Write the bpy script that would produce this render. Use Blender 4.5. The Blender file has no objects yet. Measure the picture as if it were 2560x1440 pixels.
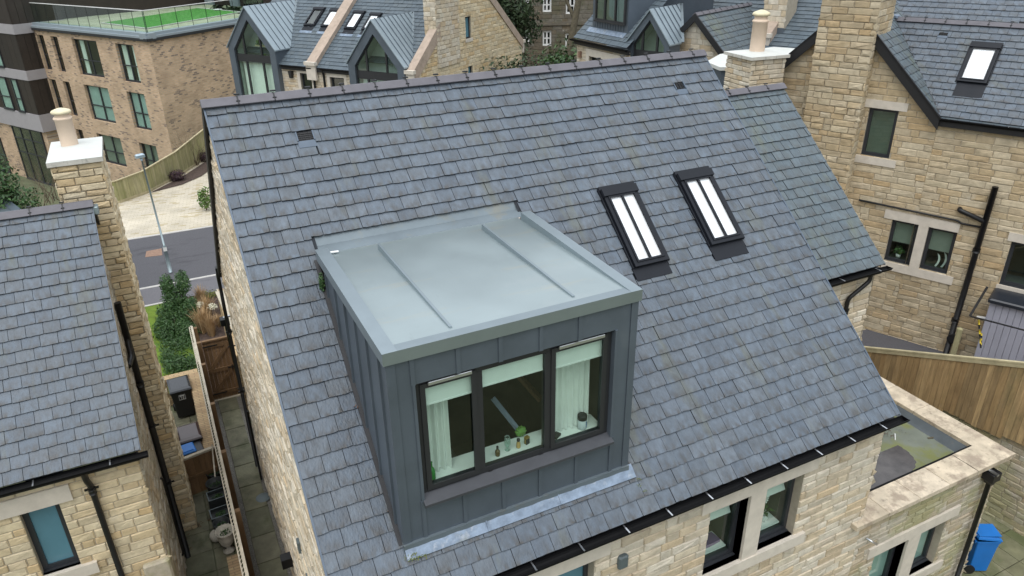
import bpy, math, random
from mathutils import Vector, Matrix, Euler
R = math.radians
random.seed(7)
S = bpy.context.scene
COL = S.collection

# ------------------------------------------------------------------ camera, sky, sun, exposure
CAMP = Vector((-0.6774, -5.2543, 6.1822)); FPX = 1853.92
CROT = Euler((1.1166, 0.014, -0.4609), 'XYZ').to_matrix()
cd = bpy.data.cameras.new('camera'); cam = bpy.data.objects.new('camera', cd); COL.objects.link(cam)
cam.location = CAMP; cam.rotation_euler = Euler((1.1166, 0.014, -0.4609), 'XYZ')
cd.sensor_width = 36.0; cd.lens = 36.0 * FPX / 2560.0; cd.clip_end = 600; cd.clip_start = 0.1
S.camera = cam

SUN_EL, SUN_AZ = R(64), R(-140)         # bright overcast, the brighter part of the sky behind the camera's left shoulder
w = bpy.data.worlds.new('World'); S.world = w; w.use_nodes = True
nt = w.node_tree; nt.nodes.clear()
sky = nt.nodes.new('ShaderNodeTexSky'); sky.sky_type = 'NISHITA'; sky.sun_disc = False
sky.sun_elevation = SUN_EL; sky.sun_rotation = SUN_AZ; sky.air_density = 1.0; sky.dust_density = 4.0; sky.ozone_density = 1.0
hs = nt.nodes.new('ShaderNodeHueSaturation'); hs.inputs['Saturation'].default_value = 0.38; hs.inputs['Value'].default_value = 1.0
bg = nt.nodes.new('ShaderNodeBackground'); bg.inputs['Strength'].default_value = 0.13
wo = nt.nodes.new('ShaderNodeOutputWorld')
tcw = nt.nodes.new('ShaderNodeTexCoord'); sxw = nt.nodes.new('ShaderNodeSeparateXYZ'); mrw = nt.nodes.new('ShaderNodeMapRange')      # cloud cover: brighter towards the zenith
mrw.inputs[1].default_value = 0.0; mrw.inputs[2].default_value = 1.0; mrw.inputs[3].default_value = 0.30; mrw.inputs[4].default_value = 1.85
clw = nt.nodes.new('ShaderNodeVectorMath'); clw.operation = 'SCALE'; clw.inputs[0].default_value = (7.9, 8.5, 9.1)
mxw = nt.nodes.new('ShaderNodeMix'); mxw.data_type = 'RGBA'; mxw.inputs[0].default_value = 0.62
nt.links.new(tcw.outputs['Generated'], sxw.inputs[0]); nt.links.new(sxw.outputs[2], mrw.inputs[0]); nt.links.new(mrw.outputs[0], clw.inputs['Scale'])
nt.links.new(sky.outputs[0], hs.inputs['Color']); nt.links.new(hs.outputs[0], mxw.inputs[6]); nt.links.new(clw.outputs[0], mxw.inputs[7]); nt.links.new(mxw.outputs[2], bg.inputs['Color']); nt.links.new(bg.outputs[0], wo.inputs['Surface'])
sd = bpy.data.lights.new('sun', 'SUN'); sd.energy = 0.75; sd.angle = R(35); sd.color = (1.0, 0.97, 0.93)
sun = bpy.data.objects.new('sun', sd); COL.objects.link(sun)
# direction the light comes from
sv = Vector((math.sin(SUN_AZ) * math.cos(SUN_EL), math.cos(SUN_AZ) * math.cos(SUN_EL), math.sin(SUN_EL)))
sun.rotation_euler = sv.to_track_quat('Z', 'Y').to_euler()
S.view_settings.view_transform = 'Standard'; S.view_settings.look = 'None'
S.view_settings.exposure = 0.35; S.view_settings.gamma = 1.0; S.view_settings.use_curve_mapping = False
S.cycles.max_bounces = 8; S.cycles.diffuse_bounces = 2; S.cycles.transparent_max_bounces = 12
S.cycles.use_denoising = True

# ------------------------------------------------------------------ measuring: the point where a photographed corner meets a real plane
def ray(u, v):
    return CROT @ Vector(((u - 1280) / FPX, -(v - 720) / FPX, -1.0))
def atz(u, v, z):
    d = ray(u, v); return CAMP + d * ((z - CAMP.z) / d.z)
def aty(u, v, y):
    d = ray(u, v); return CAMP + d * ((y - CAMP.y) / d.y)
def atx(u, v, x):
    d = ray(u, v); return CAMP + d * ((x - CAMP.x) / d.x)

# ------------------------------------------------------------------ objects
WL = {}
def tag(o, label=None, cat=None, group=None, kind=None):
    if label: o['label'] = label
    if cat: o['category'] = cat
    if group: o['group'] = group
    if kind: o['kind'] = kind
    return o
def empty(name, loc, label, cat, group=None):
    o = bpy.data.objects.new(name, None); COL.objects.link(o); o.location = loc; o.empty_display_size = 0.3
    WL[o.name] = Vector(loc); return tag(o, label, cat, group)

class Fr:                       # a building's own axes: a along the wall, b into the building, z up
    def __init__(s, x=0, y=0, ph=0, z=0):
        s.o = Vector((x, y, z)); s.a = Vector((math.cos(ph), math.sin(ph), 0)); s.b = Vector((-math.sin(ph), math.cos(ph), 0)); s.z = Vector((0, 0, 1))
    def w(s, a, b, z): return s.o + s.a * a + s.b * b + s.z * z
    def hit(s, u, v, ax, val):
        e = {'a': s.a, 'b': s.b, 'z': s.z}[ax]; d = ray(u, v); o = CAMP - s.o
        t = (val - o.dot(e)) / d.dot(e); q = o + d * t
        return (q.dot(s.a), q.dot(s.b), q.z)
WORLD = Fr()

class MB:
    def __init__(s): s.v = []; s.f = []; s.sm = []; s.mi = {}; s.at = {}
    def add(s, vs, fs, smooth=False):
        n = len(s.v); s.v += [Vector(q) for q in vs]; s.f += [tuple(i + n for i in f) for f in fs]; s.sm += [smooth] * len(fs)
    def box(s, F, a0, a1, b0, b1, z0, z1):
        p = [F.w(a, b, z) for z in (z0, z1) for b in (b0, b1) for a in (a0, a1)]
        s.add(p, [(0, 2, 3, 1), (4, 5, 7, 6), (0, 1, 5, 4), (2, 6, 7, 3), (0, 4, 6, 2), (1, 3, 7, 5)])
    def bevbox(s, F, a0, a1, b0, b1, z0, z1, c=0.01):     # box with chamfered top and vertical edges
        ring = lambda i, z: [F.w(a0 + i, b0 + c, z), F.w(a0 + c, b0 + i, z), F.w(a1 - c, b0 + i, z), F.w(a1 - i, b0 + c, z), F.w(a1 - i, b1 - c, z), F.w(a1 - c, b1 - i, z), F.w(a0 + c, b1 - i, z), F.w(a0 + i, b1 - c, z)]
        r0 = ring(0, z0); r1 = ring(0, z1 - c)
        r2 = [F.w(a, b, z1) for a, b in ((a0 + c, b0 + 2 * c), (a0 + 2 * c, b0 + c), (a1 - 2 * c, b0 + c), (a1 - c, b0 + 2 * c), (a1 - c, b1 - 2 * c), (a1 - 2 * c, b1 - c), (a0 + 2 * c, b1 - c), (a0 + c, b1 - 2 * c))]
        f = [tuple(range(16, 24)), tuple(range(7, -1, -1))]
        for k in range(8):
            j = (k + 1) % 8; f += [(k, j, 8 + j, 8 + k), (8 + k, 8 + j, 16 + j, 16 + k)]
        s.add(r0 + r1 + r2, f)
    def bar(s, p, q, wd, hd, up=Vector((0, 0, 1))):        # rectangular bar from p to q
        p = Vector(p); q = Vector(q); d = (q - p).normalized(); x = d.cross(up).normalized(); y = x.cross(d)
        vs = [e + x * i * wd / 2 + y * j * hd / 2 for e in (p, q) for i, j in ((-1, -1), (1, -1), (1, 1), (-1, 1))]
        s.add(vs, [(0, 1, 2, 3), (7, 6, 5, 4), (0, 4, 5, 1), (1, 5, 6, 2), (2, 6, 7, 3), (3, 7, 4, 0)])
    def tube(s, pts, rad, n=10, cap=True):
        pts = [Vector(q) for q in pts]; rr = rad if isinstance(rad, (list, tuple)) else [rad] * len(pts)
        vs = []; ref = Vector((0.31, 0.17, 0.93))
        for i, q in enumerate(pts):
            d = (pts[min(i + 1, len(pts) - 1)] - pts[max(i - 1, 0)]).normalized()
            if abs(d.dot(ref)) > 0.95: ref = Vector((1, 0.2, 0))
            x = d.cross(ref).normalized(); y = d.cross(x)
            vs += [q + (x * math.cos(k * 2 * math.pi / n) + y * math.sin(k * 2 * math.pi / n)) * rr[i] for k in range(n)]
        fs = [(i * n + k, i * n + (k + 1) % n, (i + 1) * n + (k + 1) % n, (i + 1) * n + k) for i in range(len(pts) - 1) for k in range(n)]
        s.add(vs, fs, True)
        if cap:
            m = len(s.v) - len(vs); s.f += [tuple(m + k for k in range(n)), tuple(m + (len(pts) - 1) * n + k for k in range(n - 1, -1, -1))]; s.sm += [False, False]
    def lathe(s, c, prof, n=24, smooth=True):               # profile of (radius, height)
        c = Vector(c); vs = [c + Vector((r * math.cos(k * 2 * math.pi / n), r * math.sin(k * 2 * math.pi / n), h)) for r, h in prof for k in range(n)]
        fs = [(i * n + k, i * n + (k + 1) % n, (i + 1) * n + (k + 1) % n, (i + 1) * n + k) for i in range(len(prof) - 1) for k in range(n)]
        s.add(vs, fs, smooth)
    def prism(s, F, pts, b0, b1):                           # (a,z) outline pushed through b
        n = len(pts); vs = [F.w(a, b0, z) for a, z in pts] + [F.w(a, b1, z) for a, z in pts]
        s.add(vs, [tuple(range(n)), tuple(range(2 * n - 1, n - 1, -1))] + [(i, i + n, (i + 1) % n + n, (i + 1) % n) for i in range(n)])
    def slab(s, pts, z0, z1):                               # (x,y) outline pushed through z
        n = len(pts); vs = [Vector((q[0], q[1], z0)) for q in pts] + [Vector((q[0], q[1], z1)) for q in pts]
        s.add(vs, [tuple(range(n - 1, -1, -1)), tuple(range(n, 2 * n))] + [(i, (i + 1) % n, (i + 1) % n + n, i + n) for i in range(n)])
    def build(s, name, mat, parent=None, **k):
        off = WL[parent.name] if parent is not None else Vector((0, 0, 0))
        me = bpy.data.meshes.new(name); me.from_pydata([q - off for q in s.v], [], s.f); me.update()
        me.polygons.foreach_set('use_smooth', s.sm[:len(me.polygons)] + [False] * (len(me.polygons) - len(s.sm)))
        me.materials.append(mat)
        if s.at:
            at_ = me.attributes.new('low', 'FLOAT', 'POINT'); vals = [0.0] * len(me.vertices)
            for i, x_ in s.at.items(): vals[i] = x_
            at_.data.foreach_set('value', vals)
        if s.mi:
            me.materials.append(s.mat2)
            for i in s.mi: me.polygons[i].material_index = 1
        o = bpy.data.objects.new(name, me); COL.objects.link(o)
        if parent is not None: o.parent = parent
        WL[o.name] = off.copy()
        return tag(o, **k)

# ------------------------------------------------------------------ materials
def _mat(name):
    m = bpy.data.materials.new(name); m.use_nodes = True; t = m.node_tree; b = t.nodes['Principled BSDF']; return m, t, b
def N(t, kind, **k):
    n = t.nodes.new('ShaderNode' + kind)
    for a, v in k.items():
        if a in n.inputs: n.inputs[a].default_value = v
        else: setattr(n, a, v)
    return n
def c4(c): return (c[0], c[1], c[2], 1)
def mat(name, cols, rough=0.6, metal=0.0, ns=4.0, na=0.12, bump=0.0, bs=30.0, stretch=(1, 1, 1), stains=(), spec=0.5, coat=0.0, rv=0.0, low=0.0):
    """cols: one colour, or a list picked per loose piece; stains: (colour, noise scale, threshold, amount, stretch)"""
    m, t, b = _mat(name); L = t.links
    tc = N(t, 'TexCoord'); mp = N(t, 'Mapping'); mp.inputs['Scale'].default_value = stretch; L.new(tc.outputs['Object'], mp.inputs[0])
    if isinstance(cols[0], (tuple, list)):
        g = N(t, 'NewGeometry'); cr = N(t, 'ValToRGB'); cr.color_ramp.interpolation = 'LINEAR'
        el = cr.color_ramp.elements
        while len(el) < len(cols): el.new(0.5)
        for i, c in enumerate(cols): el[i].position = i / (len(cols) - 1); el[i].color = c4(c)
        L.new(g.outputs['Random Per Island'], cr.inputs[0]); src = cr.outputs[0]
    else:
        rg = N(t, 'RGB'); rg.outputs[0].default_value = c4(cols); src = rg.outputs[0]
    no = N(t, 'TexNoise'); no.inputs['Scale'].default_value = ns; no.inputs['Detail'].default_value = 6; no.inputs['Roughness'].default_value = 0.6; L.new(mp.outputs[0], no.inputs['Vector'])
    mr = N(t, 'MapRange'); mr.inputs[1].default_value = 0.3; mr.inputs[2].default_value = 0.7; mr.inputs[3].default_value = 1 - na; mr.inputs[4].default_value = 1 + na; L.new(no.outputs[0], mr.inputs[0])
    mx = N(t, 'VectorMath', operation='SCALE'); L.new(src, mx.inputs[0]); L.new(mr.outputs[0], mx.inputs['Scale']); src = mx.outputs[0]
    for i, (c, sc, th, am, st) in enumerate(stains):     # patches, streaks and spots with a shape of their own
        mp2 = N(t, 'Mapping'); mp2.inputs['Scale'].default_value = st; mp2.inputs['Location'].default_value = (i * 3.7, i * 1.3, 0.4); L.new(tc.outputs['Object'], mp2.inputs[0])
        n2 = N(t, 'TexNoise'); n2.inputs['Scale'].default_value = sc; n2.inputs['Detail'].default_value = 5; n2.inputs['Roughness'].default_value = 0.65; L.new(mp2.outputs[0], n2.inputs['Vector'])
        r2 = N(t, 'MapRange'); r2.inputs[1].default_value = th; r2.inputs[2].default_value = th + 0.12; r2.inputs[3].default_value = 0; r2.inputs[4].default_value = am; L.new(n2.outputs[0], r2.inputs[0])
        x2 = N(t, 'Mix', data_type='RGBA'); L.new(r2.outputs[0], x2.inputs[0]); L.new(src, x2.inputs[6]); x2.inputs[7].default_value = c4(c); src = x2.outputs[2]
    if low:                                    # grime that creeps up from each slate's free lower edge
        at = N(t, 'Attribute'); at.attribute_name = 'low'; pw = N(t, 'Math', operation='POWER'); pw.inputs[1].default_value = 1.6; L.new(at.outputs['Fac'], pw.inputs[0])
        n4 = N(t, 'TexNoise'); n4.inputs['Scale'].default_value = 8; n4.inputs['Detail'].default_value = 4; L.new(mp.outputs[0], n4.inputs['Vector'])
        r4 = N(t, 'MapRange'); r4.inputs[1].default_value = 0.38; r4.inputs[2].default_value = 0.66; r4.inputs[3].default_value = 0.0; r4.inputs[4].default_value = low; L.new(n4.outputs[0], r4.inputs[0])
        m4 = N(t, 'Math', operation='MULTIPLY'); L.new(pw.outputs[0], m4.inputs[0]); L.new(r4.outputs[0], m4.inputs[1])
        x4 = N(t, 'Mix', data_type='RGBA'); L.new(m4.outputs[0], x4.inputs[0]); L.new(src, x4.inputs[6]); x4.inputs[7].default_value = c4((0.062, 0.056, 0.048)); src = x4.outputs[2]
    L.new(src, b.inputs['Base Color'])
    b.inputs['Roughness'].default_value = rough; b.inputs['Metallic'].default_value = metal; b.inputs['Specular IOR Level'].default_value = spec
    if coat: b.inputs['Coat Weight'].default_value = coat
    if rv:
        m3 = N(t, 'MapRange'); m3.inputs[1].default_value = 0.3; m3.inputs[2].default_value = 0.7; m3.inputs[3].default_value = rough - rv; m3.inputs[4].default_value = rough + rv; L.new(no.outputs[0], m3.inputs[0]); L.new(m3.outputs[0], b.inputs['Roughness'])
    if bump:
        n3 = N(t, 'TexNoise'); n3.inputs['Scale'].default_value = bs; n3.inputs['Detail'].default_value = 5; L.new(mp.outputs[0], n3.inputs['Vector'])
        bp = N(t, 'Bump'); bp.inputs['Strength'].default_value = bump; bp.inputs['Distance'].default_value = 0.02; L.new(n3.outputs[0], bp.inputs['Height']); L.new(bp.outputs[0], b.inputs['Normal'])
    return m
def brickmat(name, c1, c2, mortar, bw, bh, ms, rot=0.0, dark=None, rough=0.85, axis='uv', bump=0.3, offs=0.5):
    """coursed brick or block pattern; axis 'wall' runs the courses round any upright wall, 'floor' lies flat"""
    m, t, b = _mat(name); L = t.links
    tc = N(t, 'TexCoord'); mp = N(t, 'Mapping')
    if axis == 'floor':
        mp.inputs['Rotation'].default_value = (0, 0, rot); L.new(tc.outputs['Object'], mp.inputs[0]); vec = mp.outputs[0]
    else:
        sx = N(t, 'SeparateXYZ'); L.new(tc.outputs['Object'], sx.inputs[0]); dp = N(t, 'VectorMath', operation='DOT_PRODUCT'); L.new(tc.outputs['Object'], dp.inputs[0])
        dp.inputs[1].default_value = (math.cos(rot), math.sin(rot), 0); cb = N(t, 'CombineXYZ'); L.new(dp.outputs['Value'], cb.inputs[0]); L.new(sx.outputs[2], cb.inputs[1]); vec = cb.outputs[0]
    br = N(t, 'TexBrick'); L.new(vec, br.inputs['Vector']); br.offset = offs
    br.inputs['Color1'].default_value = c4(c1); br.inputs['Color2'].default_value = c4(c2); br.inputs['Mortar'].default_value = c4(mortar)
    br.inputs['Scale'].default_value = 1; br.inputs['Mortar Size'].default_value = ms; br.inputs['Brick Width'].default_value = bw; br.inputs['Row Height'].default_value = bh; br.inputs['Mortar Smooth'].default_value = 0.2
    src = br.outputs[0]
    if dark:
        b2 = N(t, 'TexBrick'); L.new(vec, b2.inputs['Vector']); b2.offset = offs
        for kk, vv in (('Color1', (0, 0, 0, 1)), ('Color2', (1, 1, 1, 1)), ('Mortar', (0, 0, 0, 1)), ('Scale', 1), ('Mortar Size', ms), ('Brick Width', bw), ('Row Height', bh), ('Bias', -0.1)): b2.inputs[kk].default_value = vv
        nz = N(t, 'TexNoise'); nz.inputs['Scale'].default_value = 0.7; L.new(vec, nz.inputs['Vector'])
        ad = N(t, 'Math', operation='MULTIPLY'); L.new(b2.outputs[0], ad.inputs[0]); L.new(nz.outputs[0], ad.inputs[1])
        r = N(t, 'MapRange'); r.inputs[1].default_value = 0.36; r.inputs[2].default_value = 0.44; L.new(ad.outputs[0], r.inputs[0])
        x = N(t, 'Mix', data_type='RGBA'); L.new(r.outputs[0], x.inputs[0]); L.new(src, x.inputs[6]); x.inputs[7].default_value = c4(dark); src = x.outputs[2]
    nz = N(t, 'TexNoise'); nz.inputs['Scale'].default_value = 1.1; nz.inputs['Detail'].default_value = 6; L.new(tc.outputs['Object'], nz.inputs['Vector'])
    mr = N(t, 'MapRange'); mr.inputs[1].default_value = 0.3; mr.inputs[2].default_value = 0.7; mr.inputs[3].default_value = 0.82; mr.inputs[4].default_value = 1.14; L.new(nz.outputs[0], mr.inputs[0])
    mx = N(t, 'VectorMath', operation='SCALE'); L.new(src, mx.inputs[0]); L.new(mr.outputs[0], mx.inputs['Scale']); L.new(mx.outputs[0], b.inputs['Base Color'])
    b.inputs['Roughness'].default_value = rough
    bp = N(t, 'Bump'); bp.inputs['Strength'].default_value = bump; bp.inputs['Distance'].default_value = 0.02; bp.invert = True; L.new(br.outputs['Fac'], bp.inputs['Height']); L.new(bp.outputs[0], b.inputs['Normal'])
    return m
def glassmat(name, tint=(0.82, 0.93, 0.87), refl=0.5, clear=1.0):
    m, t, b = _mat(name); L = t.links
    t.nodes.remove(b); out = t.nodes['Material Output']
    tr = N(t, 'BsdfTransparent'); tr.inputs[0].default_value = c4(tint); gl = N(t, 'BsdfGlossy'); gl.inputs['Roughness'].default_value = 0.02; gl.inputs[0].default_value = (0.95, 0.98, 0.97, 1)
    lw = N(t, 'LayerWeight'); pw = N(t, 'Math', operation='POWER'); pw.inputs[1].default_value = 4.0; L.new(lw.outputs['Facing'], pw.inputs[0])
    ml = N(t, 'Math', operation='MULTIPLY_ADD'); ml.inputs[1].default_value = 0.9; ml.inputs[2].default_value = 0.04 + refl * 0.05; L.new(pw.outputs[0], ml.inputs[0])
    mx = N(t, 'MixShader'); L.new(ml.outputs[0], mx.inputs[0]); L.new(tr.outputs[0], mx.inputs[1]); L.new(gl.outputs[0], mx.inputs[2]); L.new(mx.outputs[0], out.inputs[0])
    return m

M = {}
SL = [(0.094, 0.118, 0.149), (0.103, 0.129, 0.161), (0.116, 0.142, 0.174), (0.097, 0.121, 0.150), (0.109, 0.135, 0.166), (0.119, 0.142, 0.169), (0.106, 0.126, 0.148), (0.088, 0.110, 0.138)]
M['slate_edge'] = mat('slate_edge', (0.018, 0.020, 0.023), 0.85)  # dirty wet edges, with the shade under each course put into the dark colour
M['slate'] = mat('slate', SL, 0.50, 0, 4.5, 0.26, 0.45, 22, (2, 1, 1), [((0.125, 0.128, 0.085), 1.1, 0.57, 0.5, (2.4, .6, .6)), ((0.055, 0.06, 0.065), 2.3, 0.57, 0.55, (2.5, .8, .8)), ((0.19, 0.205, 0.225), 5.0, 0.62, 0.35, (1, 1, 1)), ((0.115, 0.095, 0.07), 7.0, 0.64, 0.5, (3, .7, .7)), ((0.42, 0.43, 0.42), 13.0, 0.735, 0.7, (1, 1, 1))], rv=0.1, low=0.85)
SLm = [(c[0] * .95, c[1] * 1.0, c[2] * 0.93) for c in SL]
M['slate_moss'] = mat('weathered_slate', SLm, 0.55, 0, 4.5, 0.22, 0.4, 22, (2, 1, 1), [((0.15, 0.16, 0.08), 0.9, 0.53, 0.5, (1.2, .6, .6)), ((0.10, 0.12, 0.12), 3.0, 0.55, 0.5, (2.2, .6, .6)), ((0.07, 0.07, 0.07), 2.3, 0.58, 0.5, (2.5, .8, .8))], rv=0.1, low=0.7)
M['slate_far'] = mat('far_slate', [(c[0] * .82, c[1] * .86, c[2] * .82) for c in SL], 0.55, 0, 3, 0.15, 0.2, 20)
M['underlay'] = mat('roof_underlay', (0.022, 0.026, 0.032), 0.9)
M['ridge'] = mat('clay_ridge', [(0.135, 0.125, 0.14), (0.120, 0.114, 0.128), (0.148, 0.137, 0.15)], 0.6, 0, 5, 0.14, 0.15, 60, stains=[((0.22, 0.22, 0.21), 7, 0.68, .5, (1, 1, 1))])
M['union'] = mat('ridge_union', (0.02, 0.02, 0.022), 0.5)
ST = [(0.62, 0.54, 0.41), (0.54, 0.44, 0.30), (0.67, 0.60, 0.48), (0.60, 0.54, 0.44), (0.50, 0.40, 0.27), (0.64, 0.58, 0.47), (0.52, 0.46, 0.36), (0.57, 0.44, 0.28), (0.63, 0.57, 0.45)]
def stone(name, k=1.0, st=(), tint=(1, 1, 1), bump=0.5):
    return mat(name, [(c[0] * k * tint[0], c[1] * k * tint[1], c[2] * k * tint[2]) for c in ST], 0.88, 0, 7, 0.16, bump, 34, stains=[((0.42, 0.32, 0.19), 3.1, 0.60, 0.4, (1, 1, 1.6)), ((0.68, 0.64, 0.55), 2.3, 0.60, 0.35, (1, 1, 1.3))] + list(st))
M['stone'] = stone('buff_stone')
M['stone_warm'] = stone('honey_stone', 1.06, tint=(1.0, .94, .80))
M['stone_dark'] = stone('weathered_stone', 0.72, [((0.20, 0.18, 0.12), 0.7, 0.47, 0.55, (1, 1, 1))])
M['stone_green'] = stone('mossy_stone', 0.8, [((0.30, 0.30, 0.13), 0.9, 0.46, 0.6, (1, 1, 1)), ((0.16, 0.14, 0.10), 1.7, 0.60, 0.5, (1, 1, 1))])
M['stone_r'] = stone('gable_stone', 0.88, tint=(1.0, .94, .82), st=[((0.30, 0.23, 0.14), 1.9, 0.56, 0.55, (1, 1, 2)), ((0.26, 0.22, 0.15), 0.35, 0.53, 0.5, (1, 1, 1))])
M['stone_rlow'] = stone('old_stone', 0.26, [((0.09, 0.10, 0.05), 0.9, 0.5, 0.5, (1, 1, 1))])
M['mortar'] = mat('mortar', (0.40, 0.35, 0.27), 0.95, 0, 9, 0.12, 0.3, 60)
M['mortar_dark'] = mat('dark_mortar', (0.12, 0.105, 0.075), 0.95, 0, 9, 0.12, 0.3, 60)
M['ashlar'] = mat('cut_stone', (0.62, 0.56, 0.475), 0.8, 0, 5, 0.1, 0.15, 50, stains=[((0.42, 0.37, 0.28), 2, 0.6, .5, (1, 1, 1))])
M['coping'] = mat('weathered_coping', [(0.56, 0.47, 0.35), (0.50, 0.42, 0.31), (0.60, 0.51, 0.39)], 0.85, 0, 4, 0.25, 0.3, 40, stains=[((0.26, 0.20, 0.15), 3.4, 0.50, 0.65, (1, 1, 1)), ((0.13, 0.10, 0.08), 9, 0.58, 0.6, (1, 1, 1))])
M['copingpink'] = mat('parapet_coping', (0.42, 0.33, 0.26), 0.85, 0, 4, 0.16, 0.2, 40, stains=[((0.25, 0.21, 0.17), 3, 0.58, .5, (1, 1, 1))])
M['whitecap'] = mat('pale_cap', (0.60, 0.61, 0.575), 0.7, 0, 5, 0.06, 0.05, 40, stains=[((0.55, 0.57, 0.48), 3, 0.62, .4, (1, 1, 1))])
M['capedge'] = mat('cap_stone', (0.58, 0.56, 0.50), 0.85, 0, 6, 0.12, 0.2, 50, stains=[((0.22, 0.22, 0.19), 8, 0.56, .7, (1, 1, .3))])
M['pot'] = mat('clay_pot', (0.76, 0.60, 0.46), 0.7, 0, 4, 0.06, 0.05, 60)
M['potcap'] = mat('pot_cowl', (0.74, 0.66, 0.45), 0.7, 0, 6, 0.1, 0.05, 60, stains=[((0.5, 0.48, 0.25), 8, 0.58, .5, (1, 1, 1))])
M['zinc'] = mat('zinc_roof', (0.42, 0.485, 0.49), 0.34, 0.72, 0.9, 0.06, 0.0, 60, stains=[((0.50, 0.54, 0.535), .8, 0.56, 0.4, (1, 1, 1)), ((0.36, 0.42, 0.43), 2.1, 0.60, 0.35, (1, 1, 1)), ((0.50, 0.50, 0.43), 1.5, 0.58, 0.5, (.5, 2.5, 1)), ((0.30, 0.34, 0.34), 3.3, 0.66, 0.4, (2.5, .35, 1)), ((0.62, 0.65, 0.64), 17, 0.74, 0.6, (1, 1, 1))], rv=0.05)
M['zinc_edge'] = mat('zinc_trim', (0.335, 0.39, 0.415), 0.42, 0.8, 3, 0.05, 0.0, 60, stains=[((0.33, 0.38, 0.41), 9, 0.62, 0.4, (1, 1, 1))])
M['zincwall'] = mat('zinc_cladding', [(0.117, 0.142, 0.170), (0.123, 0.149, 0.178), (0.112, 0.136, 0.163)], 0.48, 0.45, 2.0, 0.10, 0.0, 90, stains=[((0.17, 0.195, 0.215), 2.5, 0.60, 0.35, (1, 1, .35)), ((0.10, 0.12, 0.135), 6, 0.60, 0.35, (1, 1, .25))], rv=0.06)
M['zincgreen'] = mat('gable_zinc', (0.29, 0.35, 0.385), 0.42, 0.35, 2, 0.08, 0.03, 60)
M['lead'] = mat('lead_flashing', (0.20, 0.255, 0.33), 0.5, 0.2, 8, 0.3, 0.25, 30, stains=[((0.22, 0.22, 0.16), 2.6, 0.58, 0.6, (1, 1, 1)), ((0.40, 0.43, 0.47), 9, 0.55, 0.6, (1, 1, 1)), ((0.20, 0.24, 0.30), 5, 0.6, .6, (1, 1, 1))])
M['leadgrey'] = mat('grey_flashing', (0.17, 0.205, 0.225), 0.5, 0.4, 3, 0.1, stains=[((0.24, 0.22, 0.16), 1.6, 0.57, .5, (1, 1, 1))])
M['black'] = mat('black_plastic', (0.006, 0.006, 0.007), 0.42, 0, 3, 0.1)
M['gutterblack'] = mat('gutter_black', (0.0045, 0.0045, 0.005), 0.6, 0, 3, 0.1, spec=0.15)
M['blackmatt'] = mat('black_trim', (0.012, 0.012, 0.013), 0.55, 0, 3, 0.1)
M['frame'] = mat('window_frame', (0.025, 0.026, 0.028), 0.45, 0, 3, 0.06)
M['framegrey'] = mat('grey_window_frame', (0.030, 0.033, 0.038), 0.42, 0, 3, 0.06)
M['rwframe'] = mat('roof_window_frame', (0.012, 0.014, 0.019), 0.5, 0.0, 3, 0.06, spec=0.25)
M['silltrim'] = mat('metal_sill', (0.062, 0.065, 0.073), 0.5, 0.2, 5, 0.1)
M['glass'] = glassmat('glass'); M['darkglass'] = glassmat('dark_glass', (0.55, 0.68, 0.62), 1.2); M['clearglass'] = glassmat('clear_glass', (0.86, 0.93, 0.90), 0.4)
M['skyglass'] = glassmat('roof_window_glass', (0.97, 0.98, 0.98), 1.2)
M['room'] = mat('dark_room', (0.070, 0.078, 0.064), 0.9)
M['blind'] = mat('roller_blind', (0.72, 0.76, 0.73), 0.8, 0, 8, 0.03)
M['whiteblind'] = mat('white_blind', (0.93, 0.93, 0.94), 0.6, 0, 1, 0.01)
M['curtain'] = mat('curtain_cloth', (0.80, 0.83, 0.79), 0.85, 0, 3, 0.05)
M['greyblind'] = mat('grey_blind', (0.22, 0.24, 0.21), 0.8, 0, 3, 0.05)
M['frost'] = mat('frosted_glass', (0.10, 0.235, 0.30), 0.25, 0, 3, 0.05, spec=0.6)
M['strut'] = mat('painted_strut', (0.30, 0.36, 0.45), 0.6)
M['palewall'] = mat('pale_room_wall', (0.50, 0.55, 0.50), 0.9)
M['teal'] = mat('drawn_blind', (0.36, 0.47, 0.46), 0.8, 0, 1.2, 0.15)
M['white'] = mat('white_paint', (0.78, 0.78, 0.76), 0.5, 0, 4, 0.05)
M['chrome'] = mat('brushed_metal', (0.62, 0.63, 0.65), 0.3, 0.9)
M['steel'] = mat('galvanised_steel', (0.33, 0.40, 0.42), 0.45, 0.5, 6, 0.1)
M['brick'] = brickmat('facing_brick', (0.60, 0.43, 0.28), (0.47, 0.32, 0.20), (0.48, 0.40, 0.31), 0.26, 0.09, 0.010, R(-59), dark=(0.25, 0.18, 0.135), axis='wall')
M['brick2'] = brickmat('facing_brick_side', (0.64, 0.46, 0.30), (0.50, 0.34, 0.21), (0.50, 0.42, 0.32), 0.26, 0.09, 0.010, R(41), dark=(0.25, 0.18, 0.135), axis='wall')
M['wallbrick'] = brickmat('garden_brick', (0.50, 0.36, 0.20), (0.38, 0.26, 0.14), (0.20, 0.15, 0.09), 0.24, 0.075, 0.008, 0.3, dark=(0.22, 0.15, 0.09), axis='wall')
M['brickcap'] = brickmat('brick_on_edge', (0.50, 0.36, 0.20), (0.40, 0.27, 0.15), (0.24, 0.18, 0.11), 0.24, 0.075, 0.008, 0, axis='floor')
M['brownclad'] = mat('brown_cladding', [(0.030, 0.022, 0.017), (0.037, 0.028, 0.022), (0.026, 0.020, 0.016)], 0.55, 0, 3, 0.15)
M['band'] = mat('pale_band', (0.36, 0.34, 0.35), 0.6, 0, 3, 0.05)
M['bandtop'] = mat('roof_edge_metal', (0.30, 0.35, 0.38), 0.5, 0.2, 3, 0.05)
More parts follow.
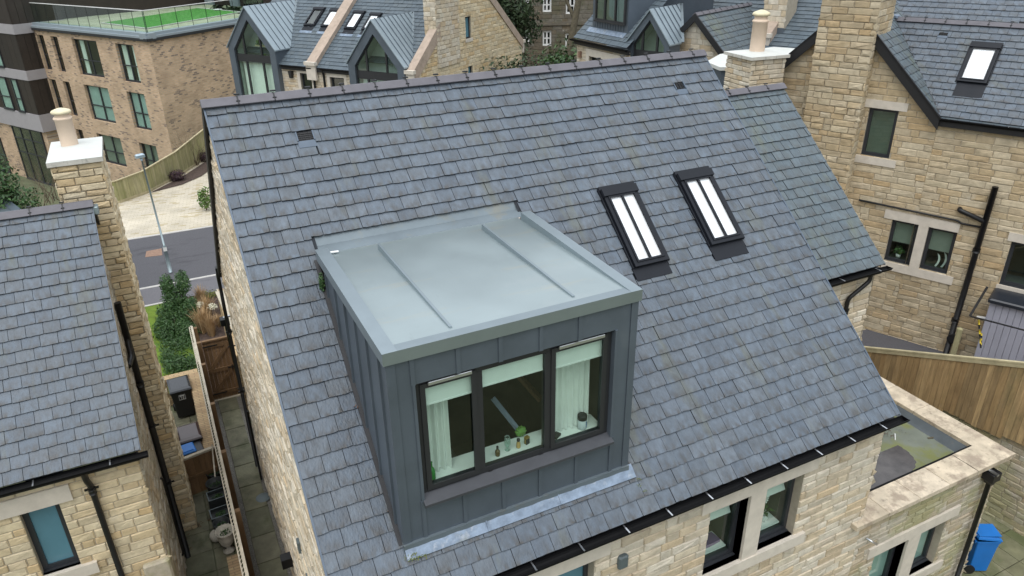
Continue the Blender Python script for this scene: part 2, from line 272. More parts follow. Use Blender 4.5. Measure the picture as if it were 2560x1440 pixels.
M['terrace'] = mat('terrace_paving', (0.40, 0.40, 0.29), 0.85, 0, 2.0, 0.2, 0.1, 20, stains=[((0.28, 0.30, 0.16), 1.3, 0.5, 0.6, (1, 1, 1))])
M['turf'] = mat('artificial_turf', (0.065, 0.24, 0.035), 0.9, 0, 3, 0.16, 0.5, 120)
M['lawn'] = mat('lawn_grass', (0.13, 0.20, 0.015), 0.9, 0, 5, 0.3, 0.7, 60, stains=[((0.055, 0.12, 0.012), 3, 0.5, .8, (1, 1, 1))])
M['ground'] = mat('earth', (0.12, 0.13, 0.07), 0.95, 0, 1.5, 0.25, 0.3, 10)
M['soil'] = mat('bark_mulch', (0.075, 0.05, 0.04), 0.95, 0, 14, 0.5, 0.8, 50)
M['asphalt'] = mat('asphalt', (0.088, 0.086, 0.095), 0.85, 0, 22, 0.14, 0.3, 160, stains=[((0.045, 0.044, 0.05), 0.8, 0.56, .7, (.6, 1.6, 1)), ((0.14, 0.135, 0.14), 40, 0.62, .4, (1, 1, 1))])
M['pavement'] = mat('tarmac_pavement', (0.135, 0.13, 0.14), 0.85, 0, 22, 0.12, 0.3, 160, stains=[((0.05, 0.05, 0.055), 0.9, 0.56, .75, (.5, 1.5, 1))])
M['kerb'] = mat('pale_kerb', (0.48, 0.46, 0.43), 0.85, 0, 6, 0.1)
M['setts'] = brickmat('block_paving', (0.58, 0.52, 0.42), (0.54, 0.48, 0.37), (0.42, 0.36, 0.26), 0.30, 0.15, 0.010, R(8), axis='floor', dark=(0.44, 0.37, 0.24))
M['slabs'] = mat('stone_flags', [(0.125, 0.12, 0.075), (0.145, 0.14, 0.09), (0.10, 0.10, 0.062), (0.16, 0.15, 0.105)], 0.85, 0, 3, 0.3, 0.3, 20, stains=[((0.05, 0.06, 0.025), 2, 0.55, .6, (1, 1, 1))])
M['gravel'] = mat('gravel', (0.17, 0.16, 0.14), 0.95, 0, 60, 0.7, 1.0, 90)
M['patio'] = mat('patio_flags', [(0.17, 0.165, 0.095), (0.20, 0.19, 0.12), (0.15, 0.155, 0.08)], 0.9, 0, 3, 0.25, 0.3, 20, stains=[((0.09, 0.11, 0.04), 1.3, 0.5, .6, (1, 1, 1))])
WD = [(0.34, 0.24, 0.125), (0.27, 0.185, 0.095), (0.40, 0.29, 0.16), (0.32, 0.23, 0.125), (0.23, 0.165, 0.09)]
M['wood'] = mat('fence_timber', [(c[0] * 1.12, c[1] * 1.06, c[2] * .95) for c in WD], 0.8, 0, 4, 0.3, 0.3, 30, (4, 4, .5), stains=[((0.17, 0.15, 0.07), 1.3, 0.58, .5, (1, 1, .5)), ((0.38, 0.30, 0.19), 6, 0.6, .4, (1, 1, .3))])
M['woodpale'] = mat('weathered_timber', [(0.50, 0.44, 0.34), (0.44, 0.39, 0.30), (0.56, 0.50, 0.40)], 0.85, 0, 6, 0.2, 0.2, 40)
M['woodbrown'] = mat('stained_timber', [(0.20, 0.115, 0.050), (0.16, 0.092, 0.042), (0.23, 0.135, 0.065)], 0.75, 0, 4, 0.25, 0.3, 30, (4, 4, .6))
M['woodgreen'] = mat('green_timber', [(0.33, 0.31, 0.15), (0.40, 0.36, 0.21), (0.29, 0.28, 0.13)], 0.85, 0, 3, 0.25, 0.2, 30, (3, 3, .5), stains=[((0.22, 0.25, 0.07), 1.2, 0.52, .5, (1, 1, .6))])
M['railtop'] = mat('fence_rail', (0.45, 0.39, 0.24), 0.85, 0, 5, 0.2, 0.2, 40)
M['membrane'] = mat('roof_membrane', (0.15, 0.165, 0.13), 0.40, 0, 1.5, 0.25, 0.05, 20, stains=[((0.15, 0.16, 0.03), 1.1, 0.48, .8, (1, 1, 1)), ((0.060, 0.052, 0.055), 0.55, 0.50, .92, (1, 1, 1)), ((0.04, 0.04, 0.03), 7, 0.66, .8, (1, 1, 1))], rv=0.2)
M['puddle'] = mat('puddle', (0.080, 0.072, 0.070), 0.12, 0, 5, 0.3, stains=[((0.10, 0.09, 0.085), 4, 0.55, .7, (1, 1, 1))])
M['upstand'] = mat('membrane_upstand', (0.085, 0.10, 0.11), 0.5, 0, 3, 0.2, stains=[((0.16, 0.15, 0.12), 5, 0.6, .4, (1, 1, 1))])
M['leaf'] = mat('dark_leaf', [(0.022, 0.060, 0.014), (0.035, 0.090, 0.020), (0.050, 0.115, 0.028), (0.028, 0.072, 0.018), (0.085, 0.15, 0.04)], 0.5, 0, 3, 0.25)
M['leaf2'] = mat('bright_leaf', [(0.06, 0.14, 0.02), (0.11, 0.20, 0.035), (0.15, 0.24, 0.05)], 0.5, 0, 3, 0.2)
M['leaf3'] = mat('evergreen_leaf', [(0.018, 0.036, 0.012), (0.030, 0.055, 0.018), (0.048, 0.080, 0.026)], 0.6, 0, 3, 0.25)
M['purple'] = mat('purple_leaf', [(0.035, 0.014, 0.022), (0.055, 0.022, 0.032), (0.028, 0.012, 0.018)], 0.6, 0, 3, 0.2)
M['drygrass'] = mat('dry_grass', [(0.42, 0.27, 0.13), (0.50, 0.34, 0.18), (0.36, 0.22, 0.10), (0.55, 0.42, 0.26)], 0.85, 0, 3, 0.15)
M['paleflower'] = mat('cream_flower', [(0.72, 0.68, 0.50), (0.80, 0.77, 0.62)], 0.8)
M['bark'] = mat('bark', (0.10, 0.085, 0.055), 0.9, 0, 8, 0.3, 0.4, 40)
M['twig'] = mat('twig', [(0.14, 0.11, 0.07), (0.20, 0.16, 0.10)], 0.9)
M['binblack'] = mat('bin_plastic', (0.012, 0.012, 0.014), 0.4, 0, 3, 0.1)
M['binlid'] = mat('bin_lid', (0.020, 0.022, 0.027), 0.18, 0, 3, 0.1, coat=0.5)
M['binbrown'] = mat('brown_lid', (0.085, 0.055, 0.052), 0.25, 0, 3, 0.1, coat=0.4)
M['blue'] = mat('blue_plastic', (0.012, 0.17, 0.55), 0.4, 0, 3, 0.08)
M['urn'] = mat('pale_urn', (0.50, 0.46, 0.38), 0.8, 0, 9, 0.2, 0.2, 60, stains=[((0.14, 0.12, 0.09), 11, 0.6, .7, (1, 1, 1))])
M['pot_dark'] = mat('dark_planter', (0.030, 0.034, 0.034), 0.6)
M['bottlegreen'] = mat('green_bottle', (0.01, 0.20, 0.03), 0.1, spec=0.8); M['amber'] = mat('amber_bottle', (0.10, 0.065, 0.02), 0.15, spec=0.8); M['gold'] = mat('gold_liquid', (0.50, 0.33, 0.12), 0.2)
M['label_w'] = mat('pale_label', (0.55, 0.60, 0.62), 0.6); M['goldbox'] = mat('gilt_card', (0.40, 0.26, 0.07), 0.35, 0.4)
M['cactus'] = mat('green_ornament', (0.12, 0.26, 0.05), 0.6, 0, 5, .2); M['purplecloth'] = mat('purple_cloth', (0.14, 0.085, 0.19), 0.8)
M['vent'] = mat('grey_vent', (0.10, 0.125, 0.13), 0.5); M['ventslate'] = mat('vent_tile', (0.095, 0.125, 0.165), 0.35, 0.1)
M['yellow'] = mat('yellow_tape', (0.70, 0.52, 0.03), 0.5); M['cabinet'] = mat('grey_cabinet', (0.36, 0.36, 0.42), 0.5, 0, 4, .06); M['cabtop'] = mat('cabinet_lid', (0.016, 0.020, 0.028), 0.35)
M['rust'] = mat('rusty_plate', (0.27, 0.17, 0.12), 0.9, 0, 12, 0.2, .3, 40); M['dirt'] = mat('leaf_litter', [(0.12, 0.05, 0.02), (0.06, 0.03, 0.02), (0.16, 0.08, 0.03)], 0.9)
M['moss'] = mat('moss', [(0.10, 0.13, 0.02), (0.16, 0.17, 0.03), (0.07, 0.10, 0.02)], 0.95)
M['lampglow'] = mat('lamp_head', (0.45, 0.55, 0.62), 0.35, 0.4)

# ------------------------------------------------------------------ geometry helpers
def sub_rects(r, holes):
    out = [r]
    for (h0, h1, k0, k1) in holes:
        nx = []
        for (a0, a1, z0, z1) in out:
            if h0 >= a1 or h1 <= a0 or k0 >= z1 or k1 <= z0: nx.append((a0, a1, z0, z1)); continue
            if h0 > a0: nx.append((a0, h0, z0, z1))
            if h1 < a1: nx.append((h1, a1, z0, z1))
            c0, c1 = max(a0, h0), min(a1, h1)
            if k0 > z0: nx.append((c0, c1, z0, k0))
            if k1 < z1: nx.append((c0, c1, k1, z1))
        out = nx
    return out
def clip(poly, hull):                 # both counter-clockwise, hull convex
    out = poly
    for i in range(len(hull)):
        p, q = hull[i], hull[(i + 1) % len(hull)]; inp = out; out = []
        if not inp: break
        sd_ = lambda r: (q[0] - p[0]) * (r[1] - p[1]) - (q[1] - p[1]) * (r[0] - p[0])
        for j in range(len(inp)):
            c, n = inp[j], inp[(j + 1) % len(inp)]; dc, dn = sd_(c), sd_(n)
            if dc >= 0: out.append(c)
            if (dc > 0 and dn < 0) or (dc < 0 and dn > 0):
                t = dc / (dc - dn); out.append((c[0] + (n[0] - c[0]) * t, c[1] + (n[1] - c[1]) * t))
    return out
def area(p): return 0.5 * sum(p[i][0] * p[(i + 1) % len(p)][1] - p[(i + 1) % len(p)][0] * p[i][1] for i in range(len(p)))

def stones(mb, F, hull, holes=(), ch=0.112, lmin=0.17, lmax=0.50, b=0.0, face=-1, relief=0.020, seed=1, j=0.005):
    """coursed rock-faced blocks on the wall plane b; face=-1 looks towards -b, +1 towards +b"""
    rnd = random.Random(seed); zs = [q[1] for q in hull]; az = [q[0] for q in hull]; z = min(zs); row = 0
    hf = 0.9 if F.o.length > 12 else 1.0
    while z < max(zs) - 0.02:
        h = ch * rnd.choice((0.9, 1, 1, 1.12)); z1 = min(z + h, max(zs)); a = min(az) - rnd.random() * 0.3
        while a < max(az):
            L_ = rnd.uniform(lmin, lmax); a1 = a + L_
            for r in sub_rects((a + j, a1 - j, z + j, z1 - j), holes):
                if r[1] - r[0] < 0.03 or r[3] - r[2] < 0.03: continue
                p = clip([(r[0], r[2]), (r[1], r[2]), (r[1], r[3]), (r[0], r[3])], hull)
                if len(p) < 3 or area(p) < 0.002: continue
                n = len(p); cx = sum(q[0] for q in p) / n; cz = sum(q[1] for q in p) / n
                d = relief * rnd.uniform(0.35, 1.0); e = 0.011
                inner = []
                for q in p:
                    dx, dz = cx - q[0], cz - q[1]; inner.append((q[0] + math.copysign(min(abs(dx) * .5, e * rnd.uniform(.5, 1.6)), dx), q[1] + math.copysign(min(abs(dz) * .5, e * rnd.uniform(.5, 1.6)), dz), d * rnd.uniform(0.6, 1.2)))
                vs = [F.w(q[0], b, q[1]) for q in p] + [F.w(q[0], b + face * (q[2] + .004), q[1]) for q in inner]
                wide = r[1] - r[0] > 0.2
                ks = [(rnd.uniform(-.5, -.1), rnd.uniform(-.3, .3)), (rnd.uniform(.1, .5), rnd.uniform(-.3, .3))] if (wide and n == 4) else [(0, 0)]
                fs = [(i, (i + 1) % n, n + (i + 1) % n, n + i) for i in range(n)]
                if len(ks) == 2 and relief > .012:
                    for kx, kz in ks: vs.append(F.w(cx + kx * (r[1] - r[0]) * .5, b + face * d * rnd.uniform(.9, 1.7), cz + kz * (r[3] - r[2]) * .5))
                    k0, k1 = 2 * n, 2 * n + 1
                    fs += [(n, n + 1, k1, k0), (n + 1, n + 2, k1), (n + 2, n + 3, k0, k1), (n + 3, n, k0)]
                else: fs.append(tuple(range(n, 2 * n)))
                if face > 0: fs = [f[::-1] for f in fs]
                mb.add(vs, fs)
            a = a1
        z = z1; row += 1
def backing(mb, F, hull, holes=(), b=0.0, depth=0.14):
    """mortar sheet behind the stones with window openings and their reveals"""
    zs = sorted({min(q[1] for q in hull), max(q[1] for q in hull)} | {k for h in holes for k in h[2:]})
    az = sorted({min(q[0] for q in hull), max(q[0] for q in hull)} | {k for h in holes for k in h[:2]})
    for i in range(len(az) - 1):
        for k in range(len(zs) - 1):
            cx, cz = (az[i] + az[i + 1]) / 2, (zs[k] + zs[k + 1]) / 2
            if any(h[0] < cx < h[1] and h[2] < cz < h[3] for h in holes): continue
            p = clip([(az[i], zs[k]), (az[i + 1], zs[k]), (az[i + 1], zs[k + 1]), (az[i], zs[k + 1])], hull)
            if len(p) > 2 and area(p) > 1e-5: mb.add([F.w(q[0], b, q[1]) for q in p], [tuple(range(len(p)))])
    for (a0, a1, z0, z1) in holes:
        for (p, q) in (((a0, z0), (a0, z1)), ((a0, z1), (a1, z1)), ((a1, z1), (a1, z0)), ((a1, z0), (a0, z0))):
            mb.add([F.w(p[0], b, p[1]), F.w(p[0], b + depth, p[1]), F.w(q[0], b + depth, q[1]), F.w(q[0], b, q[1])], [(0, 1, 2, 3)])
def wall(root, F, hull, holes=(), m='stone', mort='mortar', **k):
    rev = k.get('face', -1)
    mb = MB(); backing(mb, F, hull, holes, k.get('b', 0.0), 0.14 * -rev); o = mb.build('wall', M[mort], root)
    mb = MB(); stones(mb, F, hull, holes, **k); s_ = mb.build('stonework', M[m], o)
    return o

def slates(O, U, V, hull, holes=(), gauge=0.195, wid=0.222, seed=3, lift=0.0, rough=1.0, jit=0.0035):
    """O corner, U along the eaves, V up the slope; every slate a thin overlapping piece"""
    U = U.normalized(); V = V.normalized(); Nn = U.cross(V)
    if Nn.z < 0: Nn = -Nn
    rnd = random.Random(seed); mb = MB(); us = [q[0] for q in hull]; ss = [q[1] for q in hull]
    row = 0; s = min(ss) - 0.0
    P = lambda u, v, h: O + U * u + V * v + Nn * h
    while s < max(ss):
        s1 = s + gauge; u = min(us) - (wid / 2 if row % 2 else 0) + rnd.uniform(-.006, .006)
        while u < max(us):
            wd = wid * rnd.uniform(0.955, 1.045); g = 0.0030; dj = rnd.uniform(-jit, jit)
            for r in sub_rects((u + g, u + wd - g, s + dj, s1 + 0.012), holes):
                if r[1] - r[0] < 0.02 or r[3] - r[2] < 0.03: continue
                nb = 5 if rough > 0 else 2
                bt = [(r[0] + (r[1] - r[0]) * i / (nb - 1), r[2] + (rnd.uniform(-.005, .004) * rough if 0 < i < nb - 1 else rnd.uniform(0, .006) * rough)) for i in range(nb)]
                p = clip(bt + [(r[1], r[3]), (r[0], r[3])], hull)
                if len(p) < 3 or area(p) < .0015: continue
                hb = lift + 0.025 + rnd.uniform(-.0015, .004); tl = rnd.uniform(-.002, .002)
                hh = lambda q: hb + tl * (q[0] - r[0]) / wid * 2 - (q[1] - s) / gauge * 0.019
                n = len(p); vs = [P(q[0], q[1], hh(q)) for q in p] + [P(q[0], q[1], hh(q) - .0115) for q in p]
                k0 = len(mb.f); v0 = len(mb.v)
                for i, q in enumerate(p): mb.at[v0 + i] = 1.0 if q[1] < r[2] + .02 else 0.0
                mb.add(vs, [tuple(range(n))] + [(i, i + n, (i + 1) % n + n, (i + 1) % n) for i in range(n)])
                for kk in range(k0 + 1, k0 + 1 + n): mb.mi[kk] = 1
            u += wd
        s = s1; row += 1
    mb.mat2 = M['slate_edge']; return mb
def sheet(O, U, V, hull, holes=(), h=-0.004):
    U = U.normalized(); V = V.normalized(); Nn = U.cross(V)
    if Nn.z < 0: Nn = -Nn
    us = sorted({q[0] for q in hull} | {k for x in holes for k in x[:2]}); ss = sorted({q[1] for q in hull} | {k for x in holes for k in x[2:]})
    mb = MB()
    for i in range(len(us) - 1):
        for k in range(len(ss) - 1):
            cx, cz = (us[i] + us[i + 1]) / 2, (ss[k] + ss[k + 1]) / 2
            if any(x[0] < cx < x[1] and x[2] < cz < x[3] for x in holes): continue
            p = clip([(us[i], ss[k]), (us[i + 1], ss[k]), (us[i + 1], ss[k + 1]), (us[i], ss[k + 1])], hull)
            if len(p) > 2 and area(p) > 1e-6: mb.add([O + U * q[0] + V * q[1] + Nn * h for q in p], [tuple(range(len(p)))])
    return mb
def roof(root, O, U, V, hull, holes=(), m='slate', name='roof', **k):
    o = sheet(O, U, V, hull, holes).build(name, M['underlay'], root)
    slates(O, U, V, hull, holes, **k).build('slate_covering', M[m], o); return o

def ridge_tiles(root, p, q, L_=0.45, first=None, slope_dir=Vector((0, 1, 0)), tan=0.876, m='ridge', wleg=0.13):
    """angled clay ridge tiles along p-q, each with its dark union strip; p,q lie on the apex line"""
    p = Vector(p); q = Vector(q); d = (q - p).normalized(); tot = (q - p).length; s0 = 0.0; k = 0; rnd = random.Random(5)
    sdv = slope_dir.normalized(); c = 1 / math.sqrt(1 + tan * tan); leg = [(sdv * sg * c - Vector((0, 0, 1)) * tan * c) for sg in (-1, 1)]
    while s0 < tot - .02:
        s1 = min(tot, s0 + (first if (k == 0 and first) else L_)); mb = MB(); th = 0.022
        def sec(s, up, ex=0.0):
            c0 = p + d * s + Vector((0, 0, up))
            A = c0 + leg[0] * wleg + leg[0] * ex; B = c0 + Vector((0, 0, th * 1.25)); C_ = c0 + leg[1] * wleg + leg[1] * ex
            b1 = B + leg[0] * .028 - Vector((0, 0, .002)); b2 = B + leg[1] * .028 - Vector((0, 0, .002))
            nA = Vector((0, 0, 1)) * c * th - sdv * tan * c * th; nC = Vector((0, 0, 1)) * c * th + sdv * tan * c * th
            return [A, A + nA, b1, b2, C_ + nC, C_]
        j = rnd.uniform(-.002, .003); a = sec(s0 + .004, j); b_ = sec(s1 - .004, j + rnd.uniform(-.002, .002))
        mb.add(a + b_, [(i, i + 6, i + 7, i + 1) for i in range(5)] + [(5, 11, 6, 0), (0, 1, 2, 3, 4, 5), (11, 10, 9, 8, 7, 6)])
        t = mb.build('ridge_tile', M[m], root)
        if s0 > .02:
            u = MB(); a = sec(s0 - .010, .007, -.004); b_ = sec(s0 + .010, .007, -.004)
            u.add(a + b_, [(i, i + 6, i + 7, i + 1) for i in range(5)] + [(5, 11, 6, 0), (0, 1, 2, 3, 4, 5), (11, 10, 9, 8, 7, 6)])
            top = p + d * s0 + Vector((0, 0, .035)); u.bar(top - d * .035, top + d * .035, .035, .016)
            for sg in (0, 1):
                mid = p + d * s0 + leg[sg] * wleg * .72 + Vector((0, 0, .022)); u.bar(mid - d * .024, mid + d * .024, .03, .02)
            u.build('ridge_union', M['union'], t)
        s0 = s1; k += 1

def gutter(root, F, a0, a1, b, z, rad=0.056, brackets=None, step=0.62, m='gutterblack'):
    """half-round gutter along a, its centre b/z, with pale bracket straps across it"""
    mb = MB(); n = 9; prof = [(math.cos(math.pi + i * math.pi / (n - 1)) * rad, math.sin(math.pi + i * math.pi / (n - 1)) * rad) for i in range(n)]
    inn = [(x * .9, y * .9) for x, y in prof]
    ring = prof + inn[::-1]
    vs = [F.w(a, b + x, z + y) for a in (a0, a1) for x, y in ring]; k = len(ring)
    mb.add(vs, [(i, (i + 1) % k, (i + 1) % k + k, i + k) for i in range(k)])
    for a in (a0, a1): mb.add([F.w(a, b + x, z + y) for x, y in prof], [tuple(range(n))])
    mb.bar(F.w(a0, b - rad, z + .002), F.w(a1, b - rad, z + .002), .012, .012)
    g = mb.build('gutter', M[m], root)
    if step:
        a = a0 + (brackets if brackets else step * .5)
        while a < a1:
            s_ = MB(); s_.bar(F.w(a, b - rad - .004, z + .012), F.w(a, b + rad, z + .014), .018, .004); s_.bar(F.w(a, b - rad - .005, z + .014), F.w(a, b - rad - .005, z - .02), .018, .004)
            s_.build('gutter_bracket', M['chrome'], g); a += step
    return g
def pipe(root, pts, rad=0.034, clips=(), m='black', name='downpipe', sockets=()):
    mb = MB(); P_ = []
    pts = [Vector(q) for q in pts]
    for i, q in enumerate(pts):
        if 0 < i < len(pts) - 1:
            d0 = (pts[i - 1] - q); d1 = (pts[i + 1] - q); r0 = min(.06, d0.length * .4); r1 = min(.06, d1.length * .4)
            A = q + d0.normalized() * r0; B = q + d1.normalized() * r1
            for t in (0, .33, .66, 1): P_.append(A.lerp(q, t).lerp(q.lerp(B, t), t))
        else: P_.append(q)
    mb.tube(P_, rad, 12)
    for c in sockets: mb.tube([Vector(c) - Vector((0, 0, .04)), Vector(c) + Vector((0, 0, .05))], rad * 1.25, 12)
    o = mb.build(name, M[m], root)
    for c in clips:
        k = MB(); k.tube([Vector(c) - Vector((0, 0, .015)), Vector(c) + Vector((0, 0, .015))], rad * 1.3, 12); k.bar(Vector(c) - Vector((rad * 2.2, 0, 0)), Vector(c) + Vector((rad * 2.2, 0, 0)), .02, .03)
        k.build('pipe_clip', M[m], o)
    return o
def ring_frame(mb, F, a0, a1, z0, z1, b0, b1, fw):
    mb.box(F, a0, a0 + fw, b0, b1, z0, z1); mb.box(F, a1 - fw, a1, b0, b1, z0, z1)
    mb.box(F, a0 + fw, a1 - fw, b0, b1, z0, z0 + fw); mb.box(F, a0 + fw, a1 - fw, b0, b1, z1 - fw, z1)
def window(root, F, a0, a1, z0, z1, b=0.1, fw=0.06, mull=(), trans=(), fm='framegrey', gm='darkglass', blind=None, half=None, room=0.9, name='window', pane=None, label=None, curtain=()):
    mb = MB(); ring_frame(mb, F, a0, a1, z0, z1, b, b + .06, fw)
    for m_ in mull: a = a0 + (a1 - a0) * m_; mb.box(F, a - fw * .55, a + fw * .55, b - .004, b + .056, z0 + fw, z1 - fw)
    for t_ in trans: z = z0 + (z1 - z0) * t_; mb.box(F, a0 + fw, a1 - fw, b + .003, b + .052, z - fw * .35, z + fw * .35)
    mb.box(F, a0 - .01, a1 + .01, b - .05, b - .003, z0 - .035, z0 + .012)
    o = mb.build(name, M[fm], root, label=label)
    g = MB(); g.add([F.w(a0 + fw * .8, b + .03, z0 + fw * .8), F.w(a1 - fw * .8, b + .03, z0 + fw * .8), F.w(a1 - fw * .8, b + .03, z1 - fw * .8), F.w(a0 + fw * .8, b + .03, z1 - fw * .8)], [(0, 1, 2, 3)])
    g.build('pane', M[pane or gm], o)
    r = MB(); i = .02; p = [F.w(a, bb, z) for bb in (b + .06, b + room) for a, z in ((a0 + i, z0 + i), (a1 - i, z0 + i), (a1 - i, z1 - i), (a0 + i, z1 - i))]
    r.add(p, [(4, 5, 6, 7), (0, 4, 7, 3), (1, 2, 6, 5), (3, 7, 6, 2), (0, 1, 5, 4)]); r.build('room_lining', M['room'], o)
    if blind:
        k = MB(); zz = z1 - (z1 - z0) * (half or 1.0); k.box(F, a0 + fw, a1 - fw, b + .07, b + .08, zz, z1 - .02); k.build('blind', M[blind], o)
    for (f0, f1, mm) in curtain:
        k = MB(); curtain_mesh(k, F, a0 + (a1 - a0) * f0, a0 + (a1 - a0) * f1, b + .12, z0 + .02, z1 - .02); k.build('curtain', M[mm], o)
    return o
def curtain_mesh(mb, F, a0, a1, b, z0, z1, folds=None, amp=0.022, seed=1, gather=0.0):
    rnd = random.Random(seed); n = 44; nz = 7; ph = [rnd.random() * 6.3 for _ in range(4)]; wv = (a1 - a0); fq = folds or max(3, wv / 0.07)
    vs = []
    for k in range(nz + 1):
        t = k / nz
        for i in range(n + 1):
            x = i / n; s_ = math.sin(x * fq * 6.283 + ph[0] + .6 * math.sin(t * 2 + ph[1])) + .45 * math.sin(x * fq * 2.7 * 6.283 * .37 + ph[2] + t)
            xx = a0 + wv * (x * (1 - gather * t) + gather * t * .0)
            vs.append(F.w(xx, b + amp * s_, z0 + (z1 - z0) * t))
    mb.add(vs, [(k * (n + 1) + i, k * (n + 1) + i + 1, (k + 1) * (n + 1) + i + 1, (k + 1) * (n + 1) + i) for k in range(nz) for i in range(n)], True)
def stone_trim(root, F, a0, a1, z0, z1, b0=-0.03, b1=0.1, name='lintel', m='ashlar'):
    mb = MB(); mb.box(F, a0, a1, b0, b1, z0, z1); return mb.build(name, M[m], root)
def bargeboard(root, F, p, q, b0, b1, h, m='blackmatt', name='bargeboard'):
    mb = MB(); (a0, z0), (a1, z1) = p, q
    vs = [F.w(a, b, z) for b in (b0, b1) for a, z in ((a0, z0 - h), (a1, z1 - h), (a1, z1), (a0, z0))]
    mb.add(vs, [(0, 1, 2, 3), (7, 6, 5, 4), (0, 4, 5, 1), (1, 5, 6, 2), (2, 6, 7, 3), (3, 7, 4, 0)]); return mb.build(name, M[m], root)
def leaves(mb, blobs, n, size, seed=1, flat=0.5):
    rnd = random.Random(seed); tot = sum(b[3] * b[4] * b[5] for b in blobs)
    for bl in blobs:
        c = Vector(bl[:3])
        for _ in range(int(n * bl[3] * bl[4] * bl[5] / tot)):
            v = Vector((rnd.gauss(0, 1), rnd.gauss(0, 1), rnd.gauss(0, 1))).normalized() * (rnd.random() ** .38) * rnd.uniform(.85, 1.12)
            p = c + Vector((v.x * bl[3], v.y * bl[4], v.z * bl[5]))
            d = (v + Vector((rnd.gauss(0, flat), rnd.gauss(0, flat), rnd.gauss(0, flat) + .3))).normalized(); x = d.orthogonal().normalized(); x = Matrix.Rotation(rnd.random() * 6.28, 3, d) @ x; y = d.cross(x)
            s_ = size * rnd.uniform(.6, 1.3); mb.add([p - x * s_ * .5, p - y * s_ * .22, p + x * s_ * .5 - d * s_ * .12, p + y * s_ * .22], [(0, 1, 2, 3)])
def branches(mb, p, d, L_, r, depth, rnd, up=0.15, spread=0.5, k=2):
    pts = [p]; rr = [r]; dd = d.copy()
    for i in range(4):
        dd = (dd + Vector((rnd.gauss(0, .13), rnd.gauss(0, .13), rnd.gauss(0, .08) + up * .3))).normalized(); pts.append(pts[-1] + dd * L_ / 4); rr.append(r * (1 - .16 * (i + 1)))
    mb.tube(pts, rr, 7 if r > .03 else 4, False)
    if depth > 0:
        for i in range(k + 1):
            q = pts[rnd.choice((2, 3, 4)) if i else 4]; nd = (dd + Vector((rnd.gauss(0, spread), rnd.gauss(0, spread), rnd.gauss(0, spread * .5) + up))).normalized()
            branches(mb, q, nd, L_ * rnd.uniform(.6, .85), rr[-1] * .8, depth - 1, rnd, up, spread, k)
def chimney_pot(root, c, h=0.5, r=0.115):
    mb = MB(); mb.lathe(c, [(r * 1.12, 0), (r * 1.1, h * .72), (r * 1.2, h * .73), (r * 1.24, h * .76), (r * 1.14, h * .79), (r * .98, h * .80), (r * .93, h * .84), (r * 1.0, h * .88), (r * .9, h * .9)]); o = mb.build('chimney_pot', M['pot'], root)
    k = MB(); k.lathe(c, [(r * .9, h * .88), (r * 1.28, h * .90), (r * 1.32, h * .935), (r * 1.18, h * .97), (r * .8, h * 1.0), (r * .3, h * 1.03), (0.001, h * 1.035)]); k.build('pot_cowl', M['potcap'], o)
def scatter(name, m, pts, size, label, cat, rnd, parent=None, k=14):
    mb = MB()
    for c in pts:
        for _ in range(k):
            p = Vector(c) + Vector((rnd.gauss(0, size * 1.6), rnd.gauss(0, size * 1.6), abs(rnd.gauss(0, size * .3))))
            d = Vector((rnd.gauss(0, .5), rnd.gauss(0, .5), 1)).normalized(); x = d.orthogonal().normalized() * size; y = d.cross(x)
            mb.add([p - x * .6, p - y * .35, p + x * .6, p + y * .3], [(0, 1, 2, 3)])
    o = mb.build(name, m, parent)
    if parent is None: tag(o, label, cat)
    return o

# ================================================================== SETTING: ground
def hgt(x, y):                      # the street is level; behind the far fence the land falls to the apartment block
    d = min((y - 31.9) * 0.62 - (x + 2.8) * 0.785, y - 29.5)
    t = max(0.0, min(1.0, d / 3.0)); return -5.02 - 4.2 * t * t * (3 - 2 * t)
mb = MB(); nx, ny = 90, 110; gx = [-90 + 260 * (i / nx) for i in range(nx + 1)]; gy = [-40 + 10 * i / 4 if i < 16 else (0 + (i - 16) * 0.9 if i < 80 else 57.6 + (i - 80) ** 1.55 * 1.6) for i in range(ny + 1)]
gx = sorted(set([-90, -60, -40, -30, -25] + [-20 + .8 * i for i in range(60)] + [30, 35, 45, 60, 90, 140, 220]))
mb.add([(x, y, hgt(x, y)) for y in gy for x in gx], [(j * len(gx) + i, j * len(gx) + i + 1, (j + 1) * len(gx) + i + 1, (j + 1) * len(gx) + i) for j in range(len(gy) - 1) for i in range(len(gx) - 1)], True)
mb.build('ground', M['ground'], kind='structure')
def flat(name, pts, z, m, z0=None, **k):
    mb = MB()
    if z0 is None: mb.add([(q[0], q[1], z) for q in pts], [tuple(range(len(pts)))])
    else: mb.slab(pts, z0, z)
    return mb.build(name, M[m], kind='structure', **k)
flat('road', [(-30, 21.45), (40, 21.0), (40, 25.9), (-30, 27.0)], -4.99, 'asphalt')
flat('kerb', [(-30, 21.30), (40, 20.9), (40, 21.0), (-30, 21.45)], -4.93, 'kerb', -5.02)
flat('pavement', [(-30, 19.85), (40, 19.6), (40, 20.9), (-30, 21.30)], -4.94, 'pavement', -5.02)
flat('edging', [(-30, 19.76), (40, 19.5), (40, 19.6), (-30, 19.85)], -4.93, 'kerb', -5.02)
flat('paved_drive', [(-30, 27.0), (40, 25.9), (40, 40), (3.2, 40), (1.65, 37.3), (0.24, 34.8), (-1.4, 32.6), (-2.8, 31.6), (-30, 29.5)], -4.985, 'setts')
flat('drive_edging', [(-30, 26.95), (40, 25.85), (40, 26.0), (-30, 27.1)], -4.97, 'kerb', -5.02)
flat('lawn', [(-9, 13.45), (-0.85, 13.45), (-0.85, 19.72), (-9, 19.76)], -4.95, 'lawn', -5.02)
flat('planting_bed', [(-0.72, 13.1), (0.32, 13.1), (0.45, 19.66), (-0.80, 19.7)], -4.90, 'soil', -5.02)
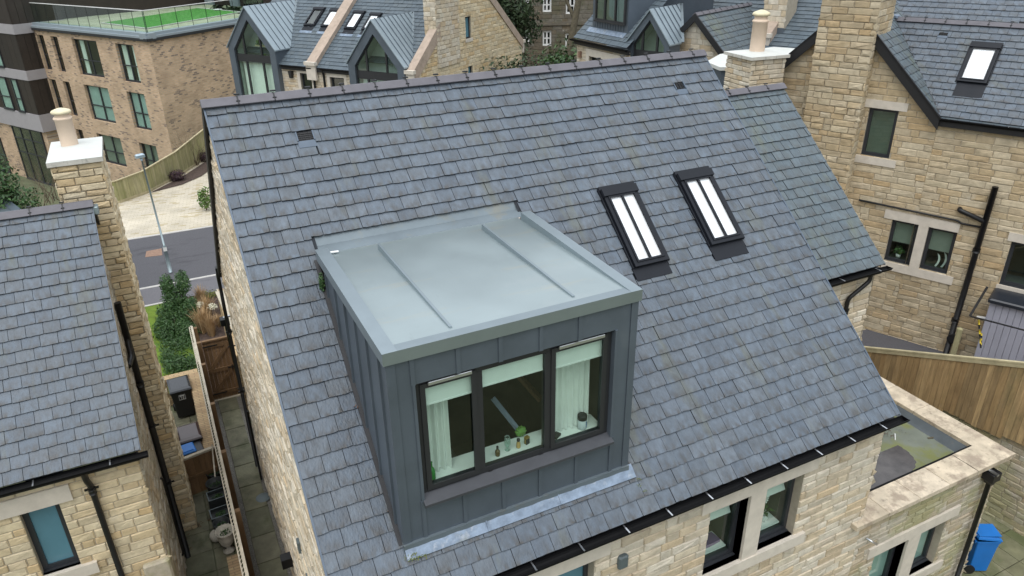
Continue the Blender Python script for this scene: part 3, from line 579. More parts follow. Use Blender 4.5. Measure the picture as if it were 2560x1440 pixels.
flat('gravel_margin', [(-0.72, -2), (0.10, -2), (0.10, 13.0), (-0.72, 13.0)], -4.995, 'gravel')
rnd = random.Random(3); mb = MB(); y = -1.5
while y < 12.7:
    d = rnd.choice((.78, .8, .84)); mb.bevbox(WORLD, -.53 + rnd.uniform(-.01, .01), -.06 + rnd.uniform(-.01, .01), y, y + d - .018, -5.0, -4.965 + rnd.uniform(-.003, .003), .008); y += d
mb.build('flagstone_path', M['slabs'], kind='structure')
mb = MB(); y = -1.0
while y < 12.6:
    x = -1.86
    while x < -.85: mb.bevbox(WORLD, x + .006, min(x + .6, -.9) - .006, y + .006, y + .594, -5.01, -4.97 + rnd.uniform(-.003, .003), .007); x += .6
    y += .6
mb.build('yard_paving', M['slabs'], kind='structure')
mb = MB(); y = -5.5
while y < 4.6:
    x = 11.28
    while x < 13.3: mb.bevbox(WORLD, x + .005, x + .445, y + .005, y + .595, -5.01, -4.955 + rnd.uniform(-.004, .004), .006); x += .45
    y += .6
mb.build('patio_paving', M['patio'], kind='structure')
flat('iron_cover', [atz(*q, -4.985)[:2] for q in ((363, 643), (366, 628), (404, 621), (406, 638))], -4.983, 'rust')

# ================================================================== MAIN HOUSE
W_, D_, H_ = 7.859, 4.8446, 4.2446; TAN = H_ / D_; PIT = math.atan(TAN); cP, sP = math.cos(PIT), math.sin(PIT); SLEN = math.hypot(D_, H_)
main = empty('stone_house', (W_ / 2, D_, -5.0), 'large stone house with a zinc box dormer and two roof windows in its slate roof', 'house')
U = Vector((1, 0, 0)); V = Vector((0, cP, sP)); Nn = Vector((0, -sP, cP))
RP = lambda u, s, h=0.0: Vector((0, 0, 0)) + U * u + V * s + Nn * (h - .014)
rwins = [(4.83, 5.39, 2.99, 4.25), (6.17, 6.77, 3.05, 4.28)]
aprons = [(4.80, 5.38, 2.80, 3.0), (6.15, 6.76, 2.82, 3.06)]
vents = [(0.98, 1.205, 5.60, 5.84), (6.965, 7.17, 5.67, 5.905)]
dh = (0.80, 3.57, 0.57, 4.33)
holes = [dh, rwins[0], rwins[1]] + [(a - .01, b + .01, c + .03, d) for a, b, c, d in aprons] + vents
O0 = -Nn * .014
o = sheet(O0, U, V, [(0, 0), (W_, 0), (W_, SLEN), (0, SLEN)], [(0.84, 3.53, .6, 4.36), rwins[0], rwins[1]]).build('roof', M['underlay'], main)
slates(O0, U, V, [(0, 0), (W_, 0), (W_, SLEN - .03), (0, SLEN - .03)], holes, gauge=SLEN / 33, wid=.236, seed=11).build('slate_covering', M['slate'], o)
o2 = sheet(Vector((W_, 2 * D_, 0)), -U, Vector((0, -cP, sP)), [(0, 0), (W_, 0), (W_, SLEN), (0, SLEN)]).build('roof', M['underlay'], main, label='rear slope of the slate roof')
slates(Vector((W_, 2 * D_, 0)), -U, Vector((0, -cP, sP)), [(0, 0), (W_, 0), (W_, SLEN - .03), (0, SLEN - .03)], rough=0, gauge=SLEN / 33).build('slate_covering', M['slate'], o2)
ridge_tiles(main, (-.04, D_, H_ + .035), (W_ + .02, D_, H_ + .035), first=.445)
for x in (-.012, W_ + .004):                                   # slim metal verge trims
    mb = MB(); mb.bar(Vector((x, 0, -.008)) , Vector((x, D_, H_ - .008)), .022, .026, Nn); mb.build('verge_trim', M['ventslate'], main)
FG = Fr(.045, 0, R(-90))                                        # left gable wall, a = -y
gy = lambda y: TAN * min(y, 2 * D_ - y) - .035
wall(main, FG, [(-2 * D_ + .15, -5.0), (-.12, -5.0), (-.12, gy(.12)), (-D_, gy(D_)), (-2 * D_ + .15, gy(.15))], m='stone', relief=.03, seed=21)
FG2 = Fr(W_ - .05, 0, R(-90))
wall(main, FG2, [(-2 * D_ + .15, -5.0), (-.12, -5.0), (-.12, gy(.12)), (-D_, gy(D_)), (-2 * D_ + .15, gy(.15))], m='stone', face=1, seed=22, ch=.2)
fh = [(4.70, 5.33, -1.63, -.49), (5.60, 6.31, -1.63, -.49), (2.20, 2.97, -1.63, -.49)]
trims = [(4.52, 6.50, -.49, -.22), (4.52, 6.50, -1.81, -1.63), (5.33, 5.60, -1.63, -.49), (2.0, 3.16, -.49, -.22), (2.0, 3.16, -1.81, -1.63)]
wall(main, WORLD, [(.05, -5.0), (W_ - .06, -5.0), (W_ - .06, -.12), (.05, -.12)], fh + trims[2:3], m='stone', b=.12, seed=23, ch=.128)
mb = MB(); mb.box(WORLD, .02, W_ - .02, .02, .13, -.16, -.075); mb.build('fascia', M['blackmatt'], main)
mb = MB(); mb.box(WORLD, -.012, .012, 0.0, .08, -.10, .015); mb.build('verge_end', M['blackmatt'], main)
for t, nm in zip(trims, ('lintel', 'sill', 'stone_mullion', 'lintel', 'sill')):
    stone_trim(main, WORLD, *t, b0=.075 if nm != 'sill' else .055, b1=.24, name=nm)
FM = Fr(0, .12, 0)
wn = window(main, FM, 4.70, 5.33, -1.63, -.49, b=.13, fw=.055, gm='glass', room=1.3, label='window with a folded blind and a purple cushion behind the glass')
wn2 = window(main, FM, 5.60, 6.31, -1.63, -.49, b=.13, fw=.055, gm='glass', room=1.3, label='window with a folded blind and a potted orchid behind the glass')
window(main, FM, 2.20, 2.97, -1.63, -.49, b=.13, fw=.055, pane='frost', label='frosted window under the gutter')
for wo_, a0, a1 in ((wn, 4.76, 5.27), (wn2, 5.66, 6.25)):      # roman blinds, slack folds
    mb = MB(); prof = [(-.52, .36), (-.62, .355), (-.72, .37), (-.79, .33), (-.75, .375), (-.88, .37), (-.95, .33), (-.91, .385), (-.99, .39)]
    vs = [Vector((a, .0 + y_, z)) for a in (a0, a1) for z, y_ in prof]; n = len(prof)
    mb.add(vs, [(i, i + 1, n + i + 1, n + i) for i in range(n - 1)]); mb.build('roman_blind', M['blind'], wo_)
    mb = MB(); mb.box(WORLD, a0, a1, .33, .62, -1.56, -1.535); mb.build('inner_sill', M['blind'], wo_)
# grey cover plate
mb = MB(); mb.bevbox(Fr(0, .09, 0), 3.29, 3.43, -.03, .05, -.80, -.62, .018); mb.build('wall_vent', M['vent'], main)
gutter(main, WORLD, -.04, W_ + .07, -.052, -.045, rad=.066, brackets=.31, step=.60)
# rear slope barge, rear gutter stop and downpipe
bargeboard(main, FG, (-2 * D_ + .02, .04), (-D_, H_ + .03), -.075, -.045, .19)
bargeboard(main, FG, (-2 * D_ + .02, .0), (-D_, H_ - .0), -.045, .0, .12, name='soffit')
mb = MB(); mb.box(WORLD, -.06, .06, 2 * D_ - .02, 2 * D_ + .10, -.17, .04); mb.build('gutter_end', M['black'], main)
pipe(main, [(-.035, 2 * D_ + .04, -.1), (-.035, 2 * D_ + .03, -.45), (-.045, 9.62, -.75), (-.045, 9.62, -4.95)], .036, clips=[(-.04, 9.62, -1.4), (-.04, 9.62, -2.9)], sockets=[(-.04, 9.62, -1.4), (-.04, 9.62, -2.9)])
pipe(main, [(-.035, 8.95, -3.0), (-.04, 8.95, -4.4), (-.035, 9.1, -4.95)], .022, name='waste_pipe')
for (x, y_, z, s_) in ((.0, 3.2, -1.7, .05), (.0, 2.7, -1.9, .05)):
    mb = MB(); mb.bevbox(Fr(.02, y_, R(-90)), -.06, .06, -.03, .02, z - .1, z + .1, .008); mb.build('wall_vent', M['vent'], main)
mb = MB(); mb.box(Fr(.0, 5.35, R(-90)), -.09, .09, -.16, .02, -4.05, -3.85); mb.build('wall_lamp', M['black'], main)
mb = MB(); mb.tube([(-.0, 4.7, -4.05), (-.10, 4.7, -4.05), (-.10, 4.7, -4.02), (-.16, 4.7, -3.99)], [.045, .03, .04, .05], 12); mb.build('wall_bracket', M['black'], main)

# ---- roof windows
def roof_window(root, RP_, r, ap, blind='whiteblind', bars=1, half=None, m_ap='rwframe', lift=.0):
    u0, u1, s0, s1 = r
    class RF:                                                       # frame on the slope: a=u, b=height off the roof, z=s
        pass
    f = RF(); f.w = lambda a, b, z: RP_(a, z, b); f.o = Vector((0, 0, 0))
    mb = MB(); ring_frame(mb, f, u0, u1, s0, s1 - .02, .0, .085, .075)
    o = mb.build('roof_window', M['rwframe'], root)
    mb = MB(); ring_frame(mb, f, u0 + .055, u1 - .055, s0 + .055, s1 - .15, .085, .10, .028)
    for k in range(bars):
        a = u0 + (u1 - u0) * (k + 1) / (bars + 1); mb.box(f, a - .015, a + .015, .066, .100, s0 + .08, s1 - .17)
    mb.build('glazing_bar', M['rwframe'], o)
    mb = MB(); mb.box(f, u0 - .01, u1 + .01, .06, .115, s1 - .15, s1 - .03); mb.box(f, u0 - .02, u1 + .02, .03, .07, s1 - .03, s1 + .03); mb.box(f, u0 - .03, u0 - .012, 0, .05, s0, s1); mb.box(f, u1 + .012, u1 + .03, 0, .05, s0, s1); mb.build('top_cowl', M['rwframe'], o)
    mb = MB(); mb.add([f.w(a, .068, s) for a, s in ((u0 + .07, s0 + .07), (u1 - .07, s0 + .07), (u1 - .07, s1 - .15), (u0 + .07, s1 - .15))], [(0, 1, 2, 3)]); mb.build('pane', M['skyglass'], o)
    if blind:
        zz = s0 + .06 if not half else s0 + half
        mb = MB(); mb.box(f, u0 + .06, u1 - .06, .052, .058, zz, s1 - .10); mb.build('blind', M[blind], o)
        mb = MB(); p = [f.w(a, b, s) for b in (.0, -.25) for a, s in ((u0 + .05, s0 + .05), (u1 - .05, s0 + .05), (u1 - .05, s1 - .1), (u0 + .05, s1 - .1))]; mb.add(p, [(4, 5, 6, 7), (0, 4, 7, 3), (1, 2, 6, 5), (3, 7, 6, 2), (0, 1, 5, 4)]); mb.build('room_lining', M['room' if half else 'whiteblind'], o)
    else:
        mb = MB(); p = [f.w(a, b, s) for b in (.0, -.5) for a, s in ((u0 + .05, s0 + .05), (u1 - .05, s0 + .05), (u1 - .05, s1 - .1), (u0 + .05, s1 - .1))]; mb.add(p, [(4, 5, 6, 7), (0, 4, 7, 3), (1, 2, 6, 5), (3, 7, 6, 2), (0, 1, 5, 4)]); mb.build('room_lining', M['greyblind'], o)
    if ap:
        mb = MB(); n = 12; a0, a1, c0, c1 = ap
        vs = [f.w(a0 + (a1 - a0) * i / n, .026 + .0012 * math.sin(i * .9) + (0 if k else .002), s) for k, s in enumerate((c0, c1)) for i in range(n + 1)]
        mb.add(vs, [(i, i + 1, n + 2 + i, n + 1 + i) for i in range(n)]); mb.box(f, a0, a1, .0, .0225, c0, c1); mb.build('apron_flashing', M[m_ap], o)
    return o
for r, ap in zip(rwins, aprons): roof_window(main, RP, r, ap)
# ---- vent tiles
def vent_tile(root, RP_, r, m='ventslate'):
    class RF: pass
    f = RF(); f.w = lambda a, b, z: RP_(a, z, b); f.o = Vector((0, 0, 0)); u0, u1, s0, s1 = r; sm = s0 + (s1 - s0) * .42
    mb = MB(); mb.box(f, u0, u1, -.01, .017, s0, sm); mb.box(f, u0, u0 + .015, -.01, .03, sm, s1); mb.box(f, u1 - .015, u1, -.01, .03, sm, s1); o = mb.build('vent_tile', M[m], root)
    mb = MB(); mb.box(f, u0 + .015, u1 - .015, -.02, .004, sm, s1)
    for k in range(1, 4): a = u0 + (u1 - u0) * k / 4; mb.box(f, a - .003, a + .003, .004, .016, sm, s1)
    for k in range(1, 5): s = sm + (s1 - sm) * k / 5; mb.box(f, u0 + .015, u1 - .015, .004, .012, s - .003, s + .003)
    mb.build('vent_grille', M['blackmatt'], o)
for r in vents: vent_tile(main, RP, r)

# ---- the box dormer
YF, XL, XR, ZT, YB = .433, .8114, 3.5576, 2.7507, 3.20
ov, rt = .0414, .1308; YO = YF - ov
mbd = MB(); mbd.box(WORLD, XL + .01, XL + .05, YF + .05, 3.1, .2, ZT - .1); mbd.box(WORLD, XR - .05, XR - .01, YF + .05, 3.1, .2, ZT - .1)
dorm = mbd.build('dormer', M['room'], main, label='zinc clad box dormer with a flat zinc roof and three-light window')
WX0, WX1, WZ0, WZ1 = 1.065, 3.295, .945, 2.325
roofz = lambda y: y * TAN
# cheeks (side cladding) as upright trays clipped to the roof slope
for x, sg, nm in ((XL, -1, 'l'), (XR, 1, 'r')):
    f = Fr(x, 0, R(-90)); mb = MB(); y = YF; trays = [YF, .62, 1.02, 1.42, 1.82, 2.22, 2.62, 3.02]
    for i in range(len(trays) - 1):
        y0, y1 = trays[i], trays[i + 1]; p = [(-y1, roofz(y1) + .0), (-y0, roofz(y0)), (-y0, ZT - .10), (-y1, ZT - .10)]
        if p[0][1] > ZT - .12: continue
        hl = [(p[0][0] + .002, p[0][1]), (p[1][0] - .002, p[1][1]), (p[2][0] - .002, p[2][1]), (p[3][0] + .002, p[3][1])]
        mb.prism(f, hl, min(0, sg * .012) if sg < 0 else -.02, .02 if sg < 0 else .012)
    mb.build('cheek_cladding', M['zincwall'], dorm)
    for y0 in trays[1:-1]:
        if roofz(y0) > ZT - .15: continue
        mb = MB(); mb.box(f, -y0 - .012, -y0 + .012, min(sg * .034, 0), max(sg * .034, 0), roofz(y0) + .02, ZT - .12); mb.build('standing_seam', M['zincwall'], dorm)
    mb = MB(); mb.bar(Vector((x + sg * .035, YF + .02, roofz(YF) + .025)), Vector((x + sg * .035, 3.0, roofz(3.0) + .025)), .05, .03, Nn); mb.build('side_flashing', M['union'], dorm)
# front cladding: panels between the seams, leaving the window open
def front_panels(z0f, z1f, xs, nm):
    for i in range(len(xs) - 1): mb = MB(); mb.box(WORLD, xs[i] + .0005, xs[i + 1] - .0005, YF - .010, YF + .03, z0f, z1f); mb.build('cladding_panel', M['zincwall'], dorm)
    for x in xs[1:-1]: mb = MB(); mb.box(WORLD, x - .022, x + .022, YF - .024, YF - .0102, z0f, z1f); mb.build('cover_strip', M['zincwall'], dorm)
top_x = [XL + .075, aty(1027, 905, YF).x, aty(1142, 870, YF).x, aty(1249, 850, YF).x, aty(1351, 830, YF).x, aty(1449, 805, YF).x, XR - .07]
bot_x = [XL + .075, aty(1064, 1345, YF).x, aty(1162, 1280, YF).x, aty(1258, 1240, YF).x, aty(1349, 1210, YF).x, aty(1438, 1180, YF).x, WX1 + .03, XR - .07]
bot_x = sorted(bot_x)
front_panels(WZ1 + .0, ZT - rt + .02, top_x, 't'); front_panels(roofz(YF) + .03, WZ0 - .02, bot_x, 'b')
front_panels(WZ0 - .02, WZ1, [XL + .075, WX0 - .03], 'l'); front_panels(WZ0 - .02, WZ1, [WX1 + .03, XR - .07], 'r')
for x0, x1, zz in ((XL - .0165, XL + .073, -.03), (XR - .068, XR + .0165, -.03)): mb = MB(); mb.box(WORLD, x0, x1, YF - .022, YF + .06, roofz(YF) + zz, ZT - rt + .02); mb.build('corner_trim', M['zincwall'], dorm)
for x0, x1 in ((WX0 - .034, WX0 - .004), (WX1 + .004, WX1 + .034)): mb = MB(); mb.box(WORLD, x0, x1, YF - .026, YF + .05, roofz(YF) + .05, WZ1); mb.build('jamb_trim', M['zincwall'], dorm)
mb = MB(); mb.box(WORLD, XL - .02, XR + .02, YF - .045, YF + .02, roofz(YF) - .06, roofz(YF) + .03 + .03); mb.build('base_flashing', M['leadgrey'], dorm)
# lead apron dressed over the slates below
mb = MB(); n = 40; s0_, s1_ = .435, .60
vs = []
for k, s in enumerate((s0_, (s0_ + s1_) / 2, s1_)):
    for i in range(n + 1):
        u = .795 + (3.635 - .795) * i / n; vs.append(RP(u, s, .044 + .005 * math.sin(i * 1.7 + k) * (k == 1) + .0015 * math.sin(i * .9)))
    if k == 0: vs_front = [q.copy() for q in vs]
mb.add(vs, [(k * (n + 1) + i, k * (n + 1) + i + 1, (k + 1) * (n + 1) + i + 1, (k + 1) * (n + 1) + i) for k in range(2) for i in range(n)], True)
mb.add(vs_front + [q - Nn * .03 for q in vs_front], [(i, i + 1, n + 2 + i, n + 1 + i) for i in range(n)])
for u in (1.72, 2.62): mb.bar(RP(u, s0_, .049), RP(u, s1_, .050), .012, .006, Nn)
mb.build('lead_apron', M['lead'], dorm)
# flat roof: sheet falling slightly to the back, edge upstands that taper out at the front
zf, zb = ZT - .012, 2.70
mb = MB(); NX, NY = 24, 16; xa, xb, ya, yb2 = XL + .10, XR - .09, YO + .13, 3.06; vs = []
rr_ = random.Random(8)
for j in range(NY + 1):
    for i in range(NX + 1):
        x = xa + (xb - xa) * i / NX; y = ya + (yb2 - ya) * j / NY; e = min(i, NX - i, j, NY - j)
        vs.append((x, y, zf + (zb - zf) * j / NY + (0 if e == 0 else .0035 * math.sin(x * 5 + 1) * math.sin(y * 4 + x) - .002)))
mb.add(vs, [(j * (NX + 1) + i, j * (NX + 1) + i + 1, (j + 1) * (NX + 1) + i + 1, (j + 1) * (NX + 1) + i) for j in range(NY) for i in range(NX)], True)
# back upstand running up under the slates
mb.build('flat_roof', M['zinc'], dorm)
mb = MB(); mb.add([(xa - .12, yb2 - .02, zb - .002), (xb + .12, yb2 - .02, zb - .002), (xb + .12, 3.20, roofz(3.20) - .055), (xa - .12, 3.20, roofz(3.20) - .055), (xb + .12, 3.30, roofz(3.30) - .03), (xa - .12, 3.30, roofz(3.30) - .03)], [(0, 1, 2, 3), (3, 2, 4, 5)]); mb.build('back_upstand', M['leadgrey'], dorm)
mb = MB(); ybk = 2.93
zr0, zr1 = ZT, 2.808
for x0, x1 in ((XL - ov, XL + .105), (XR - .095, XR + ov)):
    vs = [Vector((x, y, z)) for x in (x0, x1) for y, z in ((YO, ZT - rt), (YO, zr0), (ybk, zr1), (ybk, zr1 - rt))]
    mb.add(vs, [(0, 1, 2, 3), (7, 6, 5, 4), (1, 5, 6, 2), (0, 4, 5, 1), (3, 2, 6, 7), (0, 3, 7, 4)])
mb.add([(XL + .105, YO, ZT - rt), (XR - .095, YO, ZT - rt), (XR - .095, YO, ZT), (XL + .105, YO, ZT), (XR - .095, YO + .135, ZT - .008), (XL + .105, YO + .135, ZT - .008)], [(0, 1, 2, 3), (3, 2, 4, 5)])
mb.build('roof_edge', M['zinc_edge'], dorm)
mb = MB(); mb.box(WORLD, XL + .02, XR - .02, YO + .01, YF + .04, ZT - rt - .004, ZT - rt + .012); mb.build('edge_soffit', M['zincwall'], dorm)
for xf, xbk, yf_, yb_ in ((aty(0, 0, 1).x * 0 + atz(1127, 819, zf).x, atz(941, 610, zb + .03).x, atz(1127, 819, zf).y, 2.86), (atz(1434, 742, zf).x, atz(1196, 560, zb + .03).x, atz(1434, 742, zf).y, 2.86)):
    mb = MB(); h0, h1 = .012, .075
    p, q = Vector((xf, yf_, zf - .01)), Vector((xbk, yb_, zb)); d = Vector((.014, 0, 0)); up = Vector((0, 0, 1))
    vs = [p - d, p + d, p + d + up * (h0 + .01), p - d + up * (h0 + .01), q - d * 1.3, q + d * 1.3, q + d + up * h1, q - d + up * h1]
    mb.add(vs, [(0, 1, 2, 3), (7, 6, 5, 4), (0, 4, 5, 1), (1, 5, 6, 2), (2, 6, 7, 3), (3, 7, 4, 0)]); mb.build('roof_seam', M['zinc_edge'], dorm)
mb = MB(); c = atz(836, 630, zb + .02); mb.bevbox(Fr(c.x, c.y, R(-8), c.z), -.05, .05, -.02, .02, 0, .008, .002); mb.build('label_strip', M['white'], dorm)

# dormer window
FW = Fr(0, YF, 0)
mb = MB(); ring_frame(mb, FW, WX0, WX1, WZ0, WZ1, .045, .115, .085)
m1, m2 = 1.725, 2.535
for m_ in (m1, m2): mb.box(FW, m_ - .05, m_ + .05, .042, .112, WZ0 + .085, WZ1 - .085)
dw = mb.build('window', M['frame'], main, label='three-light window in the face of the zinc dormer')
lights = [(WX0 + .085, m1 - .05), (m1 + .05, m2 - .05), (m2 + .05, WX1 - .085)]
for k, (a0, a1) in enumerate(lights):
    if k != 1:
        mb = MB(); ring_frame(mb, FW, a0 - .03, a1 + .03, WZ0 + .05, WZ1 - .05, .028, .044, .052); mb.build('sash', M['frame'], dw)
        mb = MB(); mb.bevbox(Fr(0, YF, 0), a0 + .05, a1 - .02, .006, .03, WZ1 - .065, WZ1 - .03, .004); mb.build('trickle_vent', M['chrome'], dw)
    i = 0 if k == 1 else .022
    mb = MB(); mb.add([FW.w(a0 + i - .01, .06, WZ0 + .075 + i), FW.w(a1 - i + .01, .06, WZ0 + .075 + i), FW.w(a1 - i + .01, .06, WZ1 - .075 - i), FW.w(a0 + i - .01, .06, WZ1 - .075 - i)], [(0, 1, 2, 3)]); mb.build('pane', M['glass'], dw)
mb = MB(); vs = [Vector((x, y, z)) for x in (WX0 - .02, WX1 + .02) for y, z in ((YF + .05, WZ0 + .02), (YF - .085, WZ0 - .035), (YF - .085, WZ0 - .065), (YF + .05, WZ0 - .045))]
mb.add(vs, [(3, 2, 1, 0), (4, 5, 6, 7), (0, 1, 5, 4), (1, 2, 6, 5), (2, 3, 7, 6)]); mb.build('window_sill', M['silltrim'], dw)
for x in (1.83, 2.44): mb = MB(); mb.box(FW, x - .025, x + .025, .035, .046, WZ0 + .025, WZ0 + .035); mb.build('drain_cap', M['blackmatt'], dw)
# room behind the dormer glass
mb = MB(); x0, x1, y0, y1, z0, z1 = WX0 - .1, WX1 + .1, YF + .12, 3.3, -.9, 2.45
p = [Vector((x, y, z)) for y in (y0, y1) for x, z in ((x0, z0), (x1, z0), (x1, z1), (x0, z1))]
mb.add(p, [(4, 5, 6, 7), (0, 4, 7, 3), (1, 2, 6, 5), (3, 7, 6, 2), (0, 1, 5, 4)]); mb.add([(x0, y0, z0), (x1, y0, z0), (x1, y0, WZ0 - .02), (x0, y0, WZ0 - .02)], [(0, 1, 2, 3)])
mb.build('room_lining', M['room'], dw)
mb = MB(); mb.bevbox(WORLD, WX0, WX1, YF + .118, YF + .40, WZ0 + .02, WZ0 + .055, .008); mb.build('inner_sill', M['blind'], dw)
mb = MB(); mb.bar(aty(1232, 995, 1.25), aty(1316, 1100, .9), .055, .03); mb.build('roof_strut', M['strut'], dw)
mb = MB(); mb.bar(aty(1275, 915, 1.6), aty(1352, 1000, 1.3), .07, .05); mb.build('roof_strut', M['woodbrown'], dw)
t = empty('bed', (1.55, 2.0, -.9), 'bed with a pale grey cover, dimly seen behind the left light of the dormer', 'bed'); mb = MB(); mb.bevbox(WORLD, 1.02, 2.0, 1.15, 2.9, -.2, .12, .05); mb.build('mattress', M['greyblind'], t); mb = MB(); mb.box(WORLD, 1.0, 2.02, 1.1, 1.16, -.9, .2); mb.build('bed_end', M['woodbrown'], t)
for k, (a0, a1) in enumerate(lights):
    zb_ = WZ1 - (.33 if k != 1 else .30); mb = MB(); mb.box(FW, a0 + .005, a1 - .005, .085, .092, zb_, WZ1 - .06); mb.bar(FW.w(a0 + .005, .088, zb_), FW.w(a1 - .005, .088, zb_), .014, .018)
    tag(mb.build('roller_blind', M['blind']), ['pale roller blind pulled a little way down in the left light of the dormer window', 'pale roller blind pulled down a little in the wide middle light of the dormer', 'pale roller blind pulled a little way down in the right light of the dormer window'][k], 'blind', 'roller blinds in the dormer window')
for a0, a1, fo, sd_, ga, lb in ((1.135, 1.47, 4.5, 3, .0, 'narrow white curtain hanging at the left end of the dormer window'), (2.60, 3.19, 8.5, 5, .0, 'full white curtain drawn across the right light of the dormer window')):
    mb = MB(); curtain_mesh(mb, FW, a0, a1, .27, WZ0 + .06, WZ1 - .05, folds=fo, amp=.026, seed=sd_, gather=ga); tag(mb.build('curtain', M['curtain']), lb, 'curtain', 'curtains in the dormer window')
# things on the dormer sill
ZS = WZ0 + .055
def on_sill(u, v, dy=.26): q = aty(u, v, YF + dy); return Vector((q.x, YF + dy, ZS))
c = Vector((1.215, YF + .155, ZS))
mb = MB(); mb.lathe(c, [(0.001, .0), (.036, .002), (.038, .02), (.038, .12), (.030, .15), (.013, .175), (.012, .22), (.015, .222), (.015, .235), (.001, .236)], 16); t = mb.build('bottle', M['bottlegreen']); tag(t, 'green glass bottle on the dormer sill in front of the narrow curtain', 'bottle')
c = Vector((1.99, YF + .20, ZS)); t = empty('bottle', c, 'small dark amber bottle on the dormer sill, leftmost in the middle light', 'bottle')
mb = MB(); mb.lathe(c, [(0.001, 0), (.026, .002), (.028, .01), (.028, .062), (.02, .075), (.010, .082), (.010, .10)], 14); mb.build('body', M['amber'], t); mb = MB(); mb.lathe(c, [(.013, .095), (.013, .125), (.001, .126)], 12); mb.build('cap', M['blackmatt'], t)
c = Vector((2.13, YF + .24, ZS)); mb = MB(); mb.lathe(c, [(.001, 0), (.033, .001), (.034, .006), (.006, .012), (.005, .03), (.022, .045), (.036, .08), (.038, .12), (.031, .175), (.029, .175), (.036, .12), (.034, .08), (.02, .05), (.001, .04)], 20); tag(mb.build('wine_glass', M['clearglass']), 'empty stemmed drinking glass on the dormer sill', 'glass')
c = Vector((2.255, YF + .22, ZS)); t = empty('bottle', c, 'small bottle of golden liquid with a round black cap beside the drinking glass', 'bottle')
mb = MB(); mb.lathe(c, [(0.001, 0), (.023, .002), (.024, .01), (.022, .065), (.012, .078), (.010, .088)], 14); mb.build('body', M['gold'], t); mb = MB(); mb.lathe(c, [(.012, .085), (.019, .09), (.019, .115), (.012, .122), (.001, .123)], 12); mb.build('cap', M['blackmatt'], t)
c = Vector((2.37, YF + .24, ZS)); t = empty('box', c, 'small dark box with a gilt top on the dormer sill', 'box')
mb = MB(); mb.box(Fr(c.x, c.y, .3, c.z), -.024, .024, -.02, .02, 0, .075); mb.build('body', M['blackmatt'], t); mb = MB(); mb.box(Fr(c.x, c.y, .3, c.z), -.026, .026, -.022, .022, .0755, .092); mb.box(Fr(c.x, c.y, .3, c.z), -.026, -.0245, -.012, .012, .01, .07); mb.build('lid', M['goldbox'], t)
c = Vector((2.365, YF + .38, ZS)); mb = MB(); n = 40
ring = [(.058 + .009 * math.cos(k * 2 * math.pi / n * 10)) for k in range(n)]
vs = [c + Vector((ring[k] * math.cos(k * 2 * math.pi / n), dy, .075 + ring[k] * math.sin(k * 2 * math.pi / n))) for dy in (-.02, .02) for k in range(n)] + [c + Vector((0, -.045, .085)), c + Vector((0, .045, .085))]
mb.add(vs, [(k, (k + 1) % n, n + (k + 1) % n, n + k) for k in range(n)] + [((k + 1) % n, k, 2 * n) for k in range(n)] + [(n + k, n + (k + 1) % n, 2 * n + 1) for k in range(n)]); tag(mb.build('ornament', M['cactus']), 'round green ornament with a scalloped edge behind the dormer sill', 'ornament')
c = Vector((3.06, YF + .20, ZS)); t = empty('jar', c, 'black-lidded tub with a blue and pale label on the dormer sill', 'jar')
mb = MB(); mb.lathe(c, [(.001, 0), (.05, .002), (.052, .01), (.052, .125), (.04, .13)], 20); mb.build('body', M['label_w'], t)
mb = MB(); mb.lathe(c, [(.04, .128), (.056, .13), (.056, .18), (.05, .188), (.001, .188)], 20); mb.build('lid', M['blackmatt'], t)
mb = MB(); vs = [c + Vector((.0535 * math.cos(a), .0535 * math.sin(a), h)) for h in (.02, .11) for a in [-1.1 + i * .2 for i in range(8)]]; mb.add(vs, [(i, i + 1, 9 + i, 8 + i) for i in range(7)], True); mb.build('blue_panel', M['blue'], t)
c = Vector((2.72, YF + .20, ZS)); mb = MB(); mb.bevbox(Fr(c.x, c.y, .5, c.z), -.055, .055, -.035, .035, 0, .03, .005); tag(mb.build('wallet', M['blackmatt']), 'flat black wallet lying on the dormer sill below the full curtain', 'wallet')
# orchids and cushion behind the lower windows
def orchid(x, y, z, lb, s=1.0):
    t = empty('potted_orchid', (x, y, z), lb, 'plant'); c = Vector((x, y, z)); rn = random.Random(int(x * 10))
    mb = MB(); mb.lathe(c, [(.001, 0), (.04 * s, .002), (.065 * s, .05 * s), (.06 * s, .11 * s), (.055 * s, .11 * s), (.001, .09 * s)], 18); mb.build('pot', M['white'], t)
    mb = MB()
    for k in range(5):
        a = k * 1.3 + .4; d = Vector((math.cos(a), math.sin(a), 0)); q = c + Vector((0, 0, .10 * s)); sd2 = d.cross(Vector((0, 0, 1))) * .028 * s
        mb.add([q, q + d * .07 * s + sd2 + Vector((0, 0, .08 * s)), q + d * .13 * s + Vector((0, 0, .06 * s)), q + d * .07 * s - sd2 + Vector((0, 0, .08 * s))], [(0, 1, 2, 3)])
    mb.build('leaf', M['leaf'], t)
    mb = MB(); st = [c + Vector((0, 0, .1 * s)), c + Vector((.02, .0, .25 * s)), c + Vector((.0, -.02, .36 * s)), c + Vector((-.05, -.03, .38 * s))]; mb.tube(st, .004, 5); mb.build('stem', M['twig'], t)
    mb = MB()
    for q in (st[3], st[2], st[3] + Vector((.03, 0, -.04)), st[1] + Vector((-.03, -.02, .07))):
        for k in range(5):
            a = k * 1.257; r_ = .026 * s; mb.add([q, q + Vector((r_ * math.cos(a - .5), -.01, r_ * math.sin(a - .5))), q + Vector((r_ * 1.3 * math.cos(a), -.014, r_ * 1.3 * math.sin(a))), q + Vector((r_ * math.cos(a + .5), -.01, r_ * math.sin(a + .5)))], [(0, 1, 2, 3)])
    mb.build('flower', M['white'], t); return t
orchid(6.04, .46, -1.535, 'white orchid in a round white pot behind the right front window', 1.25)
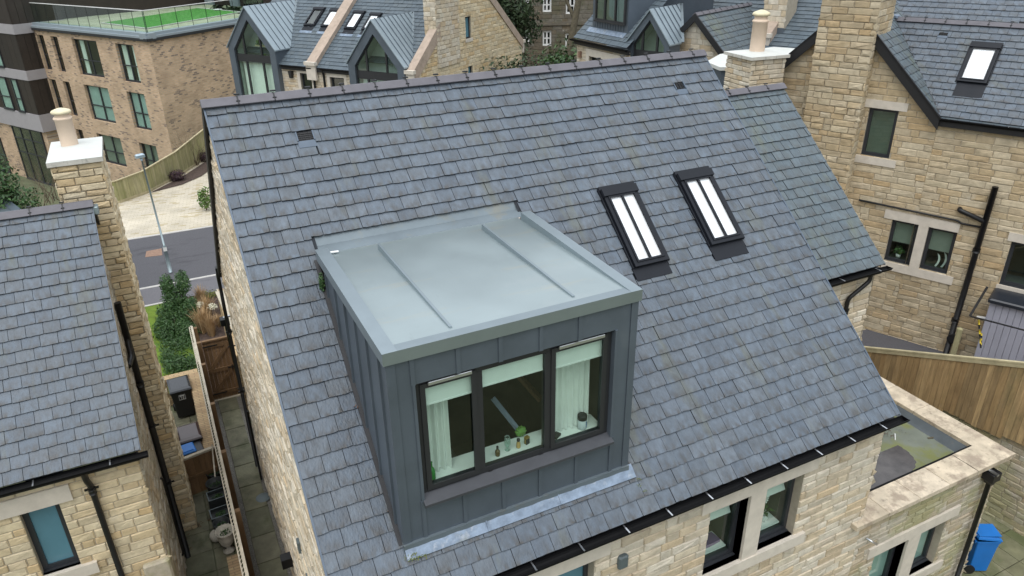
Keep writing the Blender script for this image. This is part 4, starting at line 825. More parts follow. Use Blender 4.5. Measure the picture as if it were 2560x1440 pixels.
orchid(4.88, .50, -1.535, 'small white orchid behind the left front window', .85)
mb = MB(); c = Vector((5.10, .48, -1.51))
vs = [c + Vector((x * .13, y * .09, h)) for h in (-.02, .03) for x, y in ((-1, -1), (1, -.8), (.9, 1), (-.8, .9))]; mb.add(vs, [(0, 3, 2, 1), (4, 5, 6, 7), (0, 1, 5, 4), (1, 2, 6, 5), (2, 3, 7, 6), (3, 0, 4, 7)]); tag(mb.build('cushion', M['purplecloth']), 'purple cushion lying behind the left front window', 'cushion')
rn = random.Random(4)
scatter('leaf_litter', M['dirt'], [(XL - .06, 1.62, roofz(1.62) + .02)], .022, 'brown leaves caught beside the left cheek of the dormer, higher up', 'leaves', rn)
scatter('leaf_litter', M['dirt'], [(XL - .055, .72, roofz(.72) + .02)], .018, 'brown leaves caught beside the left cheek of the dormer, near its foot', 'leaves', rn)
mb = MB(); leaves(mb, [(XL - .06, 2.72, roofz(2.72) + .10, .035, .07, .13)], 260, .035, 5); tag(mb.build('weed', M['leaf']), 'small green weed growing under the back corner of the dormer roof', 'plant')

scatter('moss_patch', M['moss'], [RP(.83, .46, .035), RP(.90, .455, .035), RP(.97, .45, .03), RP(.86, .50, .035)], .016, 'yellow-green moss at the left end of the lead strip under the dormer', 'moss', rn, k=60)
scatter('moss_patch', M['moss'], [RP(3.66, .40, .03), RP(3.64, .33, .03), RP(3.68, .25, .03)], .010, 'thin green moss streak on the slates at the right end of the lead strip', 'moss', rn, k=26)

# ================================================================== FLAT-ROOFED EXTENSION
ext = empty('flat_roofed_extension', (9.5, 1.8, -5.0), 'single-storey stone extension with a wet flat roof and wide weathered coping', 'extension')
eh = [(8.36, 9.12, -4.02, -2.97), (9.42, 10.12, -4.02, -2.97)]
wall(ext, WORLD, [(7.79, -5.0), (11.2, -5.0), (11.2, -2.04), (7.79, -2.04)], eh + [(9.12, 9.42, -4.02, -2.97)], m='stone_green', b=.13, seed=31)
for (t, nm) in (((8.15, 10.35, -2.97, -2.76), 'lintel'), ((8.15, 10.35, -4.2, -4.02), 'sill'), ((9.12, 9.42, -4.02, -2.97), 'stone_mullion')): stone_trim(ext, WORLD, *t, b0=.085, b1=.25, name=nm)
for h in eh: window(ext, Fr(0, .13, 0), *h, b=.13, fw=.05, gm='glass', blind='teal')
wall(ext, Fr(11.2, 0, R(-90)), [(-4.6, -5.0), (-.13, -5.0), (-.13, -2.04), (-4.6, -2.04)], m='stone_green', face=1, seed=32)
mb = MB(); xs = [7.56, 8.25, 8.95, 9.65, 10.35]
for i in range(len(xs) - 1): mb.bevbox(WORLD, xs[i] + .003, xs[i + 1] - .003, .0, .47, -2.04, -1.955, .008)
mb.add([Vector(q) for q in ((10.353, .0, -2.04), (11.32, .0, -2.04), (11.32, .0, -1.955), (10.353, .0, -1.955), (10.353, .47, -1.955), (10.87, .47, -1.955), (10.353, .47, -2.04), (10.87, .47, -2.04))], [(0, 1, 2, 3), (3, 2, 5, 4), (4, 5, 7, 6)])
mb.add([Vector(q) for q in ((11.32, .0, -2.04), (11.32, .9, -2.04), (11.32, .9, -1.956), (11.32, .0, -1.956), (10.87, .473, -1.956), (10.87, .9, -1.956), (10.87, .473, -2.04), (10.87, .9, -2.04))], [(0, 1, 2, 3), (3, 2, 5, 4), (4, 5, 7, 6)])
y = .905
while y < 4.6: mb.bevbox(WORLD, 10.87, 11.32, y, min(y + .72, 4.6) - .005, -2.04, -1.955, .008); y += .72
mb.build('coping', M['coping'], ext)
mb = MB(); mb.add([(7.79, .2, -2.17), (11.0, .2, -2.17), (11.0, 4.6, -2.14), (7.79, 4.6, -2.14)], [(0, 1, 2, 3)]); mb.build('roof_membrane', M['membrane'], ext)
mb = MB(); mb.add([(10.74, .5, -2.168), (10.90, .5, -1.99), (10.90, 4.6, -1.99), (10.74, 4.6, -2.138)], [(0, 1, 2, 3)]); mb.box(WORLD, 7.8, 10.87, .45, .485, -2.17, -1.99); mb.build('upstand', M['upstand'], ext)
mb = MB(); mb.box(WORLD, 7.8, 10.87, .472, .505, -2.02, -1.962); mb.build('shadow_gap_edge', M['gutterblack'], ext)  # black strip painted in for the shadow gap at the coping's drip edge
pp = [atz(*q, -2.163) for q in ((2150, 1240), (2185, 1125), (2208, 1110), (2240, 1112), (2268, 1128), (2288, 1152), (2282, 1178), (2250, 1192), (2225, 1208), (2190, 1232))]
rn_ = random.Random(6); pq = []
for i in range(len(pp)):
    for k in range(6):
        a_, b_, c_, d_ = pp[i - 1], pp[i], pp[(i + 1) % len(pp)], pp[(i + 2) % len(pp)]; t = k / 6
        q = .5 * ((2 * b_) + (c_ - a_) * t + (2 * a_ - 5 * b_ + 4 * c_ - d_) * t * t + (3 * b_ - a_ - 3 * c_ + d_) * t ** 3); pq.append(q + Vector((rn_.uniform(-.012, .012), rn_.uniform(-.012, .012), 0)))
pp = pq
mb = MB(); mb.add([(max(q.x, 7.83), max(q.y, .51), -2.163) for q in pp], [tuple(range(len(pp)))[::-1]]); tag(mb.build('puddle', M['puddle']), 'shallow dark puddle on the flat roof of the extension', 'puddle')
mb = MB(); c = aty(2480, 1185, .02); mb.bevbox(Fr(c.x, .02, 0, c.z), -.11, .11, -.10, .10, -.10, .06, .01); mb.prism(Fr(c.x, .02, 0, c.z), [(-.04, -.2), (.04, -.2), (.10, -.10), (-.10, -.10)], -.06, .06); hp = mb.build('hopper', M['black'], ext)
mb = MB(); mb.tube([(c.x - .05, .12, c.z + .09), (c.x - .05, -.10, c.z + .07)], .028, 12); mb.build('outlet', M['chrome'], hp)
pipe(ext, [(c.x, .02, c.z - .15), (c.x, .02, -4.95)], .04)
c = aty(2172, 1345, .1); mb = MB(); mb.tube([(c.x - .06, .1, c.z + .02), (c.x, -.06, c.z)], .018, 10); mb.build('overflow_pipe', M['chrome'], ext)
rn = random.Random(9)
scatter('leaf_litter', M['dirt'], [atz(*q, -2.15) for q in ((2230, 1090), (2222, 1075), (2215, 1085))], .02, 'dark leaves lying on the flat roof of the extension', 'leaves', rn, k=10)
c = atz(2320, 1096, -2.16); mb = MB(); mb.bar(c, c + Vector((.16, -.05, .01)), .03, .02); tag(mb.build('stick', M['bark']), 'short dark stick lying on the flat roof of the extension', 'stick')
c = atz(2238, 1100, -2.16); mb = MB(); mb.bar(c, c + Vector((.14, .12, .01)), .012, .012); tag(mb.build('twig', M['white']), 'thin pale twig lying on the flat roof near the house wall', 'twig')
# blue wheelie bin on the patio
def wheelie_bin(name, x, y, rz, lab, body, lid, h=1.0, w_=.54, d=.62, number=False, group=None, tall=True, bz=-4.965):
    t = empty(name, (x, y, bz), lab, 'bin', group); f = Fr(x, y, rz, bz)
    mb = MB(); vs = []
    for k, (s_, z) in enumerate(((.78, .05), (.92, h * .72), (.98, h * .86), (1.04, h * .87), (1.04, h * .92))): vs += [f.w(a * w_ / 2 * s_, b * d / 2 * s_, z) for a, b in ((-1, -.94), (-.92, -1), (.92, -1), (1, -.94), (1, .94), (.92, 1), (-.92, 1), (-1, .94))]
    fs = [(k * 8 + i, k * 8 + (i + 1) % 8, (k + 1) * 8 + (i + 1) % 8, (k + 1) * 8 + i) for k in range(4) for i in range(8)] + [tuple(range(7, -1, -1))]
    mb.add(vs, fs); mb.box(f, -w_ * .42, w_ * .42, d * .5, d * .5 + .03, h * .84, h * .88); mb.build('body', M[body], t)
    mb = MB(); z = h * .92; vs = [f.w(a * w_ / 2, b * d / 2, zz) for a, b, zz in ((-1.06, -1.1, z), (1.06, -1.1, z), (1.06, 1.05, z + .05), (-1.06, 1.05, z + .05), (-1.0, -1.04, z + .035), (1.0, -1.04, z + .035), (1.0, 1.0, z + .085), (-1.0, 1.0, z + .085), (-.8, -.8, z + .065), (.8, -.8, z + .065), (.8, .75, z + .105), (-.8, .75, z + .105))]
    mb.add(vs, [(0, 1, 5, 4), (1, 2, 6, 5), (2, 3, 7, 6), (3, 0, 4, 7), (4, 5, 9, 8), (5, 6, 10, 9), (6, 7, 11, 10), (7, 4, 8, 11), (8, 9, 10, 11), (3, 2, 1, 0)])
    if lid == 'blue': mb.box(f, -.16, .16, -.2, .2, z + .10, z + .112)
    mb.build('lid', M[lid], t)
    mb = MB(); mb.tube([f.w(-w_ * .46, d * .56, h * .9), f.w(w_ * .46, d * .56, h * .9)], .016, 10); mb.build('handle', M[body], t)
    for sx in (-1, 1): mb = MB(); mb.tube([f.w(sx * w_ * .40, d * .44, .10), f.w(sx * w_ * .50, d * .44, .10)], .10, 18); mb.build('wheel', M['blackmatt'], t)
    if number:
        mb = MB(); mb.box(f, -.06, .07, -d * .5 * .955 - .004, -d * .5 * .945 + .0, h * .64, h * .80)
        mb = MB(); zc = h * .66; yb_ = -d * .5 * .93 - .016
        q = lambda a0, a1, z0, z1: mb.box(f, a0, a1, yb_ - .003, yb_ + .003, zc + z0, zc + z1)
        q(-.075, .075, .115, .12); q(-.075, .075, -.02, -.015); q(-.075, -.07, -.015, .115); q(.07, .075, -.015, .115)      # rectangular sticker outline
        q(-.055, .055, .088, .103)                                                                                         # line of small print
        for a, segs in ((-.028, 'abc'), (.026, 'abcdg')):                                                                  # handwritten house number
            for sname in segs:
                if sname == 'a': q(a - .014, a + .014, .068, .075)
                if sname == 'b': q(a + .008, a + .015, .035, .07)
                if sname == 'c' and a < 0: q(a + .008, a + .015, .0, .035)
                if sname == 'c' and a > 0: q(a - .015, a - .008, .0, .035)
                if sname == 'g': q(a - .014, a + .014, .032, .038)
                if sname == 'd': q(a - .014, a + .014, .0, .007)
        mb.build('sticker', M['white'], t)
    return t
c = atz(2434, 1420, -4.96); wheelie_bin('wheelie_bin', c.x + .02, c.y + .02, R(62), 'bright blue wheelie bin standing on the mossy patio beside the extension', 'blue', 'blue', h=.90, w_=.35, d=.42)
rl = [(13.50, 1.07), (13.58, .39)]
# stone retaining wall and the fence on top of it
ret = empty('retaining_wall', (13.5, 0, -5), 'mossy stone retaining wall behind the patio, below the timber fence', 'wall')
fr_ = Fr(13.33, 0, R(-90)); wall(ret, Fr(13.38, 0, R(-84)), [(-5.0, -5.0), (5.5, -5.0), (5.5, -2.3), (-2.3, -2.95), (-5.0, -3.2)], m='stone_green', ch=.12, lmax=.42, seed=33)
FF = Fr(13.31, 0, R(-84)); fen = empty('timber_fence', (13.31, 0, -2.9), 'tall green-brown closeboard timber fence on the stone wall behind the patio', 'fence')
rn = random.Random(5); ztop = lambda a: -1.92 + (a + 2.6) * .385 if a > -4.3 else -2.57
a = -4.35; mb = MB()
while a < 5.5:
    wd = rn.uniform(.10, .125); zb_ = -2.44 - .083 * (5.5 - math.floor(a / 1.2) * 1.2) + rn.uniform(-.02, .02); mb.box(FF, a, a + wd, -.012 + rn.uniform(-.004, .004), .012, zb_, ztop(a) - .04); a += wd + .006
mb.build('board_panel', M['wood'], fen)
mb = MB(); mb.bar(FF.w(-4.4, 0, ztop(-4.3) + .0), FF.w(5.5, 0, ztop(5.5)), .075, .03); mb.bar(FF.w(-4.4, -.02, ztop(-4.3) - .06), FF.w(5.5, -.02, ztop(5.5) - .06), .02, .08); mb.build('capping_rail', M['railtop'], fen)
mb = MB(); mb.box(FF, -4.47, -4.37, -.05, .05, -3.0, -2.52); mb.build('post', M['railtop'], fen)

# ================================================================== LEFT NEIGHBOUR
XV, YE, ZE, YR, ZR = -1.75, 4.87, -.54, 7.86, 2.29
left = empty('stone_house', (-5.5, YR, -5.0), 'neighbouring stone house on the left, its plain slate roof seen beside the narrow alley', 'house')
tL = (ZR - ZE) / (YR - YE); VL = Vector((0, YR - YE, ZR - ZE)); LL = VL.length
o = roof(left, Vector((-8.75, YE, ZE)) , U, VL, [(0, 0), (7.0, 0), (7.0, LL - .03), (0, LL - .03)], gauge=LL / 22, wid=.231, seed=41)
o = roof(left, Vector((XV, 2 * YR - YE, ZE)), -U, Vector((0, YE - YR, ZR - ZE)), [(0, 0), (7.0, 0), (7.0, LL - .03), (0, LL - .03)], gauge=LL / 22, wid=.231, seed=42, rough=0)
o['label'] = 'rear slope of the slate roof'
ridge_tiles(left, (XV + .03, YR, ZR + .045), (-8.7, YR, ZR + .045), first=.43, tan=tL)
mb = MB(); mb.bar(Vector((XV + .004, YE, ZE - .005)), Vector((XV + .004, YR, ZR - .005)), .014, .02, Vector((0, -.6, .7))); mb.build('verge_trim', M['ventslate'], left)
gl = lambda y: ZE + tL * (min(y, 2 * YR - y) - YE) - .04
FL = Fr(XV - .07, 0, R(-90)); ys, ye = YE + .10, 2 * YR - YE - .1
wall(left, FL, [(-ye, -5.0), (-ys, -5.0), (-ys, gl(ys)), (-YR, gl(YR)), (-ye, gl(ye))], m='stone_dark', face=1, seed=43, relief=.03)
lw = (-3.42, -2.93, -2.30, -1.10)
wall(left, WORLD, [(-8.6, -5.0), (XV - .07, -5.0), (XV - .07, ZE - .12), (-8.6, ZE - .12)], [lw], m='stone_warm', b=ys, seed=44, ch=.135, lmax=.55)
stone_trim(left, WORLD, -3.85, -2.74, -1.10, -.82, b0=ys - .05, b1=ys + .12); stone_trim(left, WORLD, -3.6, -2.72, -2.50, -2.30, b0=ys - .07, b1=ys + .12, name='sill')
window(left, Fr(0, ys, 0), *lw, b=.10, fw=.075, pane='frost', label='frosted window beneath the gutter')
mb = MB(); mb.box(WORLD, -8.6, XV - .04, YE + .0, YE + .11, ZE - .17, ZE - .08); mb.build('fascia', M['blackmatt'], left)
gutter(left, WORLD, -8.7, XV + .09, YE - .05, ZE - .045, rad=.066, brackets=6.55 % .95, step=.95)
pipe(left, [(-2.50, YE - .04, ZE - .1), (-2.50, YE - .02, ZE - .25), (-2.48, YE + .04, ZE - .4), (-2.46, YE + .04, -4.9)], .042, clips=[(-2.48, YE + .04, ZE - .45)], sockets=[(-2.48, YE + .04, ZE - .5)])
bargeboard(left, Fr(XV, 0, R(-90)), (-ye - .1, ZE - .04), (-YR, ZR - .0), -.02, .02, .18)
bargeboard(left, Fr(XV, 0, R(-90)), (-YR - .02, ZR), (-YR + .42, ZR - .42 * tL - .03), -.05, -.01, .14)
# soil pipe up the gable, with its branch, and the slim waste pipe
px, py = -1.735, 7.42
zt = aty(293, 757, py).z
pipe(left, [(px, py, -4.98), (px, py, zt)], .055, clips=[(px, py, -1.8), (px, py, -3.1)], sockets=[(px, py, -.9), (px, py, -3.1)], name='soil_pipe')
q1 = aty(322, 868, py - .12); q2 = aty(330, 893, py - .2); q3 = aty(316, 912, py - .35)
pipe(left, [(px, py, q1.z + .12), (px - .0, py - .07, q1.z), (px - .0, py - .16, q2.z), (px - .06, py - .42, q3.z)], .048, name='branch_pipe')
pipe(left, [(-1.78, 6.9, aty(421, 1190, 6.9).z), (-1.745, 6.9, aty(421, 1195, 6.9).z), (-1.745, 6.85, aty(433, 1388, 6.9).z), (-1.80, 6.85, aty(433, 1392, 6.9).z)], .02, name='waste_pipe')
mb = MB(); q = aty(236, 515, YR + .05); mb.bevbox(Fr(XV - .04, YR + .02, 0, q.z), -.03, .12, -.10, .10, -.10, .02, .01); mb.build('wall_light', M['steel'], left)
# mossy plinth at the foot of the corner
c = aty(380, 1412, ys - .1); mb = MB(); mb.bevbox(WORLD, -2.17, XV - .03, ys - .10, ys + .3, -4.9, c.z, .03); mb.build('mossy_quoin', M['stone_green'], left)
# chimney breast and stack
chx0, chx1, chy0, chy1, chz = -2.20, -1.485, 8.19, 9.56, 2.86
mb = MB(); mb.box(WORLD, chx0 + .02, chx1 - .02, chy0 + .02, chy1 - .02, -5, chz - .02); chim = mb.build('chimney', M['mortar'], left)
mb = MB(); stones(mb, WORLD, [(chx0, -5), (chx1, -5), (chx1, chz), (chx0, chz)], b=chy0 + .012, seed=45, lmax=.42, relief=.028); mb.build('stonework', M['stone_warm'], chim); mb = MB(); stones(mb, Fr(chx1 - .012, 0, R(-90)), [(-chy1, -5), (-chy0, -5), (-chy0, chz), (-chy1, chz)], face=1, seed=46, relief=.03); mb.build('stonework', M['stone_warm'], chim); mb = MB(); stones(mb, Fr(chx0 + .012, 0, R(-90)), [(-chy1, 0), (-chy0, 0), (-chy0, chz), (-chy1, chz)], face=-1, seed=47); mb.build('stonework', M['stone_warm'], chim)
mb = MB(); mb.box(WORLD, chx0 - .04, chx1 + .04, chy0 - .04, chy1 + .05, chz, chz + .075); mb.build('chimney_cap', M['capedge'], chim)
mb = MB(); mb.add([(chx0 - .04, chy0 - .04, chz + .077), (chx1 + .04, chy0 - .04, chz + .077), (chx1 + .04, chy1 + .05, chz + .077), (chx0 - .04, chy1 + .05, chz + .077), (-1.84, 8.85, chz + .12)], [(0, 1, 4), (1, 2, 4), (2, 3, 4), (3, 0, 4)]); mb.build('mortar_flaunching', M['whitecap'], chim)
chimney_pot(chim, atz(175, 362, chz + .10) * 1.0, .60, .118)

# house beyond the left neighbour: a corner of slate seen past its ridge
q0, q1_, q2_ = atz(0, 480, -1.0), atz(48, 516, -1.0), atz(0, 520, -1.0)
shed = empty('outbuilding', (q0.x, q0.y, -5.0), 'low outbuilding with a pale slate roof behind the left house ridge', 'outbuilding')
Ub = (q1_ - q0).normalized(); fo = Fr(q0.x, q0.y, math.atan2(Ub.y, Ub.x))
roof(shed, fo.w(-3, -3.0, -2.2), fo.a, fo.b * 3.0 + Vector((0, 0, 1.2)), [(0, 0), (6.2, 0), (6.2, 3.2), (0, 3.2)], m='slate_far', wid=.35, gauge=.3, seed=49)
wall(shed, fo, [(-3, -5), (3.1, -5), (3.1, -2.3), (-3, -2.3)], b=-2.9, seed=50)

# ================================================================== REAR WING (second roof, right of the main house)
wing = empty('rear_wing', (9.0, 5.2, -5.0), 'narrow stone wing with mossy slates behind the right verge of the main house', 'house wing')
wy0, wz0, wy1, wz1 = 2.30, .90, 5.18, 3.42; VWn = Vector((0, wy1 - wy0, wz1 - wz0)); LW = VWn.length; tW = (wz1 - wz0) / (wy1 - wy0)
roof(wing, Vector((7.84, wy0, wz0)), U, VWn, [(0, 0), (2.26, 0), (2.26, LW - .02), (0, LW - .02)], m='slate_moss', gauge=LW / 20, wid=.2, seed=51)
o = roof(wing, Vector((10.1, 2 * wy1 - wy0, wz0)), -U, Vector((0, wy0 - wy1, wz1 - wz0)), [(0, 0), (2.26, 0), (2.26, LW - .02), (0, LW - .02)], m='slate_moss', gauge=LW / 20, seed=52, rough=0); o['label'] = 'rear slope of the slate roof'
ridge_tiles(wing, (10.14, wy1, wz1 + .045), (7.86, wy1, wz1 + .045), tan=tW)
gw = lambda y: wz0 + tW * (min(y, 2 * wy1 - y) - wy0) - .04
wall(wing, Fr(10.04, 0, R(-90)), [(-2 * wy1 + wy0 + .1, -5), (-wy0 - .1, -5), (-wy0 - .1, gw(wy0 + .1)), (-wy1, gw(wy1)), (-2 * wy1 + wy0 + .1, gw(wy0 + .1))], face=1, seed=53)
wall(wing, WORLD, [(7.82, -5), (10.04, -5), (10.04, wz0 - .12), (7.82, wz0 - .12)], b=wy0 + .12, seed=54)
mb = MB(); mb.box(WORLD, 7.83, 10.08, wy0 + .01, wy0 + .12, wz0 - .17, wz0 - .08); mb.build('fascia', M['blackmatt'], wing)
gutter(wing, WORLD, 7.84, 10.18, wy0 - .05, wz0 - .045, rad=.06, brackets=.35, step=.85)
pipe(wing, [(9.75, wy0 - .04, wz0 - .1), (9.75, wy0 - .04, wz0 - .22), (9.42, wy0 + .05, wz0 - .52), (9.42, wy0 + .05, -1.9)], .036, clips=[(9.42, wy0 + .05, wz0 - .75)], sockets=[(9.42, wy0 + .05, wz0 - .78)])
mb = MB(); mb.bar(Vector((10.108, wy0, wz0 - .01)), Vector((10.108, wy1, wz1 - .01)), .016, .022, Vector((0, -.6, .7))); mb.build('verge_trim', M['ventslate'], wing)
# chimney standing behind the wing
FC = Fr(12.55, 8.6, R(-6)); zc = 3.22
stack = empty('chimney_stack', (12.9, 9.1, -5), 'square stone chimney with a white cap and one cream pot, between the two slate ridges', 'chimney')
mb = MB(); mb.box(FC, -.0 + .02, .98, .02, .98, -5, zc); o = mb.build('stack', M['mortar'], stack)
mb = MB(); stones(mb, FC, [(0, -5), (1.0, -5), (1.0, zc), (0, zc)], b=.012, seed=55, lmax=.5); stones(mb, Fr(FC.o.x, FC.o.y, R(-96)), [(-1.0, -5), (0, -5), (0, zc), (-1.0, zc)], b=.012, seed=56, lmax=.5); mb.build('stonework', M['stone'], o)
mb = MB(); mb.box(FC, -.06, 1.06, -.06, 1.06, zc, zc + .07); mb.build('chimney_cap', M['capedge'], stack)
mb = MB(); mb.add([FC.w(*q) for q in ((-.06, -.06, zc + .072), (1.06, -.06, zc + .072), (1.06, 1.06, zc + .072), (-.06, 1.06, zc + .072), (.5, .5, zc + .14))], [(0, 1, 4), (1, 2, 4), (2, 3, 4), (3, 0, 4)]); mb.build('mortar_flaunching', M['whitecap'], stack)
chimney_pot(stack, FC.w(.5, .5, zc + .12), .92, .16)
# low flat-roofed porch with white coping behind it
lowr = empty('flat_roofed_porch', (13.2, 11.0, -5), 'low flat roof with a bright white edge behind the stone chimney', 'porch')
pz = 2.35; pc = [atz(*q, pz) for q in ((1766, 154), (1800, 135), (1935, 117), (2035, 124), (1990, 165), (1800, 168))]
mb = MB(); mb.slab([(q.x, q.y) for q in pc[::-1]], pz - .10, pz); mb.build('coping', M['whitecap'], lowr)
mb = MB(); cx_ = sum(q.x for q in pc) / 6; cy_ = sum(q.y for q in pc) / 6; mb.slab([(cx_ + (q.x - cx_) * .96, cy_ + (q.y - cy_) * .96) for q in pc[::-1]], -5, pz - .1); mb.build('wall', M['zincwall'], lowr)

# ================================================================== RIGHT HOUSE with the big chimney breast
PH = R(-66.495); FR = Fr(14.559, 7.659, PH); hw, zR, tR, bR = 2.315, 2.157, 1.0, 1.832; aE = 5.6
rh = empty('stone_house', (16.2, 7.0, -5.0), 'tall stone house with a broad chimney breast, black bargeboards and a cross gable', 'house')
cg = 1 / math.sqrt(2)
dbl = [(1.815, 2.42, -1.53, -.44), (2.64, 3.25, -1.53, -.44)]
u1 = (.785, 1.435, 1.02, 2.17); w3 = (4.34, 5.3, -1.46, -.38)
wall(rh, FR, [(-hw + .12, -5.0), (hw - .02, -5.0), (aE, -5.0), (aE, zR - .12), (hw - .14, zR - .1), (0, zR + hw - .12), (-hw + .12, zR)], [], m='stone_r') if False else None
# gable part and the eaves part of the same front
wall(rh, FR, [(-hw + .12, -5.0), (hw, -5.0), (hw, zR - .12), (0, zR + hw - .14), (-hw + .12, zR - .02)], [u1, (1.815, hw, -1.53, -.44)], m='stone_r', seed=61, ch=.15, lmax=.62)
wall(rh, FR, [(hw, -5.0), (aE, -5.0), (aE, zR - .10), (hw, zR - .10)], [(hw, 2.42, -1.53, -.44), dbl[1], w3], m='stone_r', seed=62, ch=.15, lmax=.62)
for t, nm in (((.62, 1.62, 2.17, 2.36), 'lintel'), ((.56, 1.62, .82, 1.0), 'sill'), ((1.62, 3.27, -.44, -.22), 'lintel'), ((1.80, 3.42, -1.76, -1.55), 'sill'), ((2.42, 2.64, -1.55, -.44), 'stone_mullion'), ((4.25, 5.4, -.38, -.18), 'lintel'), ((4.3, 5.4, -1.66, -1.46), 'sill')):
    stone_trim(rh, FR, *t, b0=-.04, b1=.12, name=nm)
window(rh, FR, *u1, b=.05, fw=.07, blind='greyblind', label='single upright window beside the chimney breast')
for r in dbl: window(rh, FR, *r, b=.06, fw=.075, gm='glass', blind='greyblind', half=.55, label='left light of the paired windows' if r is dbl[0] else 'right light of the paired windows')
window(rh, FR, *w3, b=.06, fw=.08, gm='glass', label='window at the right end of the wall, over the grey cabinet')
c = FR.w(2.08, .22, -1.47); t = empty('potted_plant', c, 'leafy plant in a white pot behind the left of the paired windows', 'plant'); mb = MB(); mb.lathe(c, [(.001, 0), (.05, 0), (.065, .09), (.001, .08)], 14); mb.build('pot', M['white'], t); mb = MB(); leaves(mb, [(c.x, c.y, c.z + .2, .13, .13, .11)], 120, .09, 3); mb.build('leaves', M['leaf'], t)
mb = MB()
for k, (da, s_) in enumerate(((0, 1), (.13, 1.15))):
    for i in range(7): mb.add([FR.w(2.92 + da + .05 * math.sin(i * .45) * s_ + e, .2 + .02 * k, -1.47 + .05 * i * s_) for e in (0, .045)] + [FR.w(2.92 + da + .05 * math.sin((i + 1) * .45) * s_ + e, .2 + .02 * k, -1.47 + .05 * (i + 1) * s_) for e in (.045 * (i < 6), 0)], [(0, 1, 2, 3)])
tag(mb.build('curved_ornament', M['blind']), 'pale curved ornament behind the right of the paired windows', 'ornament')
# chimney breast
bz = 7.2; mb = MB(); mb.box(FR, -.60, .66, -.33, .15, -5, bz); o = mb.build('chimney_breast', M['mortar'], rh)
mb = MB(); stones(mb, FR, [(-.62, -5), (.68, -5), (.68, bz), (-.62, bz)], b=-.335, seed=63, ch=.15, lmax=.6, relief=.028); mb.build('stonework', M['stone_r'], o); mb = MB()
FRs = Fr(*(FR.w(.665, 0, 0)[:2]), PH - R(-90)); stones(mb, FRs, [(-.34, -5), (.9, -5), (.9, bz), (-.34, bz)], b=0.0, face=-1, seed=64, ch=.15); mb.build('stonework', M['stone_r'], o); mb = MB()
FRl = Fr(*(FR.w(-.605, 0, 0)[:2]), PH - R(90)); stones(mb, FRl, [(-.9, -5), (.34, -5), (.34, bz), (-.9, bz)], b=0.0, face=-1, seed=65, ch=.15); mb.build('stonework', M['stone_r'], o)
mb = MB(); mb.box(FR, -.59, .65, .15, .9, 3.2, bz); mb.build('chimney_stack', M['stone_r'], rh)
# black bargeboards
bargeboard(rh, FR, (.60, zR + hw - .60 + .03), (hw + .03, zR - .0), -.17, -.13, .28); bargeboard(rh, FR, (-hw - .0, zR + .02), (-.56, zR + hw - .56 + .03), -.17, -.13, .28)
mb = MB(); mb.bar(FR.w(.6, -.15, zR + hw - .57), FR.w(hw + .06, -.15, zR - .03), .07, .03); mb.build('verge_cap', M['black'], rh); mb = MB(); mb.bar(FR.w(-.56, -.15, zR + hw - .53), FR.w(-hw, -.15, zR + .05), .07, .03); mb.build('verge_cap', M['black'], rh)
# cross gable slopes and main roof
GU = FR.b; ap_z = zR + hw
def gslope(sg, seed):          # slope falling towards +a (sg=1) or -a
    O_ = FR.w(sg * hw, -.14, zR); U_ = FR.b if sg > 0 else FR.b; V_ = (FR.w(0, -.14, ap_z) - O_)
    return O_, U_, V_
L1 = hw * math.sqrt(2)
O_, U_, V_ = gslope(1, 0); roof(rh, O_, U_, V_, [(0.0, 0.0), (hw + .35 + .6, L1), (0, L1)], m='slate_moss', seed=66, wid=.2, name='gable_roof')
O_, U_, V_ = gslope(-1, 0); roof(rh, O_, U_, V_, [(0, 0), (3.6, 0), (3.6, L1), (0, L1)], m='slate', seed=67, name='gable_roof', rough=0)
Lm = bR * math.sqrt(2); Om = FR.w(hw + .0, 0, zR)
skh = (2.36 - hw, 2.96 - hw, .66 * 1.414, 1.42 * 1.414); ska = (2.38 - hw, 2.97 - hw, .40 * 1.414, .66 * 1.414); vth = (1.58 - hw, 1.80 - hw, 1.49 * 1.414, 1.60 * 1.414)
hullm = [(0, 0), (aE + .1 - hw, 0), (aE + .1 - hw, Lm), (-bR, Lm)]
roof(rh, Om, FR.a, FR.b + Vector((0, 0, 1)), hullm, [skh, (ska[0], ska[1], ska[2] + .03, ska[3]), vth], seed=68, wid=.2, gauge=.178)
VN = (FR.a.cross((FR.b + Vector((0, 0, 1))).normalized())); RPr = lambda u, s, h=0.0: Om + FR.a * u + (FR.b + Vector((0, 0, 1))).normalized() * s + VN * h
roof_window(rh, RPr, skh, ska, bars=0); vent_tile(rh, RPr, vth)
ridge_tiles(rh, FR.w(hw - bR + .05, bR, zR + bR + .04), FR.w(aE + .2, bR, zR + bR + .04), first=.2, slope_dir=FR.b, tan=1.0)
roof(rh, FR.w(aE + .1, 2 * bR, zR), -FR.a, -FR.b + Vector((0, 0, 1)), [(0, 0), (aE + .1 - hw + bR, 0), (aE + .1 - hw + bR, Lm), (0, Lm)], seed=69, rough=0, name='rear_roof')
mb = MB(); mb.bar(RPr(0, 0.02, .012), RPr(-bR, Lm, .012), .035, .012, VN); mb.build('valley_lining', M['union'], rh)
mb = MB(); mb.bevbox(Fr(*(FR.w(hw - bR - .02, bR, 0)[:2]), PH, zR + bR + .02), -.22, .1, -.12, .12, 0, .07, .02); mb.build('lead_saddle', M['lead'], rh)
mb = MB(); mb.box(FR, hw, aE, -.10, .0, zR - .20, zR - .06); mb.build('fascia', M['blackmatt'], rh)
gutter(rh, FR, hw + .02, aE + .15, -.10, zR - .03, rad=.055, brackets=1.35, step=1.1)
